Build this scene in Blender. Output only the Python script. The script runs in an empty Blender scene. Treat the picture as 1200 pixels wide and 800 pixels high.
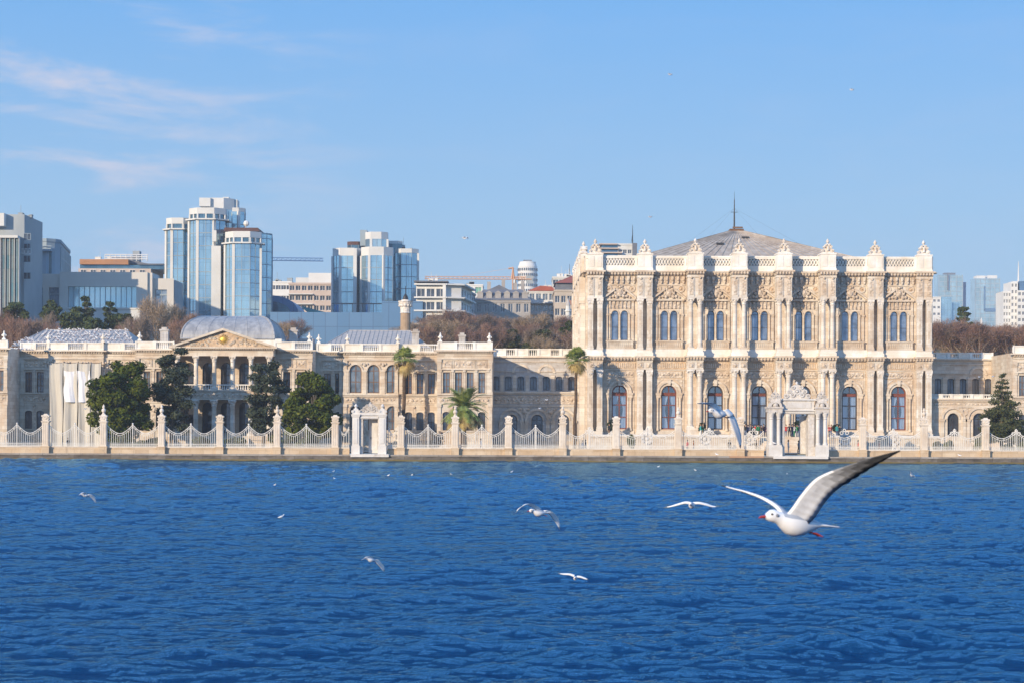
import bpy, math, random
import numpy as np
from mathutils import Vector, Matrix

random.seed(7)
rng = np.random.default_rng(7)
R = math.radians
SC = bpy.context.scene

# ------------------------------------------------------------------ camera, light, sky, exposure
CAM_Z = 4.0
FPX = 70.0 / 36.0 * 1200.0
cam_d = bpy.data.cameras.new('camera')
cam = bpy.data.objects.new('camera', cam_d)
SC.collection.objects.link(cam)
cam.location = (0, 0, CAM_Z)
cam.rotation_euler = (Matrix.Rotation(R(90), 3, 'X') @ Matrix.Rotation(R(0.25), 3, 'Z')).to_euler()
cam_d.lens = 70.0
cam_d.sensor_width = 36.0
cam_d.shift_y = 105.0 / 1200.0
cam_d.clip_start = 0.5
cam_d.clip_end = 12000
cam_d.dof.use_dof = True
cam_d.dof.focus_distance = 240.0
cam_d.dof.aperture_fstop = 9.0
SC.camera = cam

SUN_AZ = 38.7      # the sun stands behind the camera, to its left
SUN_EL = 15.0
world = bpy.data.worlds.new('World')
SC.world = world
world.use_nodes = True
wn, wl = world.node_tree.nodes, world.node_tree.links
wn.clear()
w_out = wn.new('ShaderNodeOutputWorld')
w_bg = wn.new('ShaderNodeBackground')
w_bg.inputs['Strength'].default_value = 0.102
sky = wn.new('ShaderNodeTexSky')
sky.sky_type = 'NISHITA'
sky.sun_disc = False
sky.sun_elevation = R(SUN_EL)
sky.sun_rotation = R(180 + SUN_AZ)
sky.altitude = 0
sky.air_density = 1.3
sky.dust_density = 0.0
sky.ozone_density = 4.0
# thin high cloud: a direction-based noise mixed over the sky
w_tc = wn.new('ShaderNodeTexCoord')
w_map = wn.new('ShaderNodeMapping')
w_map.inputs['Scale'].default_value = (9.0, 6.0, 42.0)
w_map.inputs['Location'].default_value = (2.1, 0.0, 7.4)
w_no = wn.new('ShaderNodeTexNoise')
w_no.inputs['Scale'].default_value = 1.0
w_no.inputs['Detail'].default_value = 8.0
w_no.inputs['Roughness'].default_value = 0.58
w_no.inputs['Distortion'].default_value = 0.4
w_rp = wn.new('ShaderNodeMapRange')
w_rp.interpolation_type = 'SMOOTHSTEP'
w_rp.inputs['From Min'].default_value = 0.46
w_rp.inputs['From Max'].default_value = 0.70
w_sep = wn.new('ShaderNodeSeparateXYZ')
w_az = wn.new('ShaderNodeMapRange')
w_az.inputs['From Min'].default_value = -0.06
w_az.inputs['From Max'].default_value = -0.20
w_az.inputs['To Min'].default_value = 0.05
w_az.inputs['To Max'].default_value = 0.9
w_mul = wn.new('ShaderNodeMath'); w_mul.operation = 'MULTIPLY'
w_mix = wn.new('ShaderNodeMix'); w_mix.data_type = 'RGBA'
w_mix.inputs['B'].default_value = (5.6, 5.5, 6.4, 1)
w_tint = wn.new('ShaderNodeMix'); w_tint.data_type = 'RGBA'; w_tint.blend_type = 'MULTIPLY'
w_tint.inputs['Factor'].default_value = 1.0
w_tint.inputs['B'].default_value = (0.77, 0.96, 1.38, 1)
wl.new(w_tc.outputs['Generated'], w_map.inputs['Vector'])
wl.new(w_map.outputs[0], w_no.inputs['Vector'])
wl.new(w_no.outputs['Fac'], w_rp.inputs['Value'])
wl.new(w_tc.outputs['Generated'], w_sep.inputs[0])
wl.new(w_sep.outputs['X'], w_az.inputs['Value'])
wl.new(w_rp.outputs[0], w_mul.inputs[0])
wl.new(w_az.outputs[0], w_mul.inputs[1])
wl.new(w_mul.outputs[0], w_mix.inputs['Factor'])
# an added gradient from horizon to zenith keeps the glow round the hidden sun in check
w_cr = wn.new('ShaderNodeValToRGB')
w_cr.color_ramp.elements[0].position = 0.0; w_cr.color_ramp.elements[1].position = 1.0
for p_, c_ in ((0.0, (0.385, 0.535, 0.735)), (0.05, (0.36, 0.56, 0.785)), (0.11, (0.31, 0.555, 0.835)), (0.21, (0.17, 0.46, 0.89)), (0.45, (0.24, 0.58, 1.20)), (1.0, (0.22, 0.54, 1.15))):  # upper stops, out of view, brightened and blued to fill the shadows
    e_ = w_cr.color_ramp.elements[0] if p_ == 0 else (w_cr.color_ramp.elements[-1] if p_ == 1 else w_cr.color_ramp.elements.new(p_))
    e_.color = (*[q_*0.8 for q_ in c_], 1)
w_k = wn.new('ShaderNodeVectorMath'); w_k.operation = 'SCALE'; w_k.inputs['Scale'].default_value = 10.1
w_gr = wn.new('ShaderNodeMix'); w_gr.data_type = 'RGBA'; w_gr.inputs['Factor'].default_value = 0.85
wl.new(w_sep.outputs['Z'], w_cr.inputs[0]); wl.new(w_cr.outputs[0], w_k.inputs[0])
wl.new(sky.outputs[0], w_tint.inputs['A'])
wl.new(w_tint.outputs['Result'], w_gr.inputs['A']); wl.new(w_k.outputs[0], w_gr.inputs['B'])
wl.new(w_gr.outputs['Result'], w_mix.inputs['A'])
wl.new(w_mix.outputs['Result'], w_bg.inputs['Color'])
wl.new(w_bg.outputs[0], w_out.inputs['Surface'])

sun_d = bpy.data.lights.new('sun', 'SUN')
sun_d.energy = 4.5
sun_d.angle = R(0.53)
sun_d.color = (1.0, 0.825, 0.60)
sun = bpy.data.objects.new('sun', sun_d)
SC.collection.objects.link(sun)
_d = Vector((math.sin(R(SUN_AZ)) * math.cos(R(SUN_EL)), math.cos(R(SUN_AZ)) * math.cos(R(SUN_EL)), -math.sin(R(SUN_EL))))
sun.rotation_euler = _d.to_track_quat('-Z', 'Y').to_euler()

vs = SC.view_settings
vs.view_transform = 'Standard'
vs.look = 'None'
vs.exposure = 0.30
vs.gamma = 1.0
vs.use_curve_mapping = False
SC.cycles.max_bounces = 5
SC.cycles.diffuse_bounces = 2
SC.cycles.glossy_bounces = 2
SC.cycles.transmission_bounces = 2
SC.cycles.transparent_max_bounces = 8
SC.cycles.volume_bounces = 0
SC.cycles.caustics_reflective = False
SC.cycles.caustics_refractive = False

# a measure of the photograph (1200 x 800, horizon at row 505) turned into metres at a given distance
def X(px, Y): return (px - 600.0) * Y / FPX
def Z(py, Y): return CAM_Z + (505.0 - py) * Y / FPX

# ------------------------------------------------------------------ materials
MATS = {}
def newmat(name):
    m = bpy.data.materials.new(name)
    m.use_nodes = True
    MATS[name] = m
    nt = m.node_tree
    b = nt.nodes['Principled BSDF']
    return m, nt.nodes, nt.links, b

def c4(c): return (c[0], c[1], c[2], 1.0)

def mixrgb(n, l, fac, a, b, mode='MIX'):
    m = n.new('ShaderNodeMix'); m.data_type = 'RGBA'; m.blend_type = mode
    for sock, val in (('Factor', fac), ('A', a), ('B', b)):
        if hasattr(val, 'node'): l.new(val, m.inputs[sock])
        elif sock == 'Factor': m.inputs[sock].default_value = val
        else: m.inputs[sock].default_value = c4(val)
    return m.outputs['Result']

def noise(n, l, vec, scale, detail=3, rough=0.5, dist=0.0):
    t = n.new('ShaderNodeTexNoise')
    t.inputs['Scale'].default_value = scale
    t.inputs['Detail'].default_value = detail
    t.inputs['Roughness'].default_value = rough
    t.inputs['Distortion'].default_value = dist
    l.new(vec, t.inputs['Vector'])
    return t.outputs['Fac']

def ramp(n, l, v, a, b, lo=0.0, hi=1.0):
    t = n.new('ShaderNodeMapRange')
    t.inputs['From Min'].default_value = a; t.inputs['From Max'].default_value = b
    t.inputs['To Min'].default_value = lo; t.inputs['To Max'].default_value = hi
    l.new(v, t.inputs['Value'])
    return t.outputs[0]

def mapping(n, l, vec, sc=(1, 1, 1), loc=(0, 0, 0)):
    t = n.new('ShaderNodeMapping')
    t.inputs['Scale'].default_value = sc; t.inputs['Location'].default_value = loc
    l.new(vec, t.inputs['Vector'])
    return t.outputs[0]

def wpos(n):
    return n.new('ShaderNodeNewGeometry').outputs['Position']

def wall_uv(n, l, pos):
    s = n.new('ShaderNodeSeparateXYZ'); l.new(pos, s.inputs[0])
    a = n.new('ShaderNodeMath'); a.operation = 'ADD'
    l.new(s.outputs['X'], a.inputs[0]); l.new(s.outputs['Y'], a.inputs[1])
    c = n.new('ShaderNodeCombineXYZ')
    l.new(a.outputs[0], c.inputs['X']); l.new(s.outputs['Z'], c.inputs['Y'])
    return c.outputs[0]

def stone(name, base, tan, stain=(0.22, 0.15, 0.10), tan_at=(0.42, 0.62), stain_amt=0.5, block=(1.3, 0.45), carve=0.0, rough=0.85):
    m, n, l, b = newmat(name)
    pos = wpos(n)
    n1 = noise(n, l, pos, 0.35, 5, 0.6)
    col = mixrgb(n, l, ramp(n, l, n1, tan_at[0], tan_at[1]), base, tan)
    st = noise(n, l, mapping(n, l, pos, (1.6, 1.6, 0.28)), 1.0, 6, 0.65)
    col = mixrgb(n, l, ramp(n, l, st, 0.56, 0.78, 0, stain_amt), col, stain)
    blot = noise(n, l, mapping(n, l, pos, (1, 1, 1), (40, 3, 9)), 1.4, 4, 0.6)
    col = mixrgb(n, l, ramp(n, l, blot, 0.55, 0.75, 0, stain_amt * 0.6), col, stain)
    h = None
    if block:
        br = n.new('ShaderNodeTexBrick')
        br.inputs['Scale'].default_value = 1.0
        br.inputs['Brick Width'].default_value = block[0]
        br.inputs['Row Height'].default_value = block[1]
        br.inputs['Mortar Size'].default_value = 0.018
        br.inputs['Mortar Smooth'].default_value = 0.4
        br.inputs['Color1'].default_value = (1, 1, 1, 1)
        br.inputs['Color2'].default_value = (0.76, 0.71, 0.66, 1)
        br.inputs['Mortar'].default_value = (0.62, 0.56, 0.5, 1)
        l.new(wall_uv(n, l, pos), br.inputs['Vector'])
        col = mixrgb(n, l, 0.8, col, br.outputs['Color'], 'MULTIPLY')
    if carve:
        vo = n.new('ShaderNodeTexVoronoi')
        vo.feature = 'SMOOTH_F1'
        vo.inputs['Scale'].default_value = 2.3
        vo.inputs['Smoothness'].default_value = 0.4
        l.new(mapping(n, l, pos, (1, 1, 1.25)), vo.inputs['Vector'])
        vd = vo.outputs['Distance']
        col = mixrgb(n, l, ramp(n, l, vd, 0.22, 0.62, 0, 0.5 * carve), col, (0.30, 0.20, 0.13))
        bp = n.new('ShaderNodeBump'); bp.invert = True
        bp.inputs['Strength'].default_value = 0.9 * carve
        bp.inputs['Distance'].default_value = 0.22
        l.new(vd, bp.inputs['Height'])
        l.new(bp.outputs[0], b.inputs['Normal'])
    else:
        bp = n.new('ShaderNodeBump')
        bp.inputs['Strength'].default_value = 0.35
        bp.inputs['Distance'].default_value = 0.06
        l.new(noise(n, l, pos, 3.0, 6, 0.65), bp.inputs['Height'])
        l.new(bp.outputs[0], b.inputs['Normal'])
    l.new(col, b.inputs['Base Color'])
    b.inputs['Roughness'].default_value = rough
    b.inputs['Specular IOR Level'].default_value = 0.25
    return m

def plain(name, col, col2=None, scale=1.5, rough=0.7, metal=0.0, bump=0.0, spec=0.3, stretch=(1, 1, 1), at=(0.4, 0.65)):
    m, n, l, b = newmat(name)
    pos = mapping(n, l, wpos(n), stretch)
    nf = noise(n, l, pos, scale, 5, 0.6)
    if col2 is None: col2 = tuple(c * 0.8 for c in col)
    l.new(mixrgb(n, l, ramp(n, l, nf, at[0], at[1]), col, col2), b.inputs['Base Color'])
    b.inputs['Roughness'].default_value = rough
    b.inputs['Metallic'].default_value = metal
    b.inputs['Specular IOR Level'].default_value = spec
    if bump:
        bp = n.new('ShaderNodeBump'); bp.inputs['Strength'].default_value = bump; bp.inputs['Distance'].default_value = 0.1
        l.new(nf, bp.inputs['Height']); l.new(bp.outputs[0], b.inputs['Normal'])
    return m

def glass_wall(name, c1, c2, cell=(1.9, 3.5), rough=0.12, metal=0.55, offset=0.0, lines=0.55):
    """coated curtain-wall glass, pane by pane slightly different"""
    m, n, l, b = newmat(name)
    pos = wpos(n)
    br = n.new('ShaderNodeTexBrick')
    br.offset = offset
    br.inputs['Scale'].default_value = 1.0
    br.inputs['Brick Width'].default_value = cell[0]
    br.inputs['Row Height'].default_value = cell[1]
    br.inputs['Mortar Size'].default_value = 0.05
    br.inputs['Color1'].default_value = c4(c1)
    br.inputs['Color2'].default_value = c4(c2)
    br.inputs['Mortar'].default_value = c4(tuple(c * lines for c in c1))
    uv = wall_uv(n, l, pos)
    l.new(uv, br.inputs['Vector'])
    nf = noise(n, l, mapping(n, l, pos, (0.12, 0.12, 0.05)), 1.0, 4, 0.6)
    col = mixrgb(n, l, ramp(n, l, nf, 0.4, 0.65, 0, 0.55), br.outputs['Color'], tuple(min(1, c * 1.5 + 0.05) for c in c2))
    l.new(col, b.inputs['Base Color'])
    b.inputs['Metallic'].default_value = metal
    b.inputs['Roughness'].default_value = rough
    bp = n.new('ShaderNodeBump'); bp.inputs['Strength'].default_value = 0.25; bp.inputs['Distance'].default_value = 0.3
    l.new(noise(n, l, pos, 0.25, 2), bp.inputs['Height']); l.new(bp.outputs[0], b.inputs['Normal'])
    return m

def leafmat(name, c1, c2, c3, scale=0.9, rough=0.6, trans=0.15):
    m, n, l, b = newmat(name)
    pos = wpos(n)
    col = mixrgb(n, l, ramp(n, l, noise(n, l, pos, scale, 3), 0.38, 0.62), c1, c2)
    col = mixrgb(n, l, ramp(n, l, noise(n, l, mapping(n, l, pos, (1, 1, 1), (9, 4, 7)), scale * 4, 2), 0.5, 0.75), col, c3)
    l.new(col, b.inputs['Base Color'])
    b.inputs['Roughness'].default_value = rough
    b.inputs['Specular IOR Level'].default_value = 0.12
    return m

stone('stone_white', (0.86, 0.83, 0.77), (0.76, 0.68, 0.57), stain_amt=0.22, block=None)
stone('stone_cream', (0.75, 0.67, 0.56), (0.67, 0.54, 0.41), stain_amt=0.42, block=(1.3, 0.5))
stone('stone_tan', (0.67, 0.53, 0.39), (0.72, 0.61, 0.49), stain_amt=0.38, block=(1.3, 0.5))
stone('stone_pier', (0.80, 0.75, 0.67), (0.72, 0.61, 0.49), stain_amt=0.48, block=(9, 0.62), tan_at=(0.45, 0.6))
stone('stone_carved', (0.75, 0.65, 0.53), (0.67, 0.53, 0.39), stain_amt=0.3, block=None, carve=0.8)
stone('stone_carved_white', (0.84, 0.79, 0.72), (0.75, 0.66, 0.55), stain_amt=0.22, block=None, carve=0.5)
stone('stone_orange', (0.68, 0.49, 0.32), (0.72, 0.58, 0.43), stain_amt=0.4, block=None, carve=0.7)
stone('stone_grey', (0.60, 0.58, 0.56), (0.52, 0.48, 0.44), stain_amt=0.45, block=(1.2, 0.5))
stone('marble', (0.72, 0.70, 0.67), (0.63, 0.59, 0.54), stain_amt=0.30, block=None, rough=0.6)
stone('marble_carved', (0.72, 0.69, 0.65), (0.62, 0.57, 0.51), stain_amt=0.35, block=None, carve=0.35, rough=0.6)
stone('fence_stone', (0.76, 0.69, 0.60), (0.66, 0.56, 0.45), stain_amt=0.4, block=None)
stone('wall_sand', (0.60, 0.46, 0.31), (0.66, 0.54, 0.40), stain_amt=0.5, block=(1.8, 0.7))
stone('quay_top', (0.40, 0.38, 0.35), (0.30, 0.27, 0.24), stain=(0.12, 0.10, 0.08), stain_amt=0.7, block=(2.4, 3.0))
plain('carved_shadow', (0.20, 0.15, 0.11), rough=0.9)
plain('lattice_hole_shade', (0.42, 0.39, 0.35), rough=0.9)
plain('lead_roof', (0.40, 0.38, 0.37), (0.50, 0.46, 0.42), 0.6, rough=0.9, metal=0.0, spec=0.08, bump=0.3, stretch=(3, 3, 0.4))
plain('hall_roof', (0.50, 0.43, 0.36), (0.36, 0.29, 0.23), 0.5, rough=0.9, spec=0.08, bump=0.3, stretch=(2, 2, 0.5))
plain('zinc', (0.44, 0.43, 0.42), (0.28, 0.28, 0.29), 0.5, rough=0.5, metal=0.15, spec=0.3, stretch=(3, 3, 0.25))
plain('dark_metal', (0.05, 0.05, 0.055), rough=0.5, metal=0.4)
plain('white_iron', (0.80, 0.78, 0.73), (0.70, 0.66, 0.60), 2.0, rough=0.5)
plain('wood_brown', (0.20, 0.11, 0.06), (0.13, 0.07, 0.04), 2.0, rough=0.6)
plain('wood_red', (0.22, 0.065, 0.04), (0.14, 0.045, 0.03), 2.0, rough=0.5)
plain('wood_dark', (0.05, 0.04, 0.045), rough=0.5)
plain('gold', (0.85, 0.52, 0.10), (0.70, 0.38, 0.06), 3, rough=0.35, metal=0.6)
plain('sheet_beige', (0.60, 0.56, 0.48), (0.52, 0.48, 0.42), 0.8, rough=0.8, bump=0.6, stretch=(2.5, 2.5, 0.3))
plain('sheet_white', (0.82, 0.82, 0.84), (0.74, 0.74, 0.78), 0.8, rough=0.7, bump=0.6, stretch=(2.5, 2.5, 0.3))
plain('bark', (0.13, 0.10, 0.075), (0.22, 0.18, 0.14), 4, rough=0.9, bump=0.8, stretch=(1, 1, 0.3))
plain('palm_bark', (0.13, 0.085, 0.055), (0.08, 0.055, 0.035), 3, rough=0.9, bump=0.8)
plain('bark_pale', (0.42, 0.34, 0.26), (0.26, 0.20, 0.16), 3, rough=0.9)
plain('soil', (0.10, 0.10, 0.05), (0.16, 0.13, 0.08), 0.2, rough=0.95)
plain('paving', (0.24, 0.24, 0.23), (0.18, 0.19, 0.18), 0.6, rough=0.9)
leafmat('leaf_magnolia', (0.026, 0.044, 0.006), (0.085, 0.110, 0.010), (0.17, 0.17, 0.025), 0.7, rough=0.85)
leafmat('leaf_cedar', (0.045, 0.065, 0.045), (0.07, 0.085, 0.055), (0.09, 0.10, 0.06), 0.7)
leafmat('leaf_fir', (0.045, 0.06, 0.025), (0.09, 0.10, 0.04), (0.13, 0.12, 0.05), 0.8)
leafmat('leaf_palm', (0.14, 0.21, 0.05), (0.28, 0.34, 0.09), (0.44, 0.42, 0.15), 2.0)
leafmat('leaf_palm_dry', (0.50, 0.38, 0.14), (0.36, 0.24, 0.10), (0.58, 0.46, 0.20), 2.0)
leafmat('leaf_pine', (0.04, 0.065, 0.025), (0.075, 0.095, 0.035), (0.10, 0.11, 0.045), 0.3)
leafmat('leaf_dark', (0.012, 0.022, 0.015), (0.025, 0.04, 0.02), (0.05, 0.06, 0.03), 1.2)
leafmat('leaf_bush', (0.05, 0.07, 0.02), (0.09, 0.11, 0.03), (0.13, 0.13, 0.05), 1.2)
leafmat('twig_red', (0.20, 0.12, 0.10), (0.29, 0.17, 0.12), (0.24, 0.18, 0.14), 0.12, rough=0.95)
leafmat('twig_brown', (0.17, 0.13, 0.11), (0.25, 0.19, 0.15), (0.30, 0.24, 0.18), 0.12, rough=0.95)
leafmat('twig_pale', (0.30, 0.22, 0.15), (0.38, 0.28, 0.19), (0.24, 0.18, 0.13), 0.12, rough=0.95)

def window_glass(name, base, mix=0.45, rough=0.08):
    m, n, l, b = newmat(name)
    pos = wpos(n)
    nf = noise(n, l, pos, 0.9, 3, 0.5)
    l.new(mixrgb(n, l, ramp(n, l, nf, 0.35, 0.65), base, tuple(c * 0.55 for c in base)), b.inputs['Base Color'])
    b.inputs['Metallic'].default_value = mix
    b.inputs['Roughness'].default_value = rough
    b.inputs['Specular IOR Level'].default_value = 0.8
    bp = n.new('ShaderNodeBump'); bp.inputs['Strength'].default_value = 0.15; bp.inputs['Distance'].default_value = 0.1
    l.new(noise(n, l, pos, 0.6, 1), bp.inputs['Height']); l.new(bp.outputs[0], b.inputs['Normal'])
    return m
window_glass('pane_dark', (0.14, 0.16, 0.20), 0.5)
window_glass('pane_blue', (0.32, 0.40, 0.54), 0.6)
window_glass('pane_teal', (0.30, 0.34, 0.38), 0.5)
window_glass('pane_light', (0.45, 0.52, 0.60), 0.6)
def clear_glass():
    m, n, l, b = newmat('pane_clear')
    n.remove(b)
    out = n['Material Output']
    tr = n.new('ShaderNodeBsdfTransparent'); tr.inputs[0].default_value = (0.72, 0.82, 0.95, 1)
    gl = n.new('ShaderNodeBsdfGlossy'); gl.inputs['Roughness'].default_value = 0.05; gl.inputs['Color'].default_value = (0.8, 0.9, 1, 1)
    mx = n.new('ShaderNodeMixShader'); mx.inputs[0].default_value = 0.30
    l.new(tr.outputs[0], mx.inputs[1]); l.new(gl.outputs[0], mx.inputs[2]); l.new(mx.outputs[0], out.inputs['Surface'])
clear_glass()
plain('curtain', (0.66, 0.68, 0.72), (0.50, 0.52, 0.58), 1.6, rough=0.9, bump=0.5, stretch=(5, 5, 0.3))
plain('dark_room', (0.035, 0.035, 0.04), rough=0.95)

# ------------------------------------------------------------------ mesh helpers
WL = {}     # world position of every parent, so part meshes can be written in world metres
class MB:
    def __init__(s): s.v = []; s.f = []; s.m = []; s.cur = 0
    def add(s, vs, fs):
        o = len(s.v); s.v.extend([tuple(p) for p in vs])
        for q in fs: s.f.append(tuple(i + o for i in q)); s.m.append(s.cur)
    def box(s, x0, x1, y0, y1, z0, z1):
        s.add([(x0,y0,z0),(x1,y0,z0),(x1,y1,z0),(x0,y1,z0),(x0,y0,z1),(x1,y0,z1),(x1,y1,z1),(x0,y1,z1)],
              [(3,2,1,0),(4,5,6,7),(0,1,5,4),(1,2,6,5),(2,3,7,6),(3,0,4,7)])
    def taper(s, cx, cy, z0, z1, w0, d0, w1, d1):
        v = []
        for z, w, d in ((z0, w0, d0), (z1, w1, d1)):
            v += [(cx-w/2,cy-d/2,z),(cx+w/2,cy-d/2,z),(cx+w/2,cy+d/2,z),(cx-w/2,cy+d/2,z)]
        s.add(v, [(3,2,1,0),(4,5,6,7),(0,1,5,4),(1,2,6,5),(2,3,7,6),(3,0,4,7)])
    def fbox(s, fr, a0, a1, z0, z1, d0, d1):
        v = [fr.p(a0,z0,d1),fr.p(a1,z0,d1),fr.p(a1,z0,d0),fr.p(a0,z0,d0),fr.p(a0,z1,d1),fr.p(a1,z1,d1),fr.p(a1,z1,d0),fr.p(a0,z1,d0)]
        s.add(v, [(3,2,1,0),(4,5,6,7),(0,1,5,4),(1,2,6,5),(2,3,7,6),(3,0,4,7)])
    def quad(s, *p): s.add(p, [tuple(range(len(p)))])
    def prism_xz(s, pts, y0, y1):
        n = len(pts)
        s.add([(x, y0, z) for x, z in pts] + [(x, y1, z) for x, z in pts],
              [tuple(range(n)), tuple(range(2*n-1, n-1, -1))] + [(i+n, (i+1) % n + n, (i+1) % n, i) for i in range(n)])
    def prism_xy(s, pts, z0, z1):
        n = len(pts)
        s.add([(x, y, z0) for x, y in pts] + [(x, y, z1) for x, y in pts],
              [tuple(range(n-1, -1, -1)), tuple(range(n, 2*n))] + [(i, (i+1) % n, (i+1) % n + n, i+n) for i in range(n)])
    def tube(s, a, b, r0, r1=None, n=6, cap=True):
        a = Vector(a); b = Vector(b); r1 = r0 if r1 is None else r1
        d = (b - a)
        if d.length < 1e-6: return
        d.normalize()
        u = d.cross(Vector((0, 0, 1)) if abs(d.z) < 0.9 else Vector((1, 0, 0))).normalized(); w = d.cross(u)
        v = []
        for c, r in ((a, r0), (b, r1)):
            for i in range(n):
                t = 2*math.pi*i/n; v.append(c + (u*math.cos(t) + w*math.sin(t))*r)
        fs = [(i, (i+1) % n, (i+1) % n + n, i+n) for i in range(n)]
        if cap: fs += [tuple(range(n-1, -1, -1)), tuple(range(n, 2*n))]
        s.add(v, fs)
    def path(s, pts, r, n=5):
        for i in range(len(pts)-1):
            ra = r[i] if isinstance(r, (list, tuple)) else r; rb = r[i+1] if isinstance(r, (list, tuple)) else r
            s.tube(pts[i], pts[i+1], ra, rb, n)
    def lathe(s, cx, cy, prof, n=12, sx=1.0, sy=1.0):
        v = []; k = len(prof)
        for r, z in prof:
            for i in range(n):
                t = 2*math.pi*i/n; v.append((cx + r*sx*math.cos(t), cy + r*sy*math.sin(t), z))
        fs = []
        for j in range(k-1):
            for i in range(n):
                fs.append((j*n+i, j*n+(i+1) % n, (j+1)*n+(i+1) % n, (j+1)*n+i))
        fs.append(tuple(range(n-1, -1, -1))); fs.append(tuple(range((k-1)*n, k*n)))
        s.add(v, fs)
    def ball(s, c, r, n=8, m=6, sx=1, sy=1, sz=1):
        prof = [(max(1e-3, r*math.sin(math.pi*j/m)), c[2] - r*sz*math.cos(math.pi*j/m)) for j in range(m+1)]
        s.lathe(c[0], c[1], prof, n, sx, sy)
    def ring_xz(s, cx, cz, r0, r1, y0, y1, a0=0, a1=math.pi, n=12):
        """band between two radii in the facade plane, y0 front"""
        v = []
        for i in range(n+1):
            t = a0 + (a1-a0)*i/n; c, q = math.cos(t), math.sin(t)
            v += [(cx+r0*c, y0, cz+r0*q), (cx+r1*c, y0, cz+r1*q), (cx+r1*c, y1, cz+r1*q), (cx+r0*c, y1, cz+r0*q)]
        fs = []
        for i in range(n):
            o = 4*i
            for j in range(4):
                fs.append((o+j, o+(j+1) % 4, o+4+(j+1) % 4, o+4+j))
        s.add(v, fs)
    def mesh(s, name, mats, smooth=False, off=(0, 0, 0)):
        me = bpy.data.meshes.new(name)
        me.from_pydata([(p[0]-off[0], p[1]-off[1], p[2]-off[2]) for p in s.v], [], s.f)
        if isinstance(mats, str): mats = [mats]
        for m in mats: me.materials.append(MATS[m])
        if len(mats) > 1: me.polygons.foreach_set('material_index', s.m)
        if smooth: me.polygons.foreach_set('use_smooth', [True]*len(s.f))
        me.update()
        return me
    def build(s, name, mats, parent=None, smooth=False):
        off = WL[parent.name] if parent is not None else (0, 0, 0)
        o = bpy.data.objects.new(name, s.mesh(name, mats, smooth, off))
        SC.collection.objects.link(o)
        if parent is not None: o.parent = parent; WL[o.name] = Vector(off)
        else: WL[o.name] = Vector((0, 0, 0))
        return o

class Fr:
    """a vertical plane: origin, direction along it; outward is to the right of that direction (facing the camera for +x)"""
    def __init__(s, ox, oy, ux=1.0, uy=0.0):
        k = math.hypot(ux, uy); s.o = (ox, oy); s.u = (ux/k, uy/k); s.n = (s.u[1], -s.u[0]); s.rot = math.atan2(uy, ux)
    def p(s, a, z, d=0.0):
        return (s.o[0] + s.u[0]*a + s.n[0]*d, s.o[1] + s.u[1]*a + s.n[1]*d, z)
def FrPts(p0, p1):
    f = Fr(p0[0], p0[1], p1[0]-p0[0], p1[1]-p0[1]); f.len = math.hypot(p1[0]-p0[0], p1[1]-p0[1]); return f

def wall(mb, fr, a0, a1, z0, z1, ops, depth=0.35, n=8):
    """wall sheet with real openings (centre, width, bottom, top, arch) and their reveals"""
    cur = a0
    P = fr.p
    for cx, w, zb, zt, arch in sorted(ops):
        l, r = cx - w/2, cx + w/2
        mb.quad(P(cur, z0), P(l, z0), P(l, z1), P(cur, z1))
        if zb > z0 + 1e-4: mb.quad(P(l, z0), P(r, z0), P(r, zb), P(l, zb))
        mb.quad(P(l, zb, 0), P(r, zb, 0), P(r, zb, -depth), P(l, zb, -depth))
        if arch:
            rise = w/2*arch; zs = zt - rise
            pts = [(cx - w/2*math.cos(math.pi*i/n), zs + rise*math.sin(math.pi*i/n)) for i in range(n+1)]
        else:
            zs = zt; pts = [(l, zt), (r, zt)]
        for (xa, za), (xb, zc) in zip(pts, pts[1:]):
            mb.quad(P(xa, za), P(xb, zc), P(xb, z1), P(xa, z1))
            mb.quad(P(xa, za, 0), P(xa, za, -depth), P(xb, zc, -depth), P(xb, zc, 0))
        mb.quad(P(l, zb, 0), P(l, zb, -depth), P(l, zs, -depth), P(l, zs, 0))
        mb.quad(P(r, zb, 0), P(r, zs, 0), P(r, zs, -depth), P(r, zb, -depth))
        cur = r
    mb.quad(P(cur, z0), P(a1, z0), P(a1, z1), P(cur, z1))

def thing(name, label, cat, loc=(0, 0, 0), group=None):
    o = bpy.data.objects.new(name, None)
    SC.collection.objects.link(o)
    o.location = loc; o.empty_display_size = 0.3
    WL[o.name] = Vector(loc)
    return tag(o, label, cat, group)
def tag(o, label=None, cat=None, group=None, kind=None):
    if label: o['label'] = label
    if cat: o['category'] = cat
    if group: o['group'] = group
    if kind: o['kind'] = kind
    return o
def inst(name, me, parent, world_loc, rz=0.0, scale=None):
    """a part that shares mesh data"""
    o = bpy.data.objects.new(name, me)
    SC.collection.objects.link(o)
    wl_ = Vector(world_loc)
    if parent is not None:
        o.parent = parent; o.location = wl_ - WL[parent.name]
    else: o.location = wl_
    o.rotation_euler = (0, 0, rz)
    if scale is not None: o.scale = scale
    WL[o.name] = wl_
    return o

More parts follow.
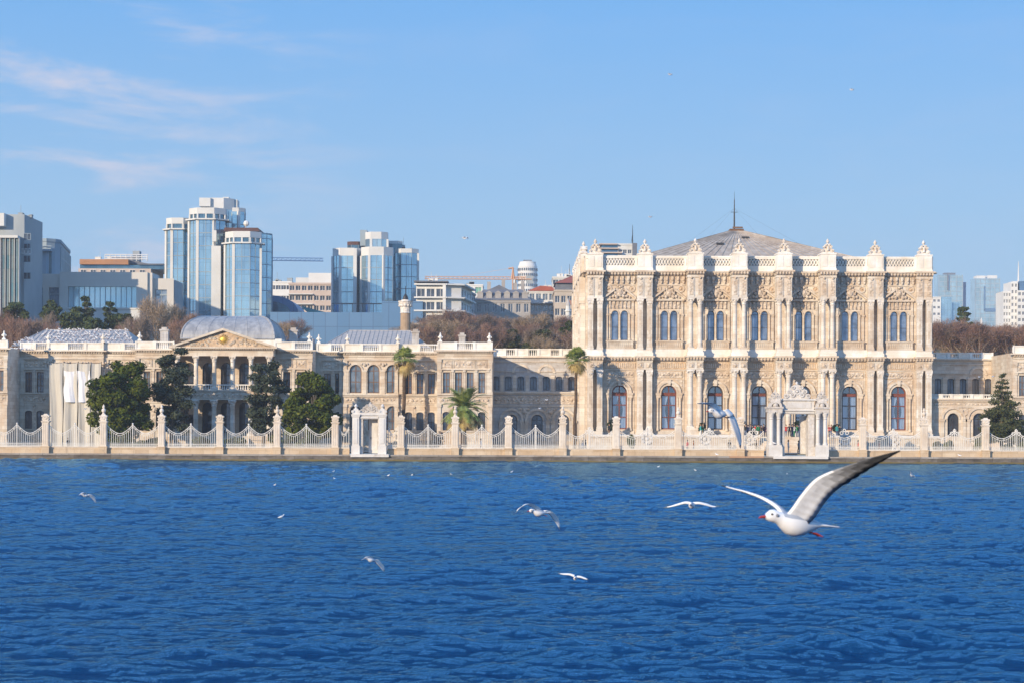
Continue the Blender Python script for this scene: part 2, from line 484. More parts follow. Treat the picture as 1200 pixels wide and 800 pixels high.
WCACHE = {}
def outline(w, h, arch, t=0.0, n=8):
    hw = w/2 - t
    if arch:
        rise = w/2*arch; zs = h - rise
        return [(-hw, t), ] + [(-hw*math.cos(math.pi*i/n), zs + (rise - t)*math.sin(math.pi*i/n)) for i in range(n+1)] + [(hw, t)]
    return [(-hw, t), (-hw, h-t), (hw, h-t), (hw, t)]
def window(parent, fr, a, zb, w, h, arch=0, nv=1, nh=2, frame='wood_brown', pane='pane_dark', depth=0.3, bars=None, fw=0.09, name='window', curtain=False):
    key = (round(w, 2), round(h, 2), arch, nv, nh, frame, pane, fw, curtain, bars)
    if key not in WCACHE:
        mb = MB()
        o = outline(w, h, arch, -0.01); i = outline(w, h, arch, fw)
        n = len(o)
        v = [(x, 0, z) for x, z in o] + [(x, 0, z) for x, z in i] + [(x, 0.09, z) for x, z in i]
        mb.add(v, [(k, (k+1) % n, (k+1) % n + n, k+n) for k in range(n)] + [(k+n, (k+1) % n + n, (k+1) % n + 2*n, k+2*n) for k in range(n)])
        top = h - (w/2*arch if arch else 0)
        for k in range(nv):
            x = -w/2 + w*(k+1)/(nv+1); b = fw*0.5
            mb.box(x-b, x+b, 0.012, 0.08, fw, (h-fw if not arch or abs(x) < w*0.1 else top))
        for k in range(nh):
            z = top*(k+1)/(nh + (1 if not arch else 0)); b = fw*0.4
            mb.box(-w/2+fw, w/2-fw, 0.014, 0.078, z-b, z+b)
        if name == 'door': mb.cur = 1; mb.box(-w/2+fw*0.6, w/2-fw*0.6, 0.008, 0.085, top-0.42, top-0.02); mb.cur = 0
        fm = mb.mesh('window_frame', [frame, 'wood_red'])
        pb = MB(); pb.quad(*[(x, 0.06, z) for x, z in outline(w, h, arch, 0)][::-1])
        pm = pb.mesh('pane', pane)
        cm = None
        if curtain:
            cb = MB()
            nn = 12
            for s_ in (-1, 1):
                pts = []
                for q in range(nn+1):
                    f = q/nn; z = fw + (top - 0.35 - fw)*f
                    inner = w*0.06 + w*0.20*math.sin(math.pi*min(1, (1-f)*1.1))**2*curtain
                    pts.append((inner, z))
                for (xa, za), (xb, zc) in zip(pts, pts[1:]):
                    k_ = 5
                    for j in range(k_):
                        fa, fb = j/k_, (j+1)/k_
                        ya = 0.25 + 0.05*(j % 2); yb = 0.25 + 0.05*((j+1) % 2)
                        cb.quad((s_*(xa+(w/2-xa)*fa), ya, za), (s_*(xa+(w/2-xa)*fb), yb, za), (s_*(xb+(w/2-xb)*fb), yb, zc), (s_*(xb+(w/2-xb)*fa), ya, zc))
            cm = cb.mesh('curtain', 'curtain')
        WCACHE[key] = (fm, pm, cm)
    fm, pm, cm = WCACHE[key]
    loc = fr.p(a, zb, -depth)
    o = inst(name, fm, parent, loc, fr.rot)
    p = bpy.data.objects.new('pane', pm); SC.collection.objects.link(p); p.parent = o
    if cm: c = bpy.data.objects.new('curtain', cm); SC.collection.objects.link(c); c.parent = o
    return o
HAZE = 0.0002
# ------------------------------------------------------------------ water
def mesh_np(name, verts, faces, mats, mi=None, smooth=False):
    me = bpy.data.meshes.new(name)
    nv, nf = len(verts), len(faces); k = faces.shape[1]
    me.vertices.add(nv); me.vertices.foreach_set('co', verts.astype(np.float32).ravel())
    me.loops.add(nf*k); me.loops.foreach_set('vertex_index', faces.astype(np.int32).ravel())
    me.polygons.add(nf)
    me.polygons.foreach_set('loop_start', np.arange(0, nf*k, k, dtype=np.int32))
    me.polygons.foreach_set('loop_total', np.full(nf, k, dtype=np.int32))
    for m in ([mats] if isinstance(mats, str) else mats): me.materials.append(MATS[m])
    if mi is not None: me.polygons.foreach_set('material_index', mi.astype(np.int32))
    if smooth: me.polygons.foreach_set('use_smooth', np.ones(nf, dtype=bool))
    me.update(calc_edges=True)
    return me
def link_np(name, me, parent=None):
    o = bpy.data.objects.new(name, me); SC.collection.objects.link(o); WL[o.name] = Vector((0, 0, 0))
    if parent is not None: o.parent = parent; o.location = -WL[parent.name]; WL[o.name] = Vector((0, 0, 0))
    return o

def water_material():
    m, n, l, b = newmat('sea_water')
    n.remove(b); out = n['Material Output']
    pos = wpos(n)
    nf = noise(n, l, mapping(n, l, pos, (0.03, 0.012, 1)), 1.0, 3, 0.5)
    n1 = noise(n, l, mapping(n, l, pos, (0.6, 2.2, 1)), 2.6, 6, 0.68)
    n2 = noise(n, l, mapping(n, l, pos, (0.8, 1.8, 1)), 8.0, 3, 0.6)
    b1 = n.new('ShaderNodeBump'); b1.inputs['Strength'].default_value = 1.0; b1.inputs['Distance'].default_value = 0.12
    b2 = n.new('ShaderNodeBump'); b2.inputs['Strength'].default_value = 0.6; b2.inputs['Distance'].default_value = 0.012
    l.new(n1, b1.inputs['Height']); l.new(n2, b2.inputs['Height']); l.new(b1.outputs[0], b2.inputs['Normal'])
    df = n.new('ShaderNodeBsdfDiffuse'); gl = n.new('ShaderNodeBsdfGlossy'); fr = n.new('ShaderNodeFresnel'); mx = n.new('ShaderNodeMixShader')
    l.new(mixrgb(n, l, ramp(n, l, nf, 0.35, 0.65), WATER_A, WATER_B), df.inputs['Color'])
    gl.inputs['Color'].default_value = WATER_G; gl.inputs['Roughness'].default_value = 0.03
    fr.inputs['IOR'].default_value = 1.66
    for q in (fr, gl, df): l.new(b2.outputs[0], q.inputs['Normal'])
    l.new(fr.outputs[0], mx.inputs[0]); l.new(df.outputs[0], mx.inputs[1]); l.new(gl.outputs[0], mx.inputs[2])
    l.new(mx.outputs[0], out.inputs['Surface'])
WATER_G = (0.43, 0.82, 1.0, 1)
WATER_A = (0.0001, 0.021, 0.084)
WATER_B = (0.0002, 0.029, 0.108)
water_material()

def make_water():
    near = np.exp(np.linspace(math.log(13.0), math.log(261.0), 1150))
    ys = np.concatenate([np.array([-900., -300., -80., -10., 3., 9.]), near])
    us = np.linspace(-1, 1, 1200)
    side = np.array([-30., -9., -4., -2.2, -1.4])
    us = np.concatenate([side, us, -side[::-1]])
    half = 0.36*np.maximum(ys, 13.0) + 13.0
    xg = us[None, :]*half[:, None]
    yg = np.repeat(ys[:, None], len(us), 1)
    z = np.zeros_like(xg)
    wr = np.random.default_rng(3)
    mask = np.clip((yg-10)/6, 0, 1)*(np.abs(us)[None, :] <= 1.0)
    footprint = np.gradient(ys)[:, None]
    N = 110
    for i in range(N):
        lam = 0.36*(10.0/0.36)**(i/(N-1.0))
        th = math.pi*0.5 + wr.normal(0, 0.40) + 0.08
        k = 2*math.pi/lam
        amp = 0.0068*lam**0.66*(1.0 if lam < 1.1 else (1.1/lam)**0.30)
        ph = wr.uniform(0, 2*math.pi)
        p = k*(xg*math.cos(th) + yg*math.sin(th)) + ph
        fade = np.clip((lam/np.abs(math.sin(th)+0.15) - 1.1*footprint)/(2*footprint), 0, 1)
        s = np.sin(p)
        z += amp*fade*(0.35*s + 1.1*(0.64-np.abs(np.sin(0.5*p))))
    # a few longer swells with steep faces
    for lam, amp, th, ph in ((7.5, 0.07, 1.45, 0.4), (5.2, 0.06, 1.75, 2.1), (11.0, 0.07, 1.6, 4.0), (3.4, 0.045, 1.4, 1.0), (2.3, 0.03, 1.7, 3.0)):
        p = 2*math.pi/lam*(xg*math.cos(th)+yg*math.sin(th)) + ph + 1.4*np.sin(xg*0.11+yg*0.07+ph)
        z += amp*(0.64-np.abs(np.sin(0.5*p)))*np.clip(np.sin(xg*0.05+ph*2)*np.cos(yg*0.045+ph)+0.35, 0, 1.2)
    # patches of stronger and weaker chop
    patch = 0.85 + 0.3*np.sin(xg*0.09+1.3)*np.sin(yg*0.055+0.4) + 0.25*np.sin(xg*0.031-0.9+yg*0.02)
    z *= mask*patch*WAVE
    z = z + 0.22*np.maximum(z, 0)**1.0 * np.maximum(z, 0)/0.15
    verts = np.stack([xg, yg, z], -1).reshape(-1, 3)
    r, c = xg.shape
    idx = np.arange(r*c).reshape(r, c)
    f = np.stack([idx[:-1, :-1], idx[:-1, 1:], idx[1:, 1:], idx[1:, :-1]], -1).reshape(-1, 4)
    o = link_np('water', mesh_np('water', verts, f, 'sea_water', smooth=True))
    tag(o, kind='structure')
WAVE = 1.45
make_water()

# ------------------------------------------------------------------ ground, hill, quay
def ground_h(x, y):
    pts = [(262, 1.2), (343, 1.2), (352, 9), (380, 16.5), (450, 24), (520, 27), (600, 32), (1000, 42), (1600, 40), (3600, 30)]
    h = np.interp(y, [p[0] for p in pts], [p[1] for p in pts])
    return h
def make_ground():
    ys = np.concatenate([[262.8], np.linspace(300, 345, 5), np.linspace(352, 700, 40), np.linspace(750, 3600, 30)])
    us = np.linspace(-1, 1, 61)
    xg = us[None, :]*(1500 + 0*ys[:, None])
    yg = np.repeat(ys[:, None], 61, 1)
    z = ground_h(xg, yg)
    z = z + (yg > 350)*0.8*np.sin(xg*0.05)*np.sin(yg*0.03)
    v = np.stack([xg, yg, z], -1).reshape(-1, 3); r, c = xg.shape
    i = np.arange(r*c).reshape(r, c)
    f = np.stack([i[:-1, :-1], i[:-1, 1:], i[1:, 1:], i[1:, :-1]], -1).reshape(-1, 4)
    o = link_np('ground', mesh_np('ground', v, f, 'soil', smooth=True)); tag(o, kind='structure')
make_ground()
mb = MB(); mb.box(-200, 200, 262.85, 300, 1.0, 1.204)
tag(mb.build('garden_path', 'paving'), kind='structure')

def quay_side_material():
    m, n, l, b = newmat('quay_side')
    pos = wpos(n)
    s = n.new('ShaderNodeSeparateXYZ'); l.new(pos, s.inputs[0])
    nf = noise(n, l, mapping(n, l, pos, (0.5, 0.5, 1.5)), 1.5, 5, 0.65)
    col = mixrgb(n, l, ramp(n, l, nf, 0.35, 0.65), (0.24, 0.21, 0.18), (0.08, 0.07, 0.06))
    br = n.new('ShaderNodeTexBrick'); br.inputs['Scale'].default_value = 1.0
    br.inputs['Brick Width'].default_value = 2.4; br.inputs['Row Height'].default_value = 0.9
    br.inputs['Mortar Size'].default_value = 0.03
    br.inputs['Color1'].default_value = (1, 1, 1, 1); br.inputs['Color2'].default_value = (0.5, 0.48, 0.46, 1); br.inputs['Mortar'].default_value = (0.3, 0.3, 0.3, 1)
    l.new(wall_uv(n, l, pos), br.inputs['Vector'])
    col = mixrgb(n, l, 0.9, col, br.outputs['Color'], 'MULTIPLY')
    # weed band just above the waterline
    za = n.new('ShaderNodeMath'); za.operation = 'MULTIPLY_ADD'; za.inputs[1].default_value = 0.5; za.inputs[2].default_value = 0.0
    l.new(nf, za.inputs[0])
    zz = n.new('ShaderNodeMath'); zz.operation = 'SUBTRACT'; l.new(s.outputs['Z'], zz.inputs[0]); l.new(za.outputs[0], zz.inputs[1])
    band = ramp(n, l, zz.outputs[0], 0.02, -0.08)
    col = mixrgb(n, l, band, col, (0.16, 0.12, 0.03))
    low = ramp(n, l, zz.outputs[0], -0.18, -0.26)
    col = mixrgb(n, l, low, col, (0.03, 0.028, 0.015))
    l.new(col, b.inputs['Base Color'])
    b.inputs['Roughness'].default_value = 0.7
quay_side_material()
plain('quay_repair', (0.50, 0.30, 0.18), (0.42, 0.26, 0.17), 1.0)
mb = MB()
mb.box(-220, 220, 260.0, 262.9, -2.5, 0.68)
mb.cur = 1
x = -120.0
rr = random.Random(5)
while x < 120:
    w = rr.uniform(1.9, 3.0)
    mb.cur = 2 if 27.2 < x < 30.5 else 1
    mb.box(x, x+w-0.03, 259.88+rr.uniform(-0.03, 0.03), 262.6, 0.682, 0.88+rr.uniform(-0.015, 0.015))
    x += w
mb.cur = 1
mb.box(-220, -120.1, 259.9, 262.6, 0.682, 0.88); mb.box(123.5, 220, 259.9, 262.6, 0.682, 0.88)
tag(mb.build('quay', ['quay_side', 'quay_top', 'quay_repair']), kind='structure')

# ------------------------------------------------------------------ fence along the quay
FY = 262.0
def fence_post_mesh(tall):
    mb = MB()
    mb.box(-0.50, 0.50, -0.50, 0.50, 0, 0.80)              # plinth
    mb.box(-0.56, 0.56, -0.56, 0.56, 0.80, 0.94)
    mb.cur = 1
    mb.box(-0.42, 0.42, -0.42, 0.42, 0.94, 4.05)           # shaft with raised ribs
    for k in (-0.26, 0.0, 0.26):
        for s_ in (-1, 1):
            mb.box(k-0.06, k+0.06, s_*0.45-0.03*(s_ > 0)-0.0, s_*0.45+0.03*(s_ < 0)+0.0, 1.2, 3.85)
            mb.box(s_*0.45-0.03*(s_ > 0), s_*0.45+0.03*(s_ < 0), k-0.06, k+0.06, 1.2, 3.85)
    mb.box(-0.50, 0.50, -0.50, 0.50, 4.05, 4.17)
    mb.box(-0.56, 0.56, -0.56, 0.56, 4.17, 4.27)
    return mb.mesh('post', ['wall_sand', 'fence_stone'])
def post_cap_mesh(tall):
    mb = MB()
    z = 4.27
    mb.taper(0, 0, z, z+0.18, 0.72, 0.72, 0.84, 0.84)
    mb.box(-0.40, 0.40, -0.36, 0.36, z+0.18, z+0.72)
    for s_ in (-1, 1):
        mb.ring_xz(0.0, z+0.45, 0.10, 0.26, s_*0.36-0.07, s_*0.36+0.07, 0, 2*math.pi, 10)
        mb.tube((s_*0.40, -0.40, z+0.62), (s_*0.40, 0.40, z+0.62), 0.14, n=8)
        mb.tube((s_*0.36, -0.40, z+0.24), (s_*0.36, 0.40, z+0.24), 0.10, n=8)
    mb.taper(0, 0, z+0.72, z+0.92, 0.66, 0.6, 0.40, 0.36)
    if tall:
        mb.lathe(0, 0, [(0.26, z+0.9), (0.18, z+1.0), (0.14, z+1.08), (0.27, z+1.25), (0.30, z+1.42), (0.20, z+1.6), (0.12, z+1.66), (0.17, z+1.74), (0.19, z+1.84), (0.13, z+2.0), (0.03, z+2.2)], 10)
    return mb.mesh('carved_cap', 'fence_stone')
POST = {t: (fence_post_mesh(t), post_cap_mesh(t)) for t in (0, 1)}
def fence_post(parent, px, tall):
    x = X(px, FY)
    o = inst('post', POST[tall][0], parent, (x, FY-0.1, 0.87))
    c = bpy.data.objects.new('carved_cap', POST[tall][1]); SC.collection.objects.link(c); c.parent = o
    return o
def panel_curve(t, hi, lo, pk):
    """t -1..1; ends high, two sags, peak in the middle"""
    a = abs(t)
    if a < 0.5:
        q = a/0.5; return lo + (pk-lo)*(1-q)**1.6 if q > 0.0 else pk
    q = (a-0.5)/0.5
    return lo + (hi-lo)*q**1.7
PCACHE = {}
def rail_panel(parent, px0, px1, half=False, fancy=False):
    x0, x1 = X(px0, FY)+0.46, X(px1, FY)-0.46
    W = x1-x0
    key = (round(W, 1), half, fancy)
    if key not in PCACHE:
        mb = MB(); hi, lo, pk, z0 = (3.66, 2.62, 3.78, 1.02)
        if fancy: hi, lo, pk = 3.3, 2.45, 3.5
        n = 26
        def zt(t): return panel_curve(t*0.5+ (0.5 if half == 'r' else -0.5), hi, lo, pk) if half else panel_curve(t, hi, lo, pk)
        for dz, r in ((0, 0.048), (-0.24, 0.032)):
            pts = []
            for i in range(n+1):
                t = -1+2*i/n; pts.append((-W/2+W*i/n, 0, zt(t)+dz))
            mb.path(pts, r, 5)
        # small rings between the two rails
        nr = max(4, int(W/0.8))
        for i in range(nr):
            t = -1+2*(i+0.5)/nr; mb.ring_xz(W/2*t, zt(t)-0.12, 0.05, 0.085, -0.03, 0.03, 0, 2*math.pi, 6)
        for zz in (z0, z0+0.22): mb.box(-W/2, W/2, -0.035, 0.035, zz-0.03, zz+0.03)
        nb = max(4, int(W/(0.24 if fancy else 0.27)))
        for i in range(nb+1):
            t = -1+2*i/nb
            r = 0.040 if i % 2 == 0 else 0.032
            mb.tube((W/2*t, 0, 0.90), (W/2*t, 0, zt(t)-0.24), r, n=4)
            mb.ball((W/2*t, 0, z0+0.11), 0.06, 5, 3)
        for i in range(nb):
            t = -1+2*(i+0.5)/nb
            mb.tube((W/2*t, 0, 0.90), (W/2*t, 0, z0+0.45), 0.02, n=4)
        if not half:
            mb.tube((0, 0, 0.90), (0, 0, pk+0.05), 0.065, n=6)
            mb.ball((0, 0, pk+0.12), 0.13, 8, 5)
        if fancy:
            for s_ in (-1, 1): mb.ring_xz(s_*0.36, pk-0.38, 0.16, 0.25, -0.04, 0.04, 0, 2*math.pi, 10)
            mb.ring_xz(0, pk-0.02, 0.12, 0.22, -0.04, 0.04, 0, 2*math.pi, 10)
        PCACHE[key] = mb.mesh('rail_panel', 'white_iron')
    return inst('rail_panel', PCACHE[key], parent, ((x0+x1)/2, FY, 0.87))
def base_wall(parent, px0, px1):
    x0, x1 = X(px0, FY)+0.40, X(px1, FY)-0.40
    mb = MB(); mb.box(x0, x1, FY-0.02, FY+0.40, 0.80, 1.66)
    o = mb.build('base_wall', 'wall_sand', parent)
    mb = MB(); mb.box(x0, x1, FY-0.10, FY+0.48, 1.66, 1.79)
    mb.build('coping', 'fence_stone', o)

def fence_run(label, posts, first_open=None, last_open=None, fancy_from=640):
    """posts: (px, tall); open ends run up to a gate"""
    f = thing('quay_fence', label, 'fence', (X(posts[0][0], FY), FY, 0.80))
    for px, tall in posts: fence_post(f, px, tall)
    for (a, _), (b, _) in zip(posts, posts[1:]):
        base_wall(f, a, b); rail_panel(f, a, b, fancy=a > fancy_from)
    if first_open: base_wall(f, first_open, posts[0][0]); rail_panel(f, first_open, posts[0][0], half='l', fancy=posts[0][0] > fancy_from)
    if last_open: base_wall(f, posts[-1][0], last_open); rail_panel(f, posts[-1][0], last_open, half='r', fancy=posts[-1][0] > fancy_from)
    return f
fence_run('white iron railing on a sandstone base with stone posts, left of the small gate',
          [(-82, 0), (-14, 1), (54, 0), (121.6, 1), (189.6, 1), (258, 0), (325, 1), (393, 0)], last_open=413)
fence_run('white iron railing with stone posts between the small and the large marble gate',
          [(470, 0), (533.5, 1), (596, 0), (659.4, 1), (722, 0), (794.6, 1), (867.6, 0)], first_open=451, last_open=899)
fence_run('white iron railing with stone posts to the right of the large marble gate',
          [(1010.8, 0), (1082.6, 1), (1154.6, 0), (1227, 1), (1299, 0), (1371, 1), (1443, 0)], first_open=968)

# ------------------------------------------------------------------ marble gates
def scroll_crest(mb, cx, y0, y1, z, w, h):
    """fan-shaped carved crest with scrolls and a bud"""
    pts = [(cx-w/2, z), (cx+w/2, z), (cx+w*0.46, z+h*0.18), (cx+w*0.36, z+h*0.30), (cx+w*0.28, z+h*0.60), (cx+w*0.10, z+h*0.80), (cx, z+h*0.86),
           (cx-w*0.10, z+h*0.80), (cx-w*0.28, z+h*0.60), (cx-w*0.36, z+h*0.30), (cx-w*0.46, z+h*0.18)]
    mb.prism_xz(pts, y0+0.12, y1-0.12)
    for s_ in (-1, 1):
        for fx, fz, r in ((0.42, 0.16, 0.10), (0.30, 0.42, 0.09), (0.16, 0.66, 0.08), (0.18, 0.24, 0.11)):
            mb.ring_xz(cx+s_*w*fx, z+h*fz, r*w*0.45, r*w, y0-0.02, y0+0.2, 0, 2*math.pi, 10)
            mb.ball((cx+s_*w*fx, y0+0.08, z+h*fz), r*w*0.35, 6, 4)
    mb.ring_xz(cx, z+h*0.42, w*0.07, w*0.13, y0-0.05, y0+0.2, 0, 2*math.pi, 12)
    mb.ball((cx, y0+0.05, z+h*0.42), w*0.06, 8, 5)
    mb.lathe(cx, (y0+y1)/2, [(w*0.05, z+h*0.78), (w*0.03, z+h*0.84), (w*0.055, z+h*0.92), (0.01, z+h*1.04)], 8)
def gate_small():
    g = thing('marble_gate', 'small white marble gate with one closed door leaf, in front of the low palace wing', 'gate', (X(433, 261), 262, 0.8))
    g.location.z += 0.06
    Y0, Y1 = 260.9, 263.0
    for name, a, b in (('jamb', 413.5, 421.5), ('jamb', 444.5, 452.5)):
        x0, x1 = X(a, FY), X(b, FY)
        mb = MB(); mb.box(x0-0.1, x1+0.1, Y0-0.12, Y1, 0.8, 2.1); mb.box(x0, x1, Y0, Y1, 2.1, 6.1)
        mb.box(x0+0.2, x1-0.2, Y0-0.07, Y0, 2.4, 5.9)
        mb.taper((x0+x1)/2, Y0+0.5, 6.1, 6.5, 1.0, 1.1, 1.25, 1.3)
        mb.taper((x0+x1)/2, Y0+0.5, 6.5, 7.3, 0.95, 0.9, 0.55, 0.55)
        for s_ in (-1, 1): mb.tube(((x0+x1)/2+s_*0.4, Y0, 6.9), ((x0+x1)/2+s_*0.4, Y0+1, 6.9), 0.2, n=8)
        mb.lathe((x0+x1)/2, Y0+0.5, [(0.2, 7.3), (0.12, 7.45), (0.26, 7.65), (0.05, 8.0)], 8)
        mb.build(name, 'marble', g)
    x0, x1 = X(421.5, FY), X(444.5, FY)
    for a, b in ((x0, x0+0.45), (x1-0.15, x1)):
        mb = MB(); mb.box(a, b, Y0+0.35, Y1-0.1, 0.8, 5.85); mb.build('inner_jamb', 'marble_carved', g)
    mb = MB(); mb.box(x0, x1, Y0+0.25, Y1, 5.85, 6.35); mb.box(x0-0.4, x1+0.4, Y0+0.05, Y1+0.1, 6.35, 6.75)
    mb.box(x0+0.1, x1-0.1, Y0+0.15, Y0+0.25, 5.95, 6.25); mb.build('lintel', 'marble', g)
    mb = MB(); scroll_crest(mb, (x0+x1)/2+0.1, Y0+0.4, Y0+1.2, 6.75, 2.5, 1.45); mb.build('crest', 'marble_carved', g)
    mb = MB(); xm = x0+1.15
    mb.box(xm, x1-0.15, Y1-0.35, Y1-0.25, 1.0, 5.85); mb.box(xm+0.15, x1-0.3, Y1-0.39, Y1-0.35, 1.5, 3.0); mb.box(xm+0.15, x1-0.3, Y1-0.39, Y1-0.35, 3.3, 4.9)
    d = mb.build('door_leaf', 'marble', g)
    mb = MB(); mb.box(xm+0.2, xm+0.26, Y1-0.47, Y1-0.39, 3.05, 3.25); mb.build('handle', 'dark_metal', d)
    mb = MB(); mb.box(x0-1.0, x1+1.4, 259.6, 262.5, 0.50, 0.90)
    mb.build('landing_step', 'marble', g); g.scale = (1, 1, 0.93)
gate_small()
def gate_large():
    g = thing('marble_gate', 'large ornate white marble gate with paired columns and a fan-shaped crest, before the main hall', 'gate', (X(933, 261), 262, 0.8))
    g.location.z += 0.06
    Y0, Y1 = 259.9, 263.2
    for a, b in ((898.5, 914.5), (953, 968.5)):
        x0, x1 = X(a, FY), X(b, FY); cx = (x0+x1)/2
        mb = MB()
        mb.box(x0, x1, Y0, Y1, 0.8, 2.2); mb.box(x0+0.08, x1-0.08, Y0+0.08, Y1, 2.2, 2.45)
        mb.box(x0+0.15, x1-0.15, Y0+1.1, Y1-0.1, 2.45, 7.3)
        p = mb.build('pier', 'marble', g)
        for s_ in (-1, 1):
            c = MB(); c.lathe(cx+s_*0.47, Y0+0.55, [(0.34, 2.45), (0.34, 2.6), (0.25, 2.75), (0.25, 5.9), (0.22, 6.05), (0.30, 6.15), (0.24, 6.3), (0.36, 6.75), (0.42, 6.95)], 12)
            c.box(cx+s_*0.47-0.4, cx+s_*0.47+0.4, Y0+0.15, Y0+0.95, 6.95, 7.1); c.build('column', 'marble', g, smooth=False)
        mb = MB(); mb.box(x0, x1, Y0+0.1, Y1, 7.1, 7.6); mb.box(x0-0.12, x1+0.12, Y0-0.05, Y1, 7.6, 7.85)
        mb.ring_xz(cx, 7.85, 0.55, 0.85, Y0, Y0+1.6, 0, math.pi, 10)
        mb.ball((cx, Y0+0.3, 8.05), 0.4, 8, 5); mb.build('entablature', 'marble_carved', g)
        mb = MB(); mb.box(x0+0.25, x1-0.25, Y0+0.3, Y0+1.3, 8.5, 9.0)
        scroll_crest(mb, cx, Y0+0.3, Y0+1.2, 8.7, 1.6, 1.5); mb.build('crest', 'marble_carved', g)
    x0, x1 = X(914.5, FY), X(953, FY)
    for a, b in ((x0, x0+0.40), (x1-0.85, x1)):
        mb = MB(); mb.box(a, b, Y0+0.9, Y1-0.2, 0.8, 6.85)
        mb.box(a+0.1, b-0.1, Y0+0.84, Y0+0.9, 2.2, 6.5); mb.build('inner_jamb', 'marble_carved', g)
    mb = MB(); mb.box(x0, x1, Y0+0.75, Y1, 6.85, 7.25); mb.box(x0+0.1, x1-0.1, Y0+0.67, Y0+0.75, 6.93, 7.17)
    mb.box(x0-0.1, x1+0.1, Y0+0.55, Y1, 7.25, 7.45); l_ = mb.build('lintel', 'marble', g)
    mb = MB(); mb.box(x0+0.1, x1-0.1, Y0+0.8, Y1-0.2, 7.45, 8.75); mb.box(x0+0.5, x1-0.5, Y0+0.72, Y0+0.8, 7.7, 8.5)
    mb.box(x0-0.15, x1+0.15, Y0+0.55, Y1, 8.75, 9.0); mb.build('attic', 'marble', g)
    mb = MB(); scroll_crest(mb, (x0+x1)/2-0.15, Y0+0.8, Y0+1.7, 9.0, 3.4, 2.4); mb.build('crest', 'marble_carved', g)
    # open door leaves, folded inwards
    for hx, ang in ((x0+0.40, 95), (x1-0.85, 62)):
        fr = Fr(hx, Y1-0.2, -math.cos(R(ang)) if hx > (x0+x1)/2 else math.cos(R(ang)), math.sin(R(ang)))
        mb = MB(); mb.fbox(fr, 0, 1.35, 0.95, 6.6, -0.05, 0.05)
        for zz in (1.3, 3.2, 5.0):
            mb.fbox(fr, 0.15, 1.2, zz, zz+1.4, -0.09, -0.05); mb.fbox(fr, 0.15, 1.2, zz, zz+1.4, 0.05, 0.09)
        mb.build('door_leaf', 'marble_carved', g)
    mb = MB(); mb.box(x0-1.2, x1+1.6, 259.5, 262.5, 0.50, 0.88)
    mb.build('landing_step', 'marble', g); g.scale = (1, 1, 0.925)
gate_large()
# ------------------------------------------------------------------ the ceremonial hall
def dentils(mb, fr, a0, a1, z0, z1, d0, d1, pitch=0.5, w=0.25):
    n = max(1, int(round((a1-a0)/pitch)))
    for i in range(n):
        c = a0 + (a1-a0)*(i+0.5)/n
        mb.fbox(fr, c-w/2, c+w/2, z0, z1, d0, d1)

def column_mesh(h, r, name='column', drum=True, sq=1.0):
    """base at z=0, Corinthian capital, abacus on top"""
    mb = MB()
    mb.box(-r*1.45, r*1.45, -r*1.45, r*1.45, 0, r*0.6)
    prof = [(r*1.35, r*0.6), (r*1.4, r*0.8), (r*1.12, r*1.05), (r*1.2, r*1.2), (r, r*1.4)]
    hs = h - r*3.0
    for i in range(7):
        f = (i+1)/7; prof.append((r*(1-0.12*f*f), r*1.4 + (hs-r*1.4)*f))
    prof += [(r*1.0, hs+0.02), (r*0.9, hs+r*0.15)]
    mb.lathe(0, 0, prof, 14)
    mb.cur = 1
    mb.lathe(0, 0, [(r*0.88, hs+r*0.1), (r*1.15, hs+r*0.7), (r*0.95, hs+r*0.9), (r*1.3, hs+r*1.7), (r*1.1, hs+r*1.85), (r*1.45, hs+r*2.5)], 12)
    for sx in (-1, 1):
        for sy in (-1, 1):
            mb.ball((sx*r*1.1, sy*r*1.1, hs+r*2.2), r*0.38, 6, 4)
    mb.box(-r*1.5, r*1.5, -r*1.5, r*1.5, hs+r*2.5, h)
    return mb.mesh(name, ['stone_pier', 'stone_carved_white'])
def pilaster_mesh(h, w, d, name='pilaster'):
    """front at y=-d, back at y=0"""
    mb = MB()
    mb.box(-w*0.62, w*0.62, -d-0.10, 0, 0, 0.35); mb.box(-w*0.56, w*0.56, -d-0.06, 0, 0.35, 0.6)
    mb.box(-w/2, w/2, -d, 0, 0.6, h-0.95)
    mb.cur = 2
    mb.box(-w*0.22, w*0.22, -d-0.035, -d, 1.2, h-1.6)
    mb.cur = 1
    mb.taper(0, -d/2, h-0.95, h-0.2, w*0.96, d*1.02, w*1.28, d*1.3)
    for s_ in (-1, 1):
        mb.ball((s_*w*0.5, -d-0.05, h-0.32), 0.15, 6, 4); mb.ball((s_*w*0.22, -d-0.04, h-0.62), 0.12, 6, 4)
    mb.box(-w*0.66, w*0.66, -d-0.12, 0, h-0.2, h)
    return mb.mesh(name, ['stone_pier', 'stone_carved_white', 'stone_cream'])

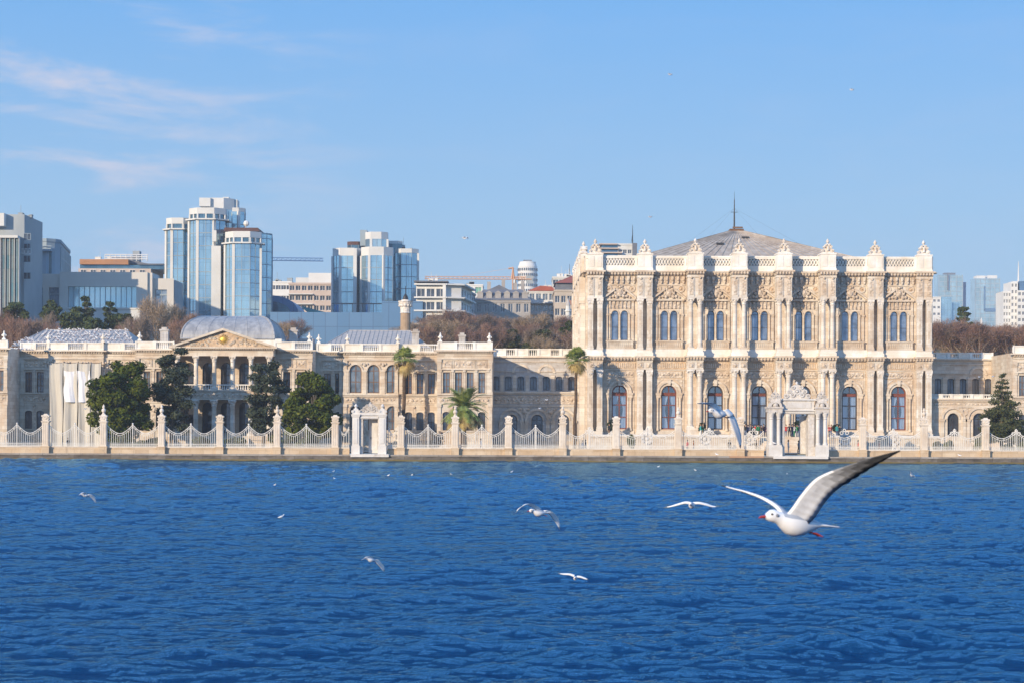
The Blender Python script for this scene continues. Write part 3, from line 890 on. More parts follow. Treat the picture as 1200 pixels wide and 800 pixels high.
def finial_mesh(w=2.0, h=2.1):
    """scrolled crest carrying a bud-shaped vase"""
    mb = MB()
    mb.taper(0, 0, 0, h*0.10, w, w*0.62, w*0.94, w*0.56)
    pts = [(-w*0.46, h*0.10), (w*0.46, h*0.10), (w*0.40, h*0.30), (w*0.30, h*0.36), (w*0.30, h*0.55), (w*0.16, h*0.64), (-w*0.16, h*0.64), (-w*0.30, h*0.55), (-w*0.30, h*0.36), (-w*0.40, h*0.30)]
    mb.prism_xz(pts, -w*0.20, w*0.20)
    for s_ in (-1, 1):
        for fx, fz, r in ((0.40, 0.20, 0.11), (0.28, 0.46, 0.10), (0.14, 0.60, 0.08)):
            mb.tube((s_*w*fx, -w*0.27, h*fz), (s_*w*fx, w*0.27, h*fz), r*w, n=9)
            mb.ring_xz(s_*w*fx, h*fz, r*w*0.35, r*w*0.75, -w*0.31, -w*0.27, 0, 2*math.pi, 8)
        mb.tube((0, s_*w*0.22, h*0.2), (0, s_*w*0.26, h*0.5), w*0.12, w*0.06, 8)
    mb.cur = 1
    mb.ring_xz(0, h*0.36, w*0.08, w*0.16, -w*0.26, -w*0.20, 0, 2*math.pi, 10)
    mb.cur = 0
    mb.lathe(0, 0, [(w*0.14, h*0.62), (w*0.07, h*0.68), (w*0.06, h*0.71), (w*0.13, h*0.78), (w*0.145, h*0.84), (w*0.09, h*0.89), (w*0.10, h*0.92), (w*0.05, h*0.96), (w*0.01, h*1.02)], 10)
    return mb.mesh('finial', ['stone_carved_white', 'stone_orange'])

HW = 287.8            # wall of the bays
ZT = 3.4              # terrace
def build_hall():
    piers = [(697, 'p'), (755.3, 'p'), (814.7, 'c'), (866.3, 'c'), (918.8, 'c'), (970.2, 'c'), (1026, 'p'), (1083, 'p')]
    YF = {'p': 286.7, 'c': 285.0}
    xs = [X(p, YF[k]) for p, k in piers]
    XL, XR = xs[0]-1.35, xs[-1]+1.35
    YB = 332.0
    H = thing('ceremonial_hall', 'tall two-storey ornate stone palace hall with paired columns, arched red doors and a pyramid roof', 'palace hall', ((XL+XR)/2, HW, 1.2))
    fr = Fr(0, HW)
    bays = [((xs[i]+xs[i+1])/2, i) for i in range(7)]
    # walls
    mb = MB()
    wall(mb, fr, XL, XR, 1.2, 11.5, [(c, 2.2, 4.4, 10.75, 1) for c, i in bays], 0.55, n=12)
    wall(mb, fr, XL, XR, 11.5, 14.5, [], 0.3)
    mb.cur = 1
    ops = []
    for c, i in bays: ops += [(c-0.68, 1.0, 17.2, 21.45, 1), (c+0.68, 1.0, 17.2, 21.45, 1)]
    wall(mb, fr, XL, XR, 14.5, 27.0, ops, 0.4, n=10)
    mb.quad((XR, HW, 1.2), (XR, YB, 1.2), (XR, YB, 27), (XR, HW, 27))
    mb.quad((XL, YB, 1.2), (XL, HW, 1.2), (XL, HW, 27), (XL, YB, 27))
    mb.quad((XR, YB, 1.2), (XL, YB, 1.2), (XL, YB, 27), (XR, YB, 27))
    mb.build('wall', ['stone_tan', 'stone_cream'], H)
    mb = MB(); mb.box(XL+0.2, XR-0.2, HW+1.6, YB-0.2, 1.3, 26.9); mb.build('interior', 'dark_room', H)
    # floor slabs of the front rooms keep the sun in its place
    mb = MB(); mb.box(XL+0.02, XR-0.02, HW-0.02, YB, 1.2, 3.6)
    mb.box(XL-0.25, XR+0.25, HW-0.45, HW+0.4, 1.2, 3.75); mb.build('plinth', 'stone_grey', H)
    # windows and doors
    for c, i in bays:
        red = i in (0, 1, 6)
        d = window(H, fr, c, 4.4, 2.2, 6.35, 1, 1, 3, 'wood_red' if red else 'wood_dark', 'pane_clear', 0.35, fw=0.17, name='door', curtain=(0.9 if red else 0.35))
        for s_ in (-1, 1):
            window(H, fr, c+s_*0.68, 17.2, 1.0, 4.25, 1, 0, 2, 'wood_dark', 'pane_blue', 0.28, fw=0.07)
    # door surrounds, shared by the seven bays
    mb = MB(); f0 = Fr(0, 0)
    mb.cur = 0
    mb.ring_xz(0, 9.65, 1.10, 1.32, -0.12, 0.0, 0, math.pi, 16)
    mb.ring_xz(0, 9.65, 1.46, 1.78, -0.26, 0.0, 0, math.pi, 16)
    mb.ring_xz(0, 9.65, 1.32, 1.46, -0.05, 0.0, 0, math.pi, 16)
    mb.prism_xz([(-0.2, 10.7), (0.2, 10.7), (0.28, 11.6), (-0.28, 11.6)], -0.36, 0)
    for s_ in (-1, 1):
        mb.box(s_*1.55-0.42, s_*1.55+0.42, -0.34, 0, 9.38, 9.66)
        mb.box(s_*1.55-0.34, s_*1.55+0.34, -0.24, 0, 8.95, 9.38)
        mb.lathe(s_*1.62, -0.2, [(0.2, 4.2), (0.2, 4.45), (0.13, 4.6), (0.12, 8.2), (0.16, 8.3), (0.12, 8.4), (0.22, 8.95)], 8)
        mb.box(s_*1.22-0.10, s_*1.22+0.10, -0.1, 0, 4.4, 8.95)
        mb.box(s_*2.12-0.06, s_*2.12+0.06, -0.08, 0, 4.2, 12.9)
    mb.box(-2.15, 2.15, -0.12, 0, 3.76, 4.2)
    mb.cur = 1
    mb.box(-1.95, 1.95, -0.10, 0, 11.85, 12.75)
    for s_ in (-1, 1): mb.prism_xz([(s_*2.0, 9.9), (s_*2.0, 11.65), (s_*0.75, 11.65), (s_*1.3, 11.25), (s_*1.78, 10.6)][::s_], -0.06, 0)
    for k in range(9):
        mb.ball((-1.7+k*0.425, -0.14, 12.3), 0.17 if k % 2 == 0 else 0.11, 6, 4, sy=0.8)
    mb.ring_xz(0, 12.3, 0.22, 0.36, -0.2, -0.1, 0, 2*math.pi, 10)
    mb.cur = 2
    mb.box(-2.3, 2.3, -0.06, 0, 13.15, 14.1)
    mb.cur = 0
    mb.box(-2.4, 2.4, -0.14, 0, 12.9, 13.05)
    for k in range(15): mb.box(-2.2+k*0.315-0.06, -2.2+k*0.315+0.06, -0.13, -0.06, 13.3, 13.95)
    door_sur = mb.mesh('door_surround', ['stone_cream', 'stone_carved', 'stone_orange'])
    # window surround of the upper floor: balcony, colonnettes, broken pediment, roundels, brackets
    mb = MB()
    mb.box(-2.0, 2.0, -0.50, 0, 15.95, 16.1); mb.box(-1.9, 1.9, -0.42, 0, 16.1, 16.95); mb.box(-2.05, 2.05, -0.55, 0, 16.95, 17.15)
    for k in range(11): mb.box(-1.5+k*0.3-0.06, -1.5+k*0.3+0.06, -0.50, -0.42, 16.25, 16.85)
    for s_ in (-1, 1): mb.box(s_*1.78-0.14, s_*1.78+0.14, -0.52, -0.42, 16.1, 16.95)
    for x in (0, -1.42, 1.42):
        mb.lathe(x, -0.1, [(0.17, 17.2), (0.17, 17.4), (0.10, 17.5), (0.10, 20.4), (0.13, 20.5), (0.10, 20.6), (0.19, 20.95)], 8)
    for s_ in (-1, 1):
        mb.box(s_*1.86-0.16, s_*1.86+0.16, -0.22, 0, 17.2, 20.7); mb.box(s_*1.86-0.22, s_*1.86+0.22, -0.28, 0, 20.7, 20.95); mb.box(s_*1.86-0.16, s_*1.86+0.16, -0.2, 0, 20.95, 22.85)
        mb.ring_xz(s_*0.68, 20.95, 0.50, 0.64, -0.12, 0, 0, math.pi, 10)
    mb.box(-2.15, 2.15, -0.40, 0, 22.85, 23.1)
    mb.cur = 1
    mb.box(-1.65, 1.65, -0.06, 0, 21.75, 22.7)
    for k in range(6):
        x = -1.4+k*0.56; mb.taper(x, -0.13, 21.85, 22.75, 0.10, 0.12, 0.26, 0.22); mb.ball((x, -0.18, 21.85), 0.12, 6, 4)
    mb.cur = 0
    for s_ in (-1, 1):      # raking bars of the broken pediment
        mb.prism_xz([(s_*2.35, 23.12), (s_*2.35, 23.36), (s_*0.75, 24.72), (s_*0.62, 24.40)][::s_], -0.46, 0)
        mb.ring_xz(s_*1.68, 24.62, 0.34, 0.52, -0.16, 0, 0, 2*math.pi, 14)
        mb.cur = 2
        mb.ring_xz(s_*1.68, 24.62, 0.0, 0.32, -0.10, 0, 0, 2*math.pi, 12)
        mb.ball((s_*1.68, -0.10, 24.62), 0.17, 8, 5)
        mb.cur = 1
        for fx, fz, r in ((0.95, 23.5, 0.24), (0.5, 23.45, 0.26), (0.62, 23.95, 0.24), (0.35, 24.5, 0.24), (1.4, 23.35, 0.16), (0.3, 24.95, 0.14)):
            mb.ball((s_*fx, -0.22, fz), r, 7, 5, sy=0.8)
        mb.ring_xz(s_*0.55, 24.2, 0.16, 0.27, -0.38, -0.1, 0, 2*math.pi, 9)
        mb.cur = 0
    mb.cur = 1
    mb.ball((0, -0.25, 24.0), 0.42, 10, 6, sy=0.7, sz=1.25); mb.ball((0, -0.25, 24.85), 0.22, 8, 5)
    mb.ring_xz(0, 24.0, 0.42, 0.56, -0.34, -0.05, 0, 2*math.pi, 14)
    mb.cur = 0
    mb.box(-2.3, 2.3, -0.14, 0, 25.12, 25.25)
    for k in range(6):
        x = -2.0+k*0.8
        mb.prism_xz([(x-0.19, 26.4), (x-0.19, 25.75), (x-0.09, 25.35), (x+0.09, 25.35), (x+0.19, 25.75), (x+0.19, 26.4)][::-1], -0.30, 0)
        mb.ball((x, -0.30, 25.9), 0.2, 7, 5); mb.ball((x, -0.22, 25.4), 0.12, 6, 4)
    mb.cur = 1
    for k in range(5):
        x = -1.6+k*0.8; mb.box(x-0.17, x+0.17, -0.05, 0, 25.45, 26.35)
    win_sur = mb.mesh('window_surround', ['stone_cream', 'stone_carved', 'stone_orange'])
    for c, i in bays:
        inst('door_surround', door_sur, H, (c, HW, 0)); inst('window_surround', win_sur, H, (c, HW, 0))
    # piers
    c_lo = column_mesh(12.95-4.6, 0.37); c_up = column_mesh(23.1-15.9, 0.33)
    p_lo = pilaster_mesh(12.95-4.1, 0.78, 1.0); p_up = pilaster_mesh(23.1-15.8, 0.74, 0.95)
    r_lo = pilaster_mesh(12.95-4.1, 0.62, 0.25, 'respond'); r_up = pilaster_mesh(23.1-15.8, 0.60, 0.25, 'respond')
    fin = finial_mesh(1.78, 2.15)
    for (px, k), x in zip(piers, xs):
        yf = YF[k]; hw = 1.13
        for s_ in (-1, 1):
            if k == 'c':
                inst('column', c_lo, H, (x+s_*0.66, yf+0.50, 4.6)); inst('column', c_up, H, (x+s_*0.66, yf+0.50, 15.9))
                inst('respond', r_lo, H, (x+s_*0.68, HW, 4.1)); inst('respond', r_up, H, (x+s_*0.68, HW, 15.8))
            else:
                inst('pilaster', p_lo, H, (x+s_*0.68, HW-0.05, 4.1)); inst('pilaster', p_up, H, (x+s_*0.68, HW-0.05, 15.8))
        mb = MB()
        mb.box(x-hw-0.12, x+hw+0.12, yf-0.14, HW, 1.2, 3.95); mb.box(x-hw, x+hw, yf-0.02, HW, 3.95, 4.098 if k == 'p' else 4.598)
        mb.build('pedestal', 'stone_pier', H)
        # broken-out entablature, lower then upper
        mb = MB()
        mb.box(x-hw+0.02, x+hw-0.02, yf+0.06, HW, 12.952, 14.3); mb.box(x-hw-0.03, x+hw+0.03, yf, HW, 12.96, 13.12); mb.box(x-hw-0.03, x+hw+0.03, yf, HW, 14.1, 14.3)
        mb.cur = 1
        for s_ in (-1, 1):
            mb.box(x+s_*0.6-0.4, x+s_*0.6+0.4, yf-0.01, yf+0.06, 13.25, 14.0); mb.ball((x+s_*0.6, yf-0.02, 13.62), 0.24, 8, 5, sy=0.6)
        e = mb.build('entablature_block', ['stone_pier', 'stone_carved'], H)
        mb = MB()
        mb.box(x-hw+0.02, x+hw-0.02, yf+0.08, HW, 23.102, 26.5)
        for s_ in (-1, 1):
            mb.box(x+s_*0.62-0.42, x+s_*0.62+0.42, yf-0.02, yf+0.08, 23.3, 26.0)
        mb.box(x-hw-0.04, x+hw+0.04, yf-0.04, HW, 26.1, 26.42); mb.box(x-hw-0.02, x+hw+0.02, yf-0.02, HW, 23.11, 23.3)
        mb.cur = 1
        for s_ in (-1, 1):
            mb.box(x+s_*0.62-0.26, x+s_*0.62+0.26, yf-0.07, yf-0.02, 23.6, 25.7); mb.ball((x+s_*0.62, yf-0.08, 26.0), 0.2, 6, 4)
        e = mb.build('entablature_block', ['stone_pier', 'stone_carved'], H)
        # parapet pedestal with its finial
        mb = MB(); mb.box(x-1.08, x+1.08, yf+0.15, HW+0.35, 27.2, 29.45)
        mb.box(x-1.16, x+1.16, yf+0.07, HW+0.42, 29.45, 29.62); mb.box(x-1.16, x+1.16, yf+0.07, HW+0.42, 27.2, 27.45)
        for s_ in (-1, 1): mb.box(x+s_*0.54-0.36, x+s_*0.54+0.36, yf+0.10, yf+0.15, 27.7, 29.2)
        pd = mb.build('parapet_pedestal', 'stone_white', H)
        inst('finial', fin, pd, (x, yf+1.0, 29.6))
    # cornices: along the bays, and breaking forward over each pier
    for z0, nm in ((14.3, 'middle_cornice'), (26.5, 'top_cornice')):
        mb = MB(); t = 0.0 if z0 < 20 else 0.05
        segs = []
        cur = XL
        mb.box(XL, XR, HW-0.35, HW, z0, z0+0.22); mb.box(XL-0.5, XR+0.5, HW-0.72, HW+0.5, z0+0.42, z0+0.60); mb.box(XL, XR, HW-0.5, HW, z0+0.22, z0+0.42)
        mb.cur = 1
        for c, i in bays: dentils(mb, fr, c-2.35, c+2.35, z0+0.12, z0+0.42, 0.35, 0.66, 0.47, 0.22)
        for (px, k), x in zip(piers, xs):
            yf = YF[k]; mb.cur = 0
            mb.box(x-1.2, x+1.2, yf-0.12, HW, z0+0.002, z0+0.22); mb.box(x-1.45, x+1.45, yf-0.42, HW, z0+0.423, z0+0.66)
            mb.box(x-1.25, x+1.25, yf-0.18, HW, z0+0.222, z0+0.423)
            mb.cur = 1
            dentils(mb, Fr(0, yf), x-1.3, x+1.3, z0+0.10, z0+0.42, 0.1, 0.38, 0.47, 0.22)
        mb.cur = 0
        # along the left flank
        mb.box(XL-0.7, XL, HW, YB, z0+0.30, z0+0.60)
        mb.cur = 1
        for k in range(80): y = HW+0.5+k*0.52; mb.box(XL-0.5, XL, y, y+0.24, z0+0.05, z0+0.30)
        mb.build(nm, ['stone_cream', 'stone_tan'], H)
    mb = MB(); mb.box(XL-0.1, XR+0.1, HW-0.55, HW+0.1, 14.905, 15.35); mb.box(XL-0.05, XR+0.05, HW-0.48, HW+0.1, 15.35, 15.94)
    for (px, k), x in zip(piers, xs): mb.box(x-1.2, x+1.2, YF[k]-0.08, HW-0.3, 14.965, 15.45); mb.box(x-1.08, x+1.08, YF[k]+0.04, HW-0.3, 15.45, 15.8 if k == 'p' else 15.9)
    mb.build('upper_plinth', 'stone_white', H)
    # pierced parapet
    mb = MB()
    mb.box(XL, XR, HW-0.30, HW+0.1, 27.16, 27.95); mb.box(XL, XR, HW-0.36, HW+0.16, 29.15, 29.36); mb.box(XL, XR, HW-0.30, HW+0.1, 28.95, 29.15)
    mb.box(XL, XR, HW-0.08, HW+0.1, 27.95, 28.95)
    q = mb.build('parapet', 'stone_white', H)
    for c, i in bays:
        mb = MB()
        mb.cur = 0
        mb.box(c-2.15, c+2.15, HW-0.11, HW-0.08, 28.0, 28.92)  # darker backing sheet; shade of the holes put into its colour
        mb.cur = 1
        n = 10; wd = 4.3/n
        for j in range(n):
            x0 = c-2.15+j*wd
            for a, b in (((x0, 28.0), (x0+wd, 28.92)), ((x0, 28.92), (x0+wd, 28.0))):
                mb.tube((a[0], HW-0.2, a[1]), (b[0], HW-0.2, b[1]), 0.07, n=4)
            mb.ball((x0+wd/2, HW-0.2, 28.46), 0.12, 6, 4)
        for s_ in (-1, 1):
            mb.box(c+s_*2.28-0.16, c+s_*2.28+0.16, HW-0.26, HW-0.08, 27.95, 28.95)
        mb.build('lattice', ['lattice_hole_shade', 'stone_white'], q)
    # left flank: piers, entablature, parapet and its finials
    mb = MB()
    mb.box(XL-0.15, XL+0.25, HW+0.2, YB, 27.1, 29.3); mb.box(XL-0.25, XL+0.35, HW+0.2, YB, 29.3, 29.5)
    for y in (291.5, 300, 309, 318, 327):
        mb.box(XL-0.8, XL, y-1.0, y+1.0, 1.2, 4.1); mb.box(XL-0.75, XL, y-0.9, y+0.9, 4.1, 12.2); mb.box(XL-0.8, XL, y-1.0, y+1.0, 12.2, 14.3)
        mb.box(XL-0.7, XL, y-0.9, y+0.9, 15.0, 22.6); mb.box(XL-0.85, XL, y-1.0, y+1.0, 22.6, 26.5); mb.box(XL-0.7, XL+0.4, y-1, y+1, 27.1, 29.6)
    s = mb.build('side_piers', 'stone_pier', H)
    for y in (291.5, 300, 309, 318, 327): inst('finial', fin, s, (XL-0.2, y, 29.6), R(90))
    # roof
    cx, cy, bx, by, zb, za = 35.6, 317.5, 17.5, 15.0, 30.3, 36.0
    mb = MB()
    mb.box(XL+0.3, XR-0.3, HW+0.2, YB-0.1, 26.8, 27.3); mb.box(cx-bx-0.2, cx+bx+0.2, cy-by-0.2, cy+by+0.2, 27.3, 30.3)
    n = 26
    b = [(cx-bx, cy-by), (cx+bx, cy-by), (cx+bx, cy+by), (cx-bx, cy+by)]
    for i in range(4):
        p, q2 = b[i], b[(i+1) % 4]
        a_ = (cx+(p[0]-cx)*0.05, cy+(p[1]-cy)*0.05); b_ = (cx+(q2[0]-cx)*0.05, cy+(q2[1]-cy)*0.05)
        mb.quad((p[0], p[1], zb), (q2[0], q2[1], zb), (b_[0], b_[1], za), (a_[0], a_[1], za))
    for i in range(n+1):
        f = i/n; x = cx-bx+2*bx*f
        xt = cx+(x-cx)*0.05
        mb.tube((x, cy-by, zb+0.03), (xt, cy-by*0.05, za+0.03), 0.06, n=4)
        y = cy-by+2*by*f; yt = cy+(y-cy)*0.05
        mb.tube((cx-bx, y, zb+0.03), (cx-bx*0.05, yt, za+0.03), 0.06, n=4); mb.tube((cx+bx, y, zb+0.03), (cx+bx*0.05, yt, za+0.03), 0.06, n=4)
    for p in b: mb.tube((p[0], p[1], zb), (cx, cy, za+0.1), 0.14, n=6)
    rf = mb.build('roof', 'hall_roof', H)
    mb = MB(); mb.box(cx-1.1, cx+1.1, cy-1.1, cy+1.1, za-0.2, za+0.25); mb.box(cx-0.7, cx+0.9, cy-1.4, cy-1.2, za+0.3, za+0.55)
    mb.build('roof_cap', 'wood_brown', rf)
    for xx, zz in ((cx-3.4, 33.0), (cx+0.9, 34.3)):
        mb = MB(); yy = cy-by*(za-zz)/(za-zb)
        mb.box(xx-0.55, xx+0.55, yy-0.5, yy+0.6, zz-0.1, zz+0.35); mb.build('roof_hatch', 'dark_metal', rf)
    mb = MB(); mb.tube((cx-0.3, cy, za), (cx-0.3, cy, za+3.0), 0.16, 0.12); mb.tube((cx-0.3, cy, za+3.0), (cx-0.3, cy, za+5.0), 0.10, 0.07); mb.tube((cx-0.3, cy, za+5), (cx-0.3, cy, za+6.3), 0.04, 0.02)
    mb.tube((cx-0.8, cy, za+3.0), (cx+0.2, cy, za+3.0), 0.04, n=4)
    for dx, dy in ((-9, -6), (10, -6), (-6, 5), (7, 6)): mb.tube((cx-0.3, cy, za+3.6), (cx+dx, cy+dy, za-3.0), 0.008, n=3)
    mb.build('antenna', 'dark_metal', rf)
    # terrace with stairs
    mb = MB()
    tx0, tx1, s0, s1 = XL+0.5, XR-0.5, X(890, 281), X(972, 281)
    mb.box(tx0, s0, 280.0, HW-0.4, 1.2, ZT); mb.box(s1, tx1, 280.0, HW-0.4, 1.2, ZT); mb.box(s0, s1, 282.0, HW-0.4, 1.2, ZT)
    for k in range(8): mb.box(s0, s1, 278.8+k*0.4, 282.0, 1.2, 1.2+0.275*(k+1)-0.003*k)
    mb.box(tx0-0.1, s0+0.1, 279.85, 280.05, ZT-0.18, ZT+0.03); mb.box(s1-0.1, tx1+0.1, 279.85, 280.05, ZT-0.18, ZT+0.03)
    t = mb.build('terrace', 'stone_cream', H)
    mb = MB()
    for a, b2 in ((tx0, s0), (s1, tx1)): mb.box(a, b2, 280.1, 280.5, ZT+0.03, ZT+0.22)
    mb.build('coping', 'marble', t)
    return H, xs, XL, XR
HALL, HX, HXL, HXR = build_hall()

# ------------------------------------------------------------------ the low wings
plaque_cache = {}
def relief(mb, fr, a0, a1, z0, z1, d=0.05, knob=0.5):
    """raised carved panel: frame, ground and a row of rosettes"""
    mb.fbox(fr, a0, a1, z0, z1, 0, d)
    n = max(1, int((a1-a0)/knob))
    r = min((z1-z0)*0.32, knob*0.36)
    for i in range(n):
        c = a0+(a1-a0)*(i+0.5)/n
        x, y, z = fr.p(c, (z0+z1)/2, d)
        mb.ball((x, y, z), r if i % 2 == 0 else r*0.65, 6, 4)

def balustrade(mb, fr, a0, a1, z0, h, pat, d=0.0):
    """alternating solid panels and turned balusters between square dies"""
    mb.fbox(fr, a0, a1, z0, z0+0.14, -0.35, 0.05+d); mb.fbox(fr, a0, a1, z0+h-0.16, z0+h, -0.38, 0.08+d)
    n = max(1, int(round((a1-a0)/pat))); w = (a1-a0)/n
    for i in range(n+1):
        a = a0+w*i
        mb.fbox(fr, max(a0, a-0.22), min(a1, a+0.22), z0, z0+h+0.04, -0.40, 0.11+d)
    for i in range(n):
        b0, b1 = a0+w*i+0.22, a0+w*(i+1)-0.22
        if i % 2 == 0:
            mb.fbox(fr, b0, b1, z0+0.14, z0+h-0.16, -0.25, -0.02+d); mb.fbox(fr, b0+0.2, b1-0.2, z0+0.3, z0+h-0.32, -0.02+d, 0.02+d)
        else:
            k = max(2, int((b1-b0)/0.27))
            for j in range(k):
                c = b0+(b1-b0)*(j+0.5)/k; x, y, _ = fr.p(c, 0, -0.13)
                mb.lathe(x, y, [(0.07, z0+0.12), (0.10, z0+0.12+(h-0.3)*0.3), (0.045, z0+0.12+(h-0.3)*0.7), (0.08, z0+h-0.15)], 6)

STATUE = None
def statuette(parent, loc, s=1.0):
    global STATUE
    if STATUE is None:
        mb = MB(); mb.taper(0, 0, 0, 0.25, 0.6, 0.6, 0.5, 0.5)
        mb.lathe(0, 0, [(0.2, 0.25), (0.12, 0.4), (0.26, 0.62), (0.28, 0.8), (0.16, 1.0), (0.1, 1.08), (0.14, 1.2), (0.02, 1.42)], 9)
        for s_ in (-1, 1): mb.tube((s_*0.27, -0.1, 0.7), (s_*0.27, 0.1, 0.7), 0.12, n=7)
        STATUE = mb.mesh('urn', 'stone_white')
    return inst('urn', STATUE, parent, loc, 0, (s, s, s))

def wing_segment(B, x0, x1, Y, up, lo, tall=False, arch_up=False, arch_lo=True, sides=(), urns=(), par='cream', YB=312.0):
    """one stretch of the two-storey palace front; up/lo are window centres in metres"""
    fr = Fr(0, Y)
    mb = MB()
    if arch_up: ops_u = [(c, 1.72, 9.5, 13.6, 1) for c in up]
    else: ops_u = [(c, 1.0, 9.4, 12.35, 0) for c in up]
    wlo = 1.6 if arch_up else 1.05
    ops_l = [(c, wlo, 4.1, 7.6 if arch_up else 6.75, (1 if arch_up else 0.55) if arch_lo else 0) for c in lo]
    wall(mb, fr, x0, x1, 1.2, 9.0, ops_l, 0.3); wall(mb, fr, x0, x1, 9.0, 15.6, ops_u, 0.3)
    for s_ in sides:      # flank walls back to the recessed front
        xx, yy = s_
        mb.quad((xx, Y, 1.2), (xx, yy, 1.2), (xx, yy, 15.6), (xx, Y, 15.6))
    mb.build('wall', 'stone_cream' , B)
    for c in up:
        if arch_up: window(B, fr, c, 9.5, 1.72, 4.1, 1, 1, 2, 'wood_brown', 'pane_teal', 0.22, fw=0.13)
        else: window(B, fr, c, 9.4, 1.0, 2.95, 0, 1, 2, 'wood_brown', 'pane_dark' if Y > 289 else 'pane_teal', 0.22, fw=0.10)
    for c in lo:
        if arch_up: window(B, fr, c, 4.1, 1.6, 3.5, 1, 1, 2, 'wood_brown', 'pane_teal', 0.22, fw=0.12)
        else: window(B, fr, c, 4.1, 1.05, 2.65, 0.55, 1, 2, 'wood_dark', 'pane_dark', 0.22, fw=0.08)
    # mouldings
    mb = MB()
    ex0, ex1 = x0-0.001, x1+0.001
    mb.cur = 0
    mb.fbox(fr, ex0, ex1, 1.2, 2.3, 0, 0.22); mb.fbox(fr, ex0, ex1, 8.92, 9.05, 0, 0.18); mb.fbox(fr, ex0, ex1, 9.15, 9.35, 0, 0.24); mb.fbox(fr, ex0, ex1, 7.85, 7.98, 0, 0.14)
    mb.cur = 1
    if not arch_up: relief(mb, fr, x0+0.4, x1-0.4, 8.05, 8.85, 0.05, 0.62)
    else: relief(mb, fr, x0+0.4, x1-0.4, 8.2, 8.85, 0.05, 0.5)
    mb.cur = 0
    # edge pilasters and the mullion pilasters between windows
    edges = [x0+0.32, x1-0.32]
    for e in edges:
        for z0, z1 in ((2.3, 7.85), (9.35, 14.2)):
            mb.fbox(fr, e-0.26, e+0.26, z0, z1, 0, 0.16); mb.fbox(fr, e-0.32, e+0.32, z0, z0+0.3, 0, 0.22); mb.fbox(fr, e-0.33, e+0.33, z1-0.42, z1, 0, 0.24)
    if up:
        gap = (up[1]-up[0]) if len(up) > 1 else 2.0
        mids = [up[0]-gap/2] + [(a+b)/2 for a, b in zip(up, up[1:])] + [up[-1]+gap/2]
        for m in mids:
            if arch_up:
                mb.fbox(fr, m-0.30, m+0.30, 9.36, 12.9, 0, 0.13); mb.fbox(fr, m-0.36, m+0.36, 12.6, 12.85, 0, 0.20)
                x, y, z = fr.p(m, 13.6, 0.1)
                mb.ball((x, y, z), 0.24, 7, 5); mb.ball((x-0.4, y, z+0.15), 0.16, 6, 4); mb.ball((x+0.4, y, z+0.15), 0.16, 6, 4)
            else:
                mb.fbox(fr, m-0.14, m+0.14, 9.36, 12.7, 0, 0.14); mb.fbox(fr, m-0.2, m+0.2, 12.42, 12.72, 0, 0.24)
        if not arch_up: mb.fbox(fr, mids[0]-0.3, mids[-1]+0.3, 12.72, 12.9, 0, 0.30)
        for c in up:
            if arch_up: mb.ring_xz(c, 13.6-0.86, 0.88, 1.10, Y-0.16, Y, 0, math.pi, 12)
            else:
                for s_ in (-1, 1): mb.fbox(fr, c+s_*0.58-0.07, c+s_*0.58+0.07, 9.36, 12.4, 0, 0.07)
                mb.fbox(fr, c-0.65, c+0.65, 12.4, 12.52, 0, 0.10)
    for c in lo:
        r = wlo/2
        if arch_up: mb.ring_xz(c, 7.6-0.8, 0.82, 1.05, Y-0.14, Y, 0, math.pi, 10)
        else:
            for s_ in (-1, 1): mb.fbox(fr, c+s_*0.62-0.08, c+s_*0.62+0.08, 4.0, 6.5, 0, 0.08)
        mb.fbox(fr, c-r-0.2, c+r+0.2, 3.9, 4.08, 0, 0.16)
    if lo:
        mb.cur = 1
        for m in [(a+b)/2 for a, b in zip(lo, lo[1:])]:
            mb.fbox(fr, m-0.22, m+0.22, 2.3, 7.3, 0, 0.09); x, y, z = fr.p(m, 7.45, 0.1); mb.ball((x, y, z), 0.2, 6, 4)
    # relief tablets in the upper frieze
    mb.cur = 1
    if not arch_up and up:
        if len(up) >= 4: sp = [(up[0]-0.6, up[0]+0.7), (up[1]-0.6, up[-2]+0.6), (up[-1]-0.7, up[-1]+0.6)]
        elif len(up) == 2: sp = [(up[0]-0.6, up[0]+0.6), (up[1]-0.6, up[1]+0.6)]
        else: sp = [(up[0]-0.7, up[-1]+0.7)]
        for a, b in sp: relief(mb, fr, a, b, 13.1, 14.0, 0.05, 0.45)
        mb.cur = 0
        for a, b in sp:
            mb.fbox(fr, a-0.14, a-0.04, 13.0, 14.1, 0, 0.09); mb.fbox(fr, b+0.04, b+0.14, 13.0, 14.1, 0, 0.09)
    mb.cur = 0
    mb.fbox(fr, ex0, ex1, 14.22, 14.42, 0, 0.2)
    mb.build('ornament', ['stone_cream', 'stone_carved'], B)
    # cornice and parapet
    mb = MB(); o = 0.5
    mb.fbox(fr, x0-(o if sides else 0), x1+(o if sides else 0), 15.32, 15.52, -0.5, 0.55); mb.fbox(fr, x0, x1, 15.05, 15.14, -0.1, 0.28)
    mb.fbox(fr, x0, x1, 14.75, 15.05, -0.1, 0.12)
    mb.cur = 1; dentils(mb, fr, x0+0.05, x1-0.05, 15.10, 15.32, 0.0, 0.40, 0.36, 0.18)
    mb.build('cornice', ['stone_cream', 'stone_tan'], B)
    mb = MB(); balustrade(mb, fr, x0, x1, 15.52, 1.12, 2.5)
    p = mb.build('parapet', 'stone_white', B)
    for u in urns: statuette(p, fr.p(u, 16.68, -0.14), 0.95)
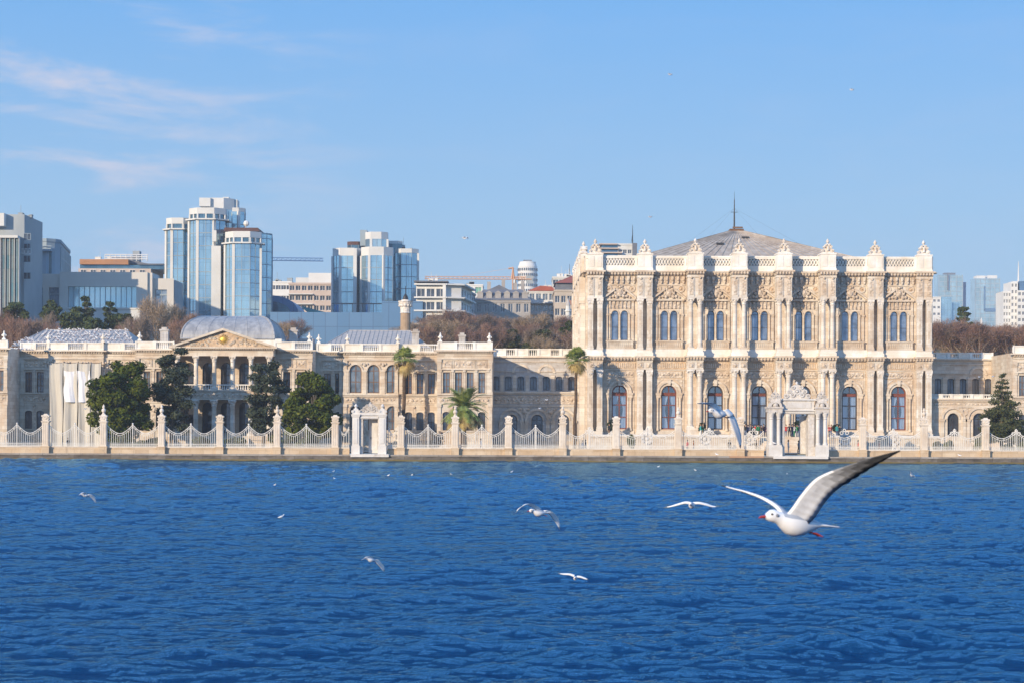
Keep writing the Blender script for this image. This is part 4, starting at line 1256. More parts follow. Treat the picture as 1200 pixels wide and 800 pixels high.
# ---- left wing, symmetrical about its portico
W = thing('palace_wing', 'long low cream palace wing with a central columned portico, left of the tall hall', 'palace wing', (X(262, 287), 288, 1.2))
def xx(px, Y): return X(px, Y)
def seg(a, b, Y, up, lo, **k):
    wing_segment(W, X(a, Y), X(b, Y), Y, [X(p, Y) for p in up], [X(p, Y) for p in lo], **k)
YR, YP, YO = 291.0, 285.5, 284.0
# x positions are shared at the joints so that neighbours meet: compute them on the outer planes
def mk(a_px, aY, b_px, bY, Y, up, lo, **k):
    wing_segment(W, X(a_px, aY), X(b_px, bY), Y, [X(p, Y) for p in up], [X(p, Y) for p in lo], **k)
xa = X(9, YO)
mk(-53, YO, 9, YO, YO, [-40, -27, -13, 0], [], sides=[(X(9, YO), YR), (X(-53, YO), YR)], urns=[X(4, YO)])
mk(9, YO, 57, YR, YR, [20, 33.3, 47], [20, 33.3, 47], urns=[X(56, YR)])
mk(57, YR, 122, YR, YR-0.5, [67, 88.5, 110], [67, 88.5, 110], arch_up=True, sides=[(X(57, YR), YR), (X(122, YR), YR)], urns=[X(121, YR)])
mk(122, YR, 158, YP, YR, [131, 145], [131, 145])
mk(158, YP, 204, YP, YP, [172, 187], [172, 187], sides=[(X(158, YP), YR), (X(204, YP), YR)], urns=[X(163, YP)])
mk(321, YP, 366, YP, YP, [336, 352], [336, 352], sides=[(X(321, YP), YR), (X(366, YP), YR)], urns=[X(362, YP)])
mk(366, YP, 402, YR, YR, [383.5, 396.5], [383.5, 396.5], urns=[X(373, YR)])
mk(402, YR, 467, YR, YR-0.5, [416.5, 437.5, 459.5], [416.5, 437.5, 459.5], arch_up=True, sides=[(X(402, YR), YR), (X(467, YR), YR)], urns=[X(407, YR), X(466, YR)])
mk(467, YR, 512, YO, YR, [478.6, 492, 505.3], [478.6, 492, 505.3])
mk(512, YO, 577, YO, YO, [523, 537, 550.7, 564.4], [523, 537, 550.7, 564.4], sides=[(X(512, YO), YR), (X(577, YO), 297.0)], urns=[X(515.5, YO), X(573, YO)])
# body behind the fronts, with its flat leads
mb = MB()
mb.box(X(-53, YO)+0.05, X(577, YO)-0.05, YR+0.9, 312, 1.25, 15.45)
mb.box(X(158, YP)+0.05, X(366, YP)-0.05, YR-1.0, YR+0.95, 1.25, 15.44)
mb.box(X(512, YO)+0.05, X(577, YO)-0.05, YO+0.9, YR+0.95, 1.25, 15.43)
mb.box(X(-53, YO)+0.05, X(9, YO)-0.05, YO+0.9, YR+0.95, 1.25, 15.43)
mb.box(X(158, YP)+0.05, X(204, YP)-0.05, YP+0.9, YR+0.95, 1.25, 15.42); mb.box(X(321, YP)+0.05, X(366, YP)-0.05, YP+0.9, YR+0.95, 1.25, 15.42)
mb.build('body', 'stone_grey', W)

# portico
def portico():
    Y0, YW = 282.6, 287.2
    x0, x1 = X(204, YP), X(321, YP); cx = (x0+x1)/2
    fr = Fr(0, YW)
    mb = MB()
    c_up = [X(p, YW) for p in (221.5, 243, 264.5, 286, 307.5)]
    wall(mb, fr, x0, x1, 1.2, 9.2, [(c, 1.5, 3.6, 8.0, 1) for c in c_up], 0.35); wall(mb, fr, x0, x1, 9.2, 15.0, [(c, 1.5, 9.9, 13.7, 1) for c in c_up], 0.35)
    w_ = mb.build('wall', 'stone_tan', W)
    for c in c_up:
        window(W, fr, c, 3.6, 1.5, 4.4, 1, 1, 3, 'wood_dark', 'pane_dark', 0.25, fw=0.1); window(W, fr, c, 9.9, 1.5, 3.8, 1, 1, 3, 'wood_dark', 'pane_dark', 0.25, fw=0.1)
    cu = column_mesh(4.75, 0.32); cl = column_mesh(5.1, 0.36)
    for p in (207, 229, 250.5, 272, 293.5, 315):
        x = X(p, Y0)
        inst('column', cu, W, (x, Y0+0.3, 9.75), 0); inst('column', cl, W, (x, Y0+0.3, 3.2), 0)
    mb = MB(); X0, X1 = X(203, Y0), X(319.5, Y0)
    mb.box(X0, X1, Y0-0.1, YW-0.05, 1.2, 2.6); mb.box(X0-0.15, X1+0.15, Y0-0.3, YW-0.05, 2.6, 3.19)
    for k in range(6): mb.box(cx-4, cx+4, Y0-2.4+k*0.36, Y0-0.3, 1.2, 1.2+0.28*(k+1)-0.002*k)
    mb.build('porch_floor', 'stone_cream', W)
    mb = MB()
    mb.box(X0, X1, Y0, YW-0.03, 8.3, 9.65); mb.box(X0-0.12, X1+0.12, Y0-0.15, YW-0.03, 9.5, 9.74); mb.box(X0-0.08, X1+0.08, Y0-0.10, YW-0.03, 8.3, 8.5)
    mb.cur = 1; relief(mb, Fr(0, Y0), X0+0.2, X1-0.2, 8.6, 9.42, 0.04, 0.55)
    b = mb.build('balcony', ['stone_cream', 'stone_carved'], W)
    mb = MB(); n = 42
    for k in range(n):
        x = X0+0.3+(X1-X0-0.6)*k/(n-1); mb.lathe(x, Y0+0.25, [(0.07, 9.74), (0.09, 9.95), (0.04, 10.2), (0.07, 10.36)], 6)
    mb.box(X0, X1, Y0+0.12, Y0+0.40, 10.36, 10.5); mb.build('balcony_railing', 'stone_white', b)
    # entablature and pediment
    mb = MB()
    mb.box(X0-0.05, X1+0.05, Y0-0.05, YW-0.02, 14.5, 15.35); mb.box(X0-0.6, X1+0.6, Y0-0.55, YW-0.02, 15.55, 15.75)
    mb.cur = 1; dentils(mb, Fr(0, Y0), X0-0.3, X1+0.3, 15.35, 15.55, 0, 0.4, 0.33, 0.17); mb.box(X0-0.05, X1+0.05, Y0+0.05, YW-0.02, 15.35, 15.55)
    mb.build('entablature', ['stone_cream', 'stone_tan'], W)
    pcx = (X0+X1)/2; hw = (X1-X0)/2+0.6; h = 18.4-15.75
    mb = MB()
    mb.cur = 3; mb.prism_xz([(pcx-hw+0.5, 15.75), (pcx+hw-0.5, 15.75), (pcx, 15.75+h-0.35)], Y0+0.1, YW)
    rr_ = random.Random(4)
    mb.cur = 1
    for k in range(26):       # foliage scrolls of the tympanum
        for s_ in (-1, 1):
            u = 0.9 + k*0.235; top = (h-0.5)*(1-u/hw)-0.25
            if top < 0.15: continue
            z = 15.85 + rr_.uniform(0.05, 1)*top*0.85; r = rr_.uniform(0.14, 0.26)
            mb.ring_xz(pcx+s_*u, z+0.1, r*0.5, r, Y0-0.02, Y0+0.12, rr_.uniform(0, 3), rr_.uniform(5, 8), 8)
            mb.ball((pcx+s_*u, Y0+0.05, z+0.1), r*0.45, 6, 4)
    mb.cur = 0
    for s_ in (-1, 1):
        v = Vector((s_*hw, 0, -h)).normalized()
        p0 = [(pcx, 15.75+h), (pcx, 15.75+h-0.34), (pcx+s_*(hw-0.75), 15.752), (pcx+s_*hw, 15.752), (pcx+s_*hw, 15.80)]
        mb.prism_xz(p0[::s_], Y0-0.5, YW)
    mb.cur = 2
    pd = mb.build('pediment', ['stone_cream', 'stone_cream', 'lead_roof', 'stone_orange'], W)
    mb = MB(); mb.ball((pcx, Y0, 16.8), 0.42, 14, 7, sy=0.25)
    for k in range(16):
        a = k*math.pi/8; mb.prism_xz([(pcx+0.48*math.cos(a-0.12), 16.8+0.48*math.sin(a-0.12)), (pcx+0.48*math.cos(a+0.12), 16.8+0.48*math.sin(a+0.12)), (pcx+0.80*math.cos(a), 16.8+0.74*math.sin(a))], Y0-0.04, Y0+0.06)
    mb.build('sunburst', 'gold', pd)
    # attic either side of the gable and the barrel-shaped zinc roof
    mb = MB(); mb.box(X(219, 288), X(329, 288), 288.5, 308, 15.45, 17.2); mb.build('attic', 'stone_white', W)
    mb = MB()
    cxr, hx, hy, z0, z1 = X(272.5, 294), 6.75, 7.0, 17.2, 20.75
    nn, mm = 28, 10
    rows = []
    for j in range(mm+1):
        a = math.pi/2*j/mm; k = math.cos(a)
        rx, ry = hx-3.2+3.2*k**0.9, hy*k**0.9+0.02; zz = z0+(z1-z0)*math.sin(a)
        row = []
        for i in range(nn):      # rounded rectangle footprint
            t = i/nn*4; s_ = int(t); f = t-s_
            c = [(-1, -1), (1, -1), (1, 1), (-1, 1), (-1, -1)]
            px_ = c[s_][0]+(c[s_+1][0]-c[s_][0])*f; py_ = c[s_][1]+(c[s_+1][1]-c[s_][1])*f
            row.append((cxr+px_*rx, 295.5+py_*ry, zz))
        rows.append(row)
    v = [p for r_ in rows for p in r_]
    mb.add(v, [(j*nn+i, j*nn+(i+1) % nn, (j+1)*nn+(i+1) % nn, (j+1)*nn+i) for j in range(mm) for i in range(nn)] + [tuple(mm*nn+i for i in range(nn))])
    # standing seams and hips
    for i in range(0, nn):
        hip = i % 7 == 0
        mb.path([rows[j][i] for j in range(mm+1)], 0.16 if hip else 0.05, 5)
    mb.path([rows[mm][0], rows[mm][7]], 0.1, 5)
    mb.path([rows[0][0], rows[0][7], rows[0][14], rows[0][21], rows[0][0]], 0.14, 5)
    mb.build('vaulted_roof', 'zinc', W)
portico()

def hip_roof(parent, x0, x1, y0, y1, z0, z1, ridge, mat):
    mb = MB(); cx = (x0+x1)/2; ym = (y0+y1)/2
    a, b, c, d = (x0, y0, z0), (x1, y0, z0), (x1, y1, z0), (x0, y1, z0)
    r0, r1 = (cx-ridge, ym, z1), (cx+ridge, ym, z1)
    mb.quad(a, b, r1, r0); mb.quad(b, c, r1); mb.quad(c, d, r0, r1); mb.quad(d, a, r0)
    n = int((x1-x0)/0.65)
    for i in range(n+1):
        x = x0+(x1-x0)*i/n
        if x < cx-ridge: f = (x-x0)/(cx-ridge-x0)
        elif x > cx+ridge: f = (x1-x)/(x1-cx-ridge)
        else: f = 1
        mb.tube((x, y0, z0+0.02), (x, y0+(ym-y0)*f, z0+(z1-z0)*f+0.02), 0.05, n=4)
    mb.tube(r0, r1, 0.1, n=6); mb.tube(a, r0, 0.09, n=6); mb.tube(b, r1, 0.09, n=6)
    return mb.build('roof', mat, parent)
RL = hip_roof(W, X(22, 297), X(164, 297), 292.6, 311, 16.2, 19.0, 6.2, 'lead_roof')
RR = hip_roof(W, X(378, 297), X(505, 297), 292.6, 311, 16.2, 19.1, 4.6, 'lead_roof')
for rx, rw, ry in ((192.5, 9, 294), (343.5, 9, 294), (486.5, 8, 295), (541, 7.5, 293)):
    mb = MB(); x = X(rx, ry); w = rw*ry/FPX/2
    top = {192.5: 386.5, 343.5: 386.5, 486.5: 387.5, 541: 391.5}[rx]; zt = Z(top, ry)
    mb.box(x-w, x+w, ry-0.5, ry+0.6, 15.5, zt-0.4); mb.box(x-w-0.12, x+w+0.12, ry-0.62, ry+0.72, zt-0.4, zt-0.15); mb.box(x-w*0.7, x+w*0.7, ry-0.4, ry+0.5, zt-0.15, zt+0.15)
    for s_ in (-1, 1): mb.box(x+s_*w*0.45-0.12, x+s_*w*0.45+0.12, ry-0.54, ry-0.5, 16.9, zt-0.6)
    mb.build('chimney', 'stone_grey', W)
# skylight hutch on the right roof
mb = MB(); x = X(357, 298); mb.box(x-1.6, x+1.4, 296, 299, 15.5, 17.6); mb.build('roof_hutch', 'lead_roof', W)

# the link between the wing and the hall (a separate building front)
LK = thing('link_building', 'weathered link building half in shadow, between the long wing and the tall hall', 'palace wing', (X(630, 296), 296, 1.2))
def link_front(B, xl, xr, Yl, Yu, up_c, lo_c, z_ledge, par_z, pediment=None, tall_arch=6.5, rail=False):
    fr = Fr(0, Yl); fu = Fr(0, Yu)
    mb = MB()
    wall(mb, fr, xl, xr, 1.2, z_ledge, [(c, 1.65, 3.6, tall_arch, 1) for c in lo_c], 0.4, 10)
    mb.quad((xl, Yl, z_ledge), (xr, Yl, z_ledge), (xr, Yu, z_ledge), (xl, Yu, z_ledge))
    wall(mb, fu, xl, xr, z_ledge, 15.3, [(c, 1.0, z_ledge+0.25, 12.25, 0.5) for c in up_c], 0.3)
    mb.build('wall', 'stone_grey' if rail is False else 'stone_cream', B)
    for c in lo_c: window(B, fr, c, 3.6, 1.65, tall_arch-3.6, 1, 1, 3, 'wood_dark', 'pane_dark', 0.3, fw=0.09)
    for c in up_c: window(B, fu, c, z_ledge+0.25, 1.0, 12.25-z_ledge-0.25, 0.5, 1, 1, 'wood_dark', 'pane_dark', 0.22, fw=0.08)
    mb = MB()
    mb.fbox(fr, xl, xr, z_ledge-0.22, z_ledge+0.02, 0, 0.35); mb.fbox(fr, xl, xr, z_ledge-0.42, z_ledge-0.22, 0, 0.15)
    mb.fbox(fr, xl, xr, 7.72, 7.9, 0, 0.15); mb.fbox(fr, xl, xr, 1.2, 2.6, 0, 0.2)
    for c in lo_c:
        zc = tall_arch-0.825
        mb.ring_xz(c, zc, 0.86, 1.05, Yl-0.12, Yl, 0, math.pi, 12); mb.ring_xz(c, zc, 1.45, 1.78, Yl-0.2, Yl, 0, math.pi, 14)
        for s_ in (-1, 1):
            mb.fbox(fr, c+s_*1.6-0.28, c+s_*1.6+0.28, 2.6, zc-0.15, 0, 0.18); mb.fbox(fr, c+s_*1.6-0.36, c+s_*1.6+0.36, zc-0.35, zc-0.02, 0, 0.27)
    mb.cur = 1
    relief(mb, fr, xl+0.2, xr-0.2, 8.1, z_ledge-0.6, 0.05, 0.6)
    for a, b in zip(lo_c, lo_c[1:]):
        m = (a+b)/2; mb.prism_xz([(m-1.1, 7.6), (m+1.1, 7.6), (m+0.2, 5.9), (m-0.2, 5.9)], Yl-0.05, Yl)
        mb.ball((m, Yl-0.08, 6.9), 0.34, 8, 5, sy=0.6); mb.ball((m-0.55, Yl-0.06, 7.3), 0.2, 6, 4); mb.ball((m+0.55, Yl-0.06, 7.3), 0.2, 6, 4)
    mb.cur = 0
    g = up_c[1]-up_c[0]
    for c in [u-g/2 for u in up_c]+[up_c[-1]+g/2]:
        if xl+0.2 < c < xr-0.2: mb.fbox(fu, c-0.25, c+0.25, z_ledge, 12.4, 0, 0.12); mb.fbox(fu, c-0.3, c+0.3, 12.1, 12.4, 0, 0.2)
    mb.fbox(fu, xl, xr, 12.9, 13.02, 0, 0.12); mb.fbox(fu, xl, xr, 14.35, 14.5, 0, 0.15)
    for c in pediment or []: mb.ring_xz(c, 12.75, 1.0, 1.35, Yu-0.14, Yu, 0, math.pi, 12)
    mb.fbox(fu, xl, xr, 15.0, 15.25, -0.4, 0.35)
    mb.build('ornament', ['stone_cream', 'stone_carved'], B)
    mb = MB(); balustrade(mb, fu, xl, xr, 15.25, par_z-15.25, 1.6); mb.build('parapet', 'stone_white', B)
    mb = MB(); mb.box(xl+0.02, xr-0.02, Yu+0.9, 318, 1.25, 15.2); mb.box(xl+0.02, xr-0.02, Yl+0.9, Yu+0.9, 1.25, z_ledge-0.05); mb.build('body', 'stone_grey', B)
    if rail:
        mb = MB(); balustrade(mb, fr, xl, xr, z_ledge+0.02, 0.65, 1.5); mb.build('balcony_balustrade', 'stone_white', B)
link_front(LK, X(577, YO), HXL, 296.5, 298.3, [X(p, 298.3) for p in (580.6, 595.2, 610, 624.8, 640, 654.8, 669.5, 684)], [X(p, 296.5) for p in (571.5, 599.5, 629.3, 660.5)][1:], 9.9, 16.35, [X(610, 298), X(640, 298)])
LR = thing('link_building', 'link building right of the tall hall with sunlit arcade and shaded upper floor', 'palace wing', (X(1140, 289), 289, 1.2))
link_front(LR, HXR, X(1187, 288), 288.5, 300.0, [X(p, 300) for p in (1099, 1113.8, 1128.4, 1143, 1157.8, 1172)], [X(p, 288.5) for p in (1117, 1147, 1177)], 9.0, 16.1, [X(1146, 300), X(1178, 300)], tall_arch=6.9, rail=True)
RW = thing('palace_wing', 'end of a sunlit palace wing cut by the right edge, behind the conifer', 'palace wing', (X(1200, 288), 288, 1.2))
wing_segment(RW, X(1186.5, 287), X(1262, 287), 287, [X(p, 287) for p in (1198, 1213, 1228, 1243)], [X(p, 287) for p in (1198, 1213, 1228, 1243)], sides=[(X(1186.5, 287), 300)])
wing_segment(RW, X(1262, 287), X(1337, 287), 289, [X(p, 287) for p in (1273, 1288, 1303, 1318)], [X(p, 287) for p in (1273, 1288, 1303, 1318)], sides=[(X(1262, 287), 291)])
wing_segment(RW, X(1337, 287), X(1440, 287), 287, [X(p, 287) for p in (1352, 1372, 1392, 1412)], [X(p, 287) for p in (1352, 1372, 1392, 1412)], sides=[(X(1337, 287), 290)])
mb = MB(); mb.box(X(1186.5, 287)+0.05, X(1262, 287), 288, 312, 1.25, 15.45); mb.box(X(1262, 287), X(1440, 287), 290.2, 312, 1.25, 15.44); mb.build('body', 'stone_grey', RW)

# tarpaulins hung over the scaffolding in front of the wing
def sheets():
    Y = 289.2
    t = thing('scaffold_sheeting', 'tall beige and white dust sheets hung over scaffolding, left of the round-crowned tree', 'sheeting', (X(83, Y), Y, 1.2))
    zt, zw0, zw1 = Z(427, Y), Z(436, Y), Z(473, Y)
    edges = [57.5, 74, 91, 106, 118]
    for i, (a, b) in enumerate(zip(edges, edges[1:])):
        for nm, z0, z1, m, dy in (('sheet', 1.2, zt, 'sheet_beige', 0), ('upper_sheet', zw1, zw0, 'sheet_white', -0.12)):
            if nm == 'upper_sheet' and i not in (1, 2): continue
            x0, x1 = X(a, Y)+0.06, X(b, Y)-0.06
            nx, nz = 12, 16; mb = MB(); v = []
            r_ = random.Random(i*7+len(nm)); p1, p2 = r_.uniform(0, 6), r_.uniform(0, 6)
            for dd in (0, 0.03):
                for j in range(nz+1):
                    for k in range(nx+1):
                        u, w = k/nx, j/nz
                        y = Y+dy+dd + 0.16*math.sin(u*7+p1+w*1.5)*(1-w*0.5) + 0.10*math.sin(w*5+p2+u*3) + 0.04*math.sin(u*23+w*6)
                        v.append((x0+(x1-x0)*u + 0.05*math.sin(w*9+p1), y, z0+(z1-z0)*w - (0.15*math.sin(u*math.pi) if j == nz else 0)))
            N = (nx+1)*(nz+1); fs = []
            for j in range(nz):
                for k in range(nx):
                    q = (j*(nx+1)+k, j*(nx+1)+k+1, (j+1)*(nx+1)+k+1, (j+1)*(nx+1)+k); fs.append(q); fs.append(tuple(N+c for c in q[::-1]))
            mb.add(v, fs); mb.build(nm, m, t, smooth=True)
    mb = MB()
    for e in edges: mb.tube((X(e, Y), Y+0.25, 1.2), (X(e, Y), Y+0.25, zt+0.2), 0.05, n=6)
    for z in (3.2, 5.2, 7.2, 9.2, 11.2, zt): mb.tube((X(edges[0], Y), Y+0.3, z), (X(edges[-1], Y), Y+0.3, z), 0.04, n=6)
    mb.build('scaffold_frame', 'dark_metal', t)
sheets()

# ------------------------------------------------------------------ background city
plain('conc_cream', (0.66, 0.65, 0.62), (0.58, 0.57, 0.54), 0.15, rough=0.9, bump=0.1)
plain('conc_white', (0.74, 0.73, 0.70), (0.66, 0.64, 0.61), 0.15, rough=0.9)
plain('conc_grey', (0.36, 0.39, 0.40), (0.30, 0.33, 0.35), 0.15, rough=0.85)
plain('panel_cream', (0.60, 0.56, 0.50), (0.55, 0.51, 0.46), 0.1, rough=0.8)
plain('panel_grey', (0.28, 0.34, 0.38), (0.24, 0.30, 0.34), 0.1, rough=0.6)
plain('pink_render', (0.56, 0.45, 0.38), (0.50, 0.40, 0.34), 0.2, rough=0.9)
plain('beige_render', (0.52, 0.44, 0.36), (0.45, 0.38, 0.31), 0.2, rough=0.9)
plain('old_stone', (0.40, 0.37, 0.34), (0.33, 0.30, 0.28), 0.3, rough=0.9)
plain('slate', (0.12, 0.13, 0.16), (0.17, 0.18, 0.21), 0.5, rough=0.6)
plain('red_tile', (0.40, 0.10, 0.06), (0.32, 0.09, 0.06), 0.6, rough=0.85)
plain('orange_band', (0.42, 0.20, 0.09), (0.34, 0.17, 0.09), 0.5, rough=0.6)
plain('brown_roof', (0.12, 0.06, 0.05), rough=0.8)
plain('crane_orange', (0.62, 0.33, 0.17), (0.55, 0.30, 0.16), 1.0, rough=0.6)
plain('crane_blue', (0.10, 0.20, 0.42), rough=0.6)
plain('teal_roof', (0.10, 0.34, 0.33), rough=0.5)
plain('brick', (0.42, 0.30, 0.20), (0.34, 0.24, 0.16), 1.0, rough=0.9)
plain('shutter_green', (0.18, 0.42, 0.32), rough=0.7)
plain('red_band', (0.46, 0.24, 0.16), rough=0.9)
glass_wall('glass_blue', (0.30, 0.47, 0.60), (0.42, 0.60, 0.72), (1.8, 3.4), rough=0.10, metal=0.75)
glass_wall('glass_pale', (0.42, 0.56, 0.64), (0.52, 0.66, 0.72), (1.8, 3.4), rough=0.15, metal=0.7)
glass_wall('glass_teal', (0.20, 0.40, 0.46), (0.30, 0.52, 0.56), (1.8, 3.4), rough=0.10, metal=0.7)
glass_wall('glass_dark', (0.10, 0.20, 0.27), (0.16, 0.28, 0.35), (1.8, 3.4), rough=0.10, metal=0.7)
glass_wall('glass_lobby', (0.45, 0.66, 0.74), (0.52, 0.72, 0.80), (3.0, 20), rough=0.12, metal=0.6, lines=0.8)
glass_wall('glass_far', (0.30, 0.46, 0.52), (0.38, 0.54, 0.60), (5, 4.5), rough=0.25, metal=0.5, lines=1.5)
glass_wall('glass_tan', (0.30, 0.32, 0.30), (0.12, 0.24, 0.28), (1.6, 3.0), rough=0.2, metal=0.5)

def loop_frames(pts):
    return [FrPts(pts[i], pts[(i+1) % len(pts)]) for i in range(len(pts))]
BW = {}
def bwindow(parent, fr, a, z, w, h, pane='pane_dark', frame='conc_white', depth=0.25, nv=1, nh=0):
    """a small distant window: frame and glass in one part"""
    key = (round(w, 2), round(h, 2), pane, frame, nv, nh)
    if key not in BW:
        mb = MB(); t = 0.09
        mb.box(-w/2, w/2, 0, 0.1, 0, t); mb.box(-w/2, w/2, 0, 0.1, h-t, h)
        mb.box(-w/2, -w/2+t, 0.002, 0.1, t, h-t); mb.box(w/2-t, w/2, 0.002, 0.1, t, h-t)
        for k in range(nv): x = -w/2+w*(k+1)/(nv+1); mb.box(x-t/2, x+t/2, 0.004, 0.1, t, h-t)
        for k in range(nh): z_ = h*(k+1)/(nh+1); mb.box(-w/2+t, w/2-t, 0.006, 0.1, z_-t/2, z_+t/2)
        mb.cur = 1; mb.quad((-w/2, 0.07, 0), (w/2, 0.07, 0), (w/2, 0.07, h), (-w/2, 0.07, h))
        BW[key] = mb.mesh('window', [frame, pane])
    return inst('window', BW[key], parent, fr.p(a, z, -depth), fr.rot)

def block(parent, pts, z0, z1, mat, name='wall', faces=None, depth=0.3, roof=None, cap=0.0):
    """prism with real window openings: faces = {edge index: [(row bottom, height, [centres], width)]}"""
    mb = MB(); F = loop_frames(pts)
    for i, fr in enumerate(F):
        rows = sorted((faces or {}).get(i, []), key=lambda r: r[0])
        z = z0
        for zb, h, cs, w in rows:
            wall(mb, fr, 0, fr.len, z, zb+h+0.05, [(c, w, zb, zb+h, 0) for c in cs], depth); z = zb+h+0.05
        mb.quad(fr.p(0, z), fr.p(fr.len, z), fr.p(fr.len, z1), fr.p(0, z1))
    o = mb.build(name, mat, parent)
    cx = sum(p[0] for p in pts)/len(pts); cy = sum(p[1] for p in pts)/len(pts)
    s = 1.0-(depth+0.15)/max(3.0, min(abs(pts[0][0]-cx), abs(pts[0][1]-cy)+0.01))
    mb = MB(); mb.quad(*[(x, y, z1-0.02) for x, y in pts])
    mb.build('flat_roof', roof or 'conc_grey', parent)
    if cap:
        mb = MB()
        for fr in F: mb.fbox(fr, -0.15, fr.len+0.15, z1-cap, z1+0.12, -0.2, 0.18)
        mb.build('cornice', mat, parent)
    return F
def rows_of(z_top, n, fh, h, first=0.9):
    return [z_top-first-h-k*fh for k in range(n)]
def apartment(name, label, cat, pts, z0, z1, mat, front, pane='pane_dark', frame='conc_white', roof=None, cap=0.4, nv=1, group=None):
    """front: list of (edge, n_floors, floor height, window height, first offset, n across, window width)"""
    cx = sum(p[0] for p in pts)/len(pts); cy = sum(p[1] for p in pts)/len(pts)
    B = thing(name, label, cat, (cx, cy, z0), group)
    F0 = loop_frames(pts); faces = {}
    for e, nf, fh, wh, first, nx, ww in front:
        L = F0[e].len; cs = [L*(k+0.5)/nx for k in range(nx)]
        faces[e] = [(z, wh, cs, ww) for z in rows_of(z1, nf, fh, wh, first)]
    F = block(B, pts, z0, z1, mat, faces=faces, roof=roof, cap=cap)
    for e, rows in faces.items():
        for zb, h, cs, ww in rows:
            for c in cs: bwindow(B, F[e], c, zb, ww, h, pane, frame, nv=nv)
    return B, F
def rect(x0, x1, y0, y1): return [(x0, y0), (x1, y0), (x1, y1), (x0, y1)]
def roof_bits(parent, x0, x1, y, z, n=4, seed=1, mat='conc_grey', big=1.0):
    r_ = random.Random(seed)
    for k in range(n):
        x = r_.uniform(x0, x1); w = r_.uniform(0.6, 2.2)*big; h = r_.uniform(0.5, 1.6)*big
        mb = MB(); mb.box(x-w/2, x+w/2, y, y+1.5, z, z+h); mb.box(x-w/2-0.08, x+w/2+0.08, y-0.1, y+1.6, z+h, z+h+0.1)
        if r_.random() < 0.5: mb.tube((x, y+0.5, z+h), (x, y+0.5, z+h+r_.uniform(1, 2.5)), 0.05, n=4)
        mb.build('roof_plant', mat, parent)

def octagon(cx, cy, w, d, c):
    a, b = w/2, d/2
    return [(cx-a+c, cy-b), (cx+a-c, cy-b), (cx+a, cy-b+c), (cx+a, cy+b-c), (cx+a-c, cy+b), (cx-a+c, cy+b), (cx-a, cy+b-c), (cx-a, cy-b+c)]
def glass_prism(B, pts, z0, z1, glass, capm='conc_cream', cap=3.2, band=True, fins=(0, 1), finm='conc_cream', fh=3.4, vis=(7, 0, 1, 2)):
    F = loop_frames(pts)
    mb = MB()
    for fr in F: mb.quad(fr.p(0, z0), fr.p(fr.len, z0), fr.p(fr.len, z1-cap), fr.p(0, z1-cap))
    mb.build('glazing', glass, B)
    mb = MB()
    for i in vis:
        fr = F[i]; z = z1-cap-fh
        while z > z0: mb.fbox(fr, 0, fr.len, z-0.10, z+0.10, -0.1, 0.06); z -= fh
        n = max(1, int(round(fr.len/1.8)))
        for k in range(n+1): a = fr.len*k/n; mb.fbox(fr, a-0.06, a+0.06, z0, z1-cap, -0.1, 0.08)
    mb.build('mullions', 'panel_grey', B)
    mb = MB()
    zs = z1-cap
    if band:
        for fr in F:
            mb.fbox(fr, -0.5, fr.len+0.5, zs, zs+0.35, -0.5, 0.9)
            n = max(1, int(fr.len/1.6))
            for k in range(n+1): a = fr.len*k/n; mb.fbox(fr, a-0.2, a+0.2, zs+0.35, z1-1.6, -0.3, 0.02)
            mb.fbox(fr, 0, fr.len, z1-1.6, z1, -0.4, 0.05)
        mb.prism_xy([(p[0], p[1]) for p in pts], z1-1.5, z1-0.3)
    else:
        for fr in F: mb.fbox(fr, 0, fr.len, zs, z1, -0.4, 0.05)
        mb.prism_xy(pts, zs, z1-0.3)
    mb.build('crown_band', capm, B)
    if band:
        mb = MB()
        for fr in F: mb.quad(fr.p(0, zs+0.3, -0.3), fr.p(fr.len, zs+0.3, -0.3), fr.p(fr.len, z1-1.5, -0.3), fr.p(0, z1-1.5, -0.3))
        mb.build('top_floor_glazing', 'glass_dark', B)
    for i in fins:
        fr = F[i]; mb = MB(); mb.fbox(fr, -0.36, 0.36, z0, zs, -0.3, 0.26); mb.build('fin', finm, B)

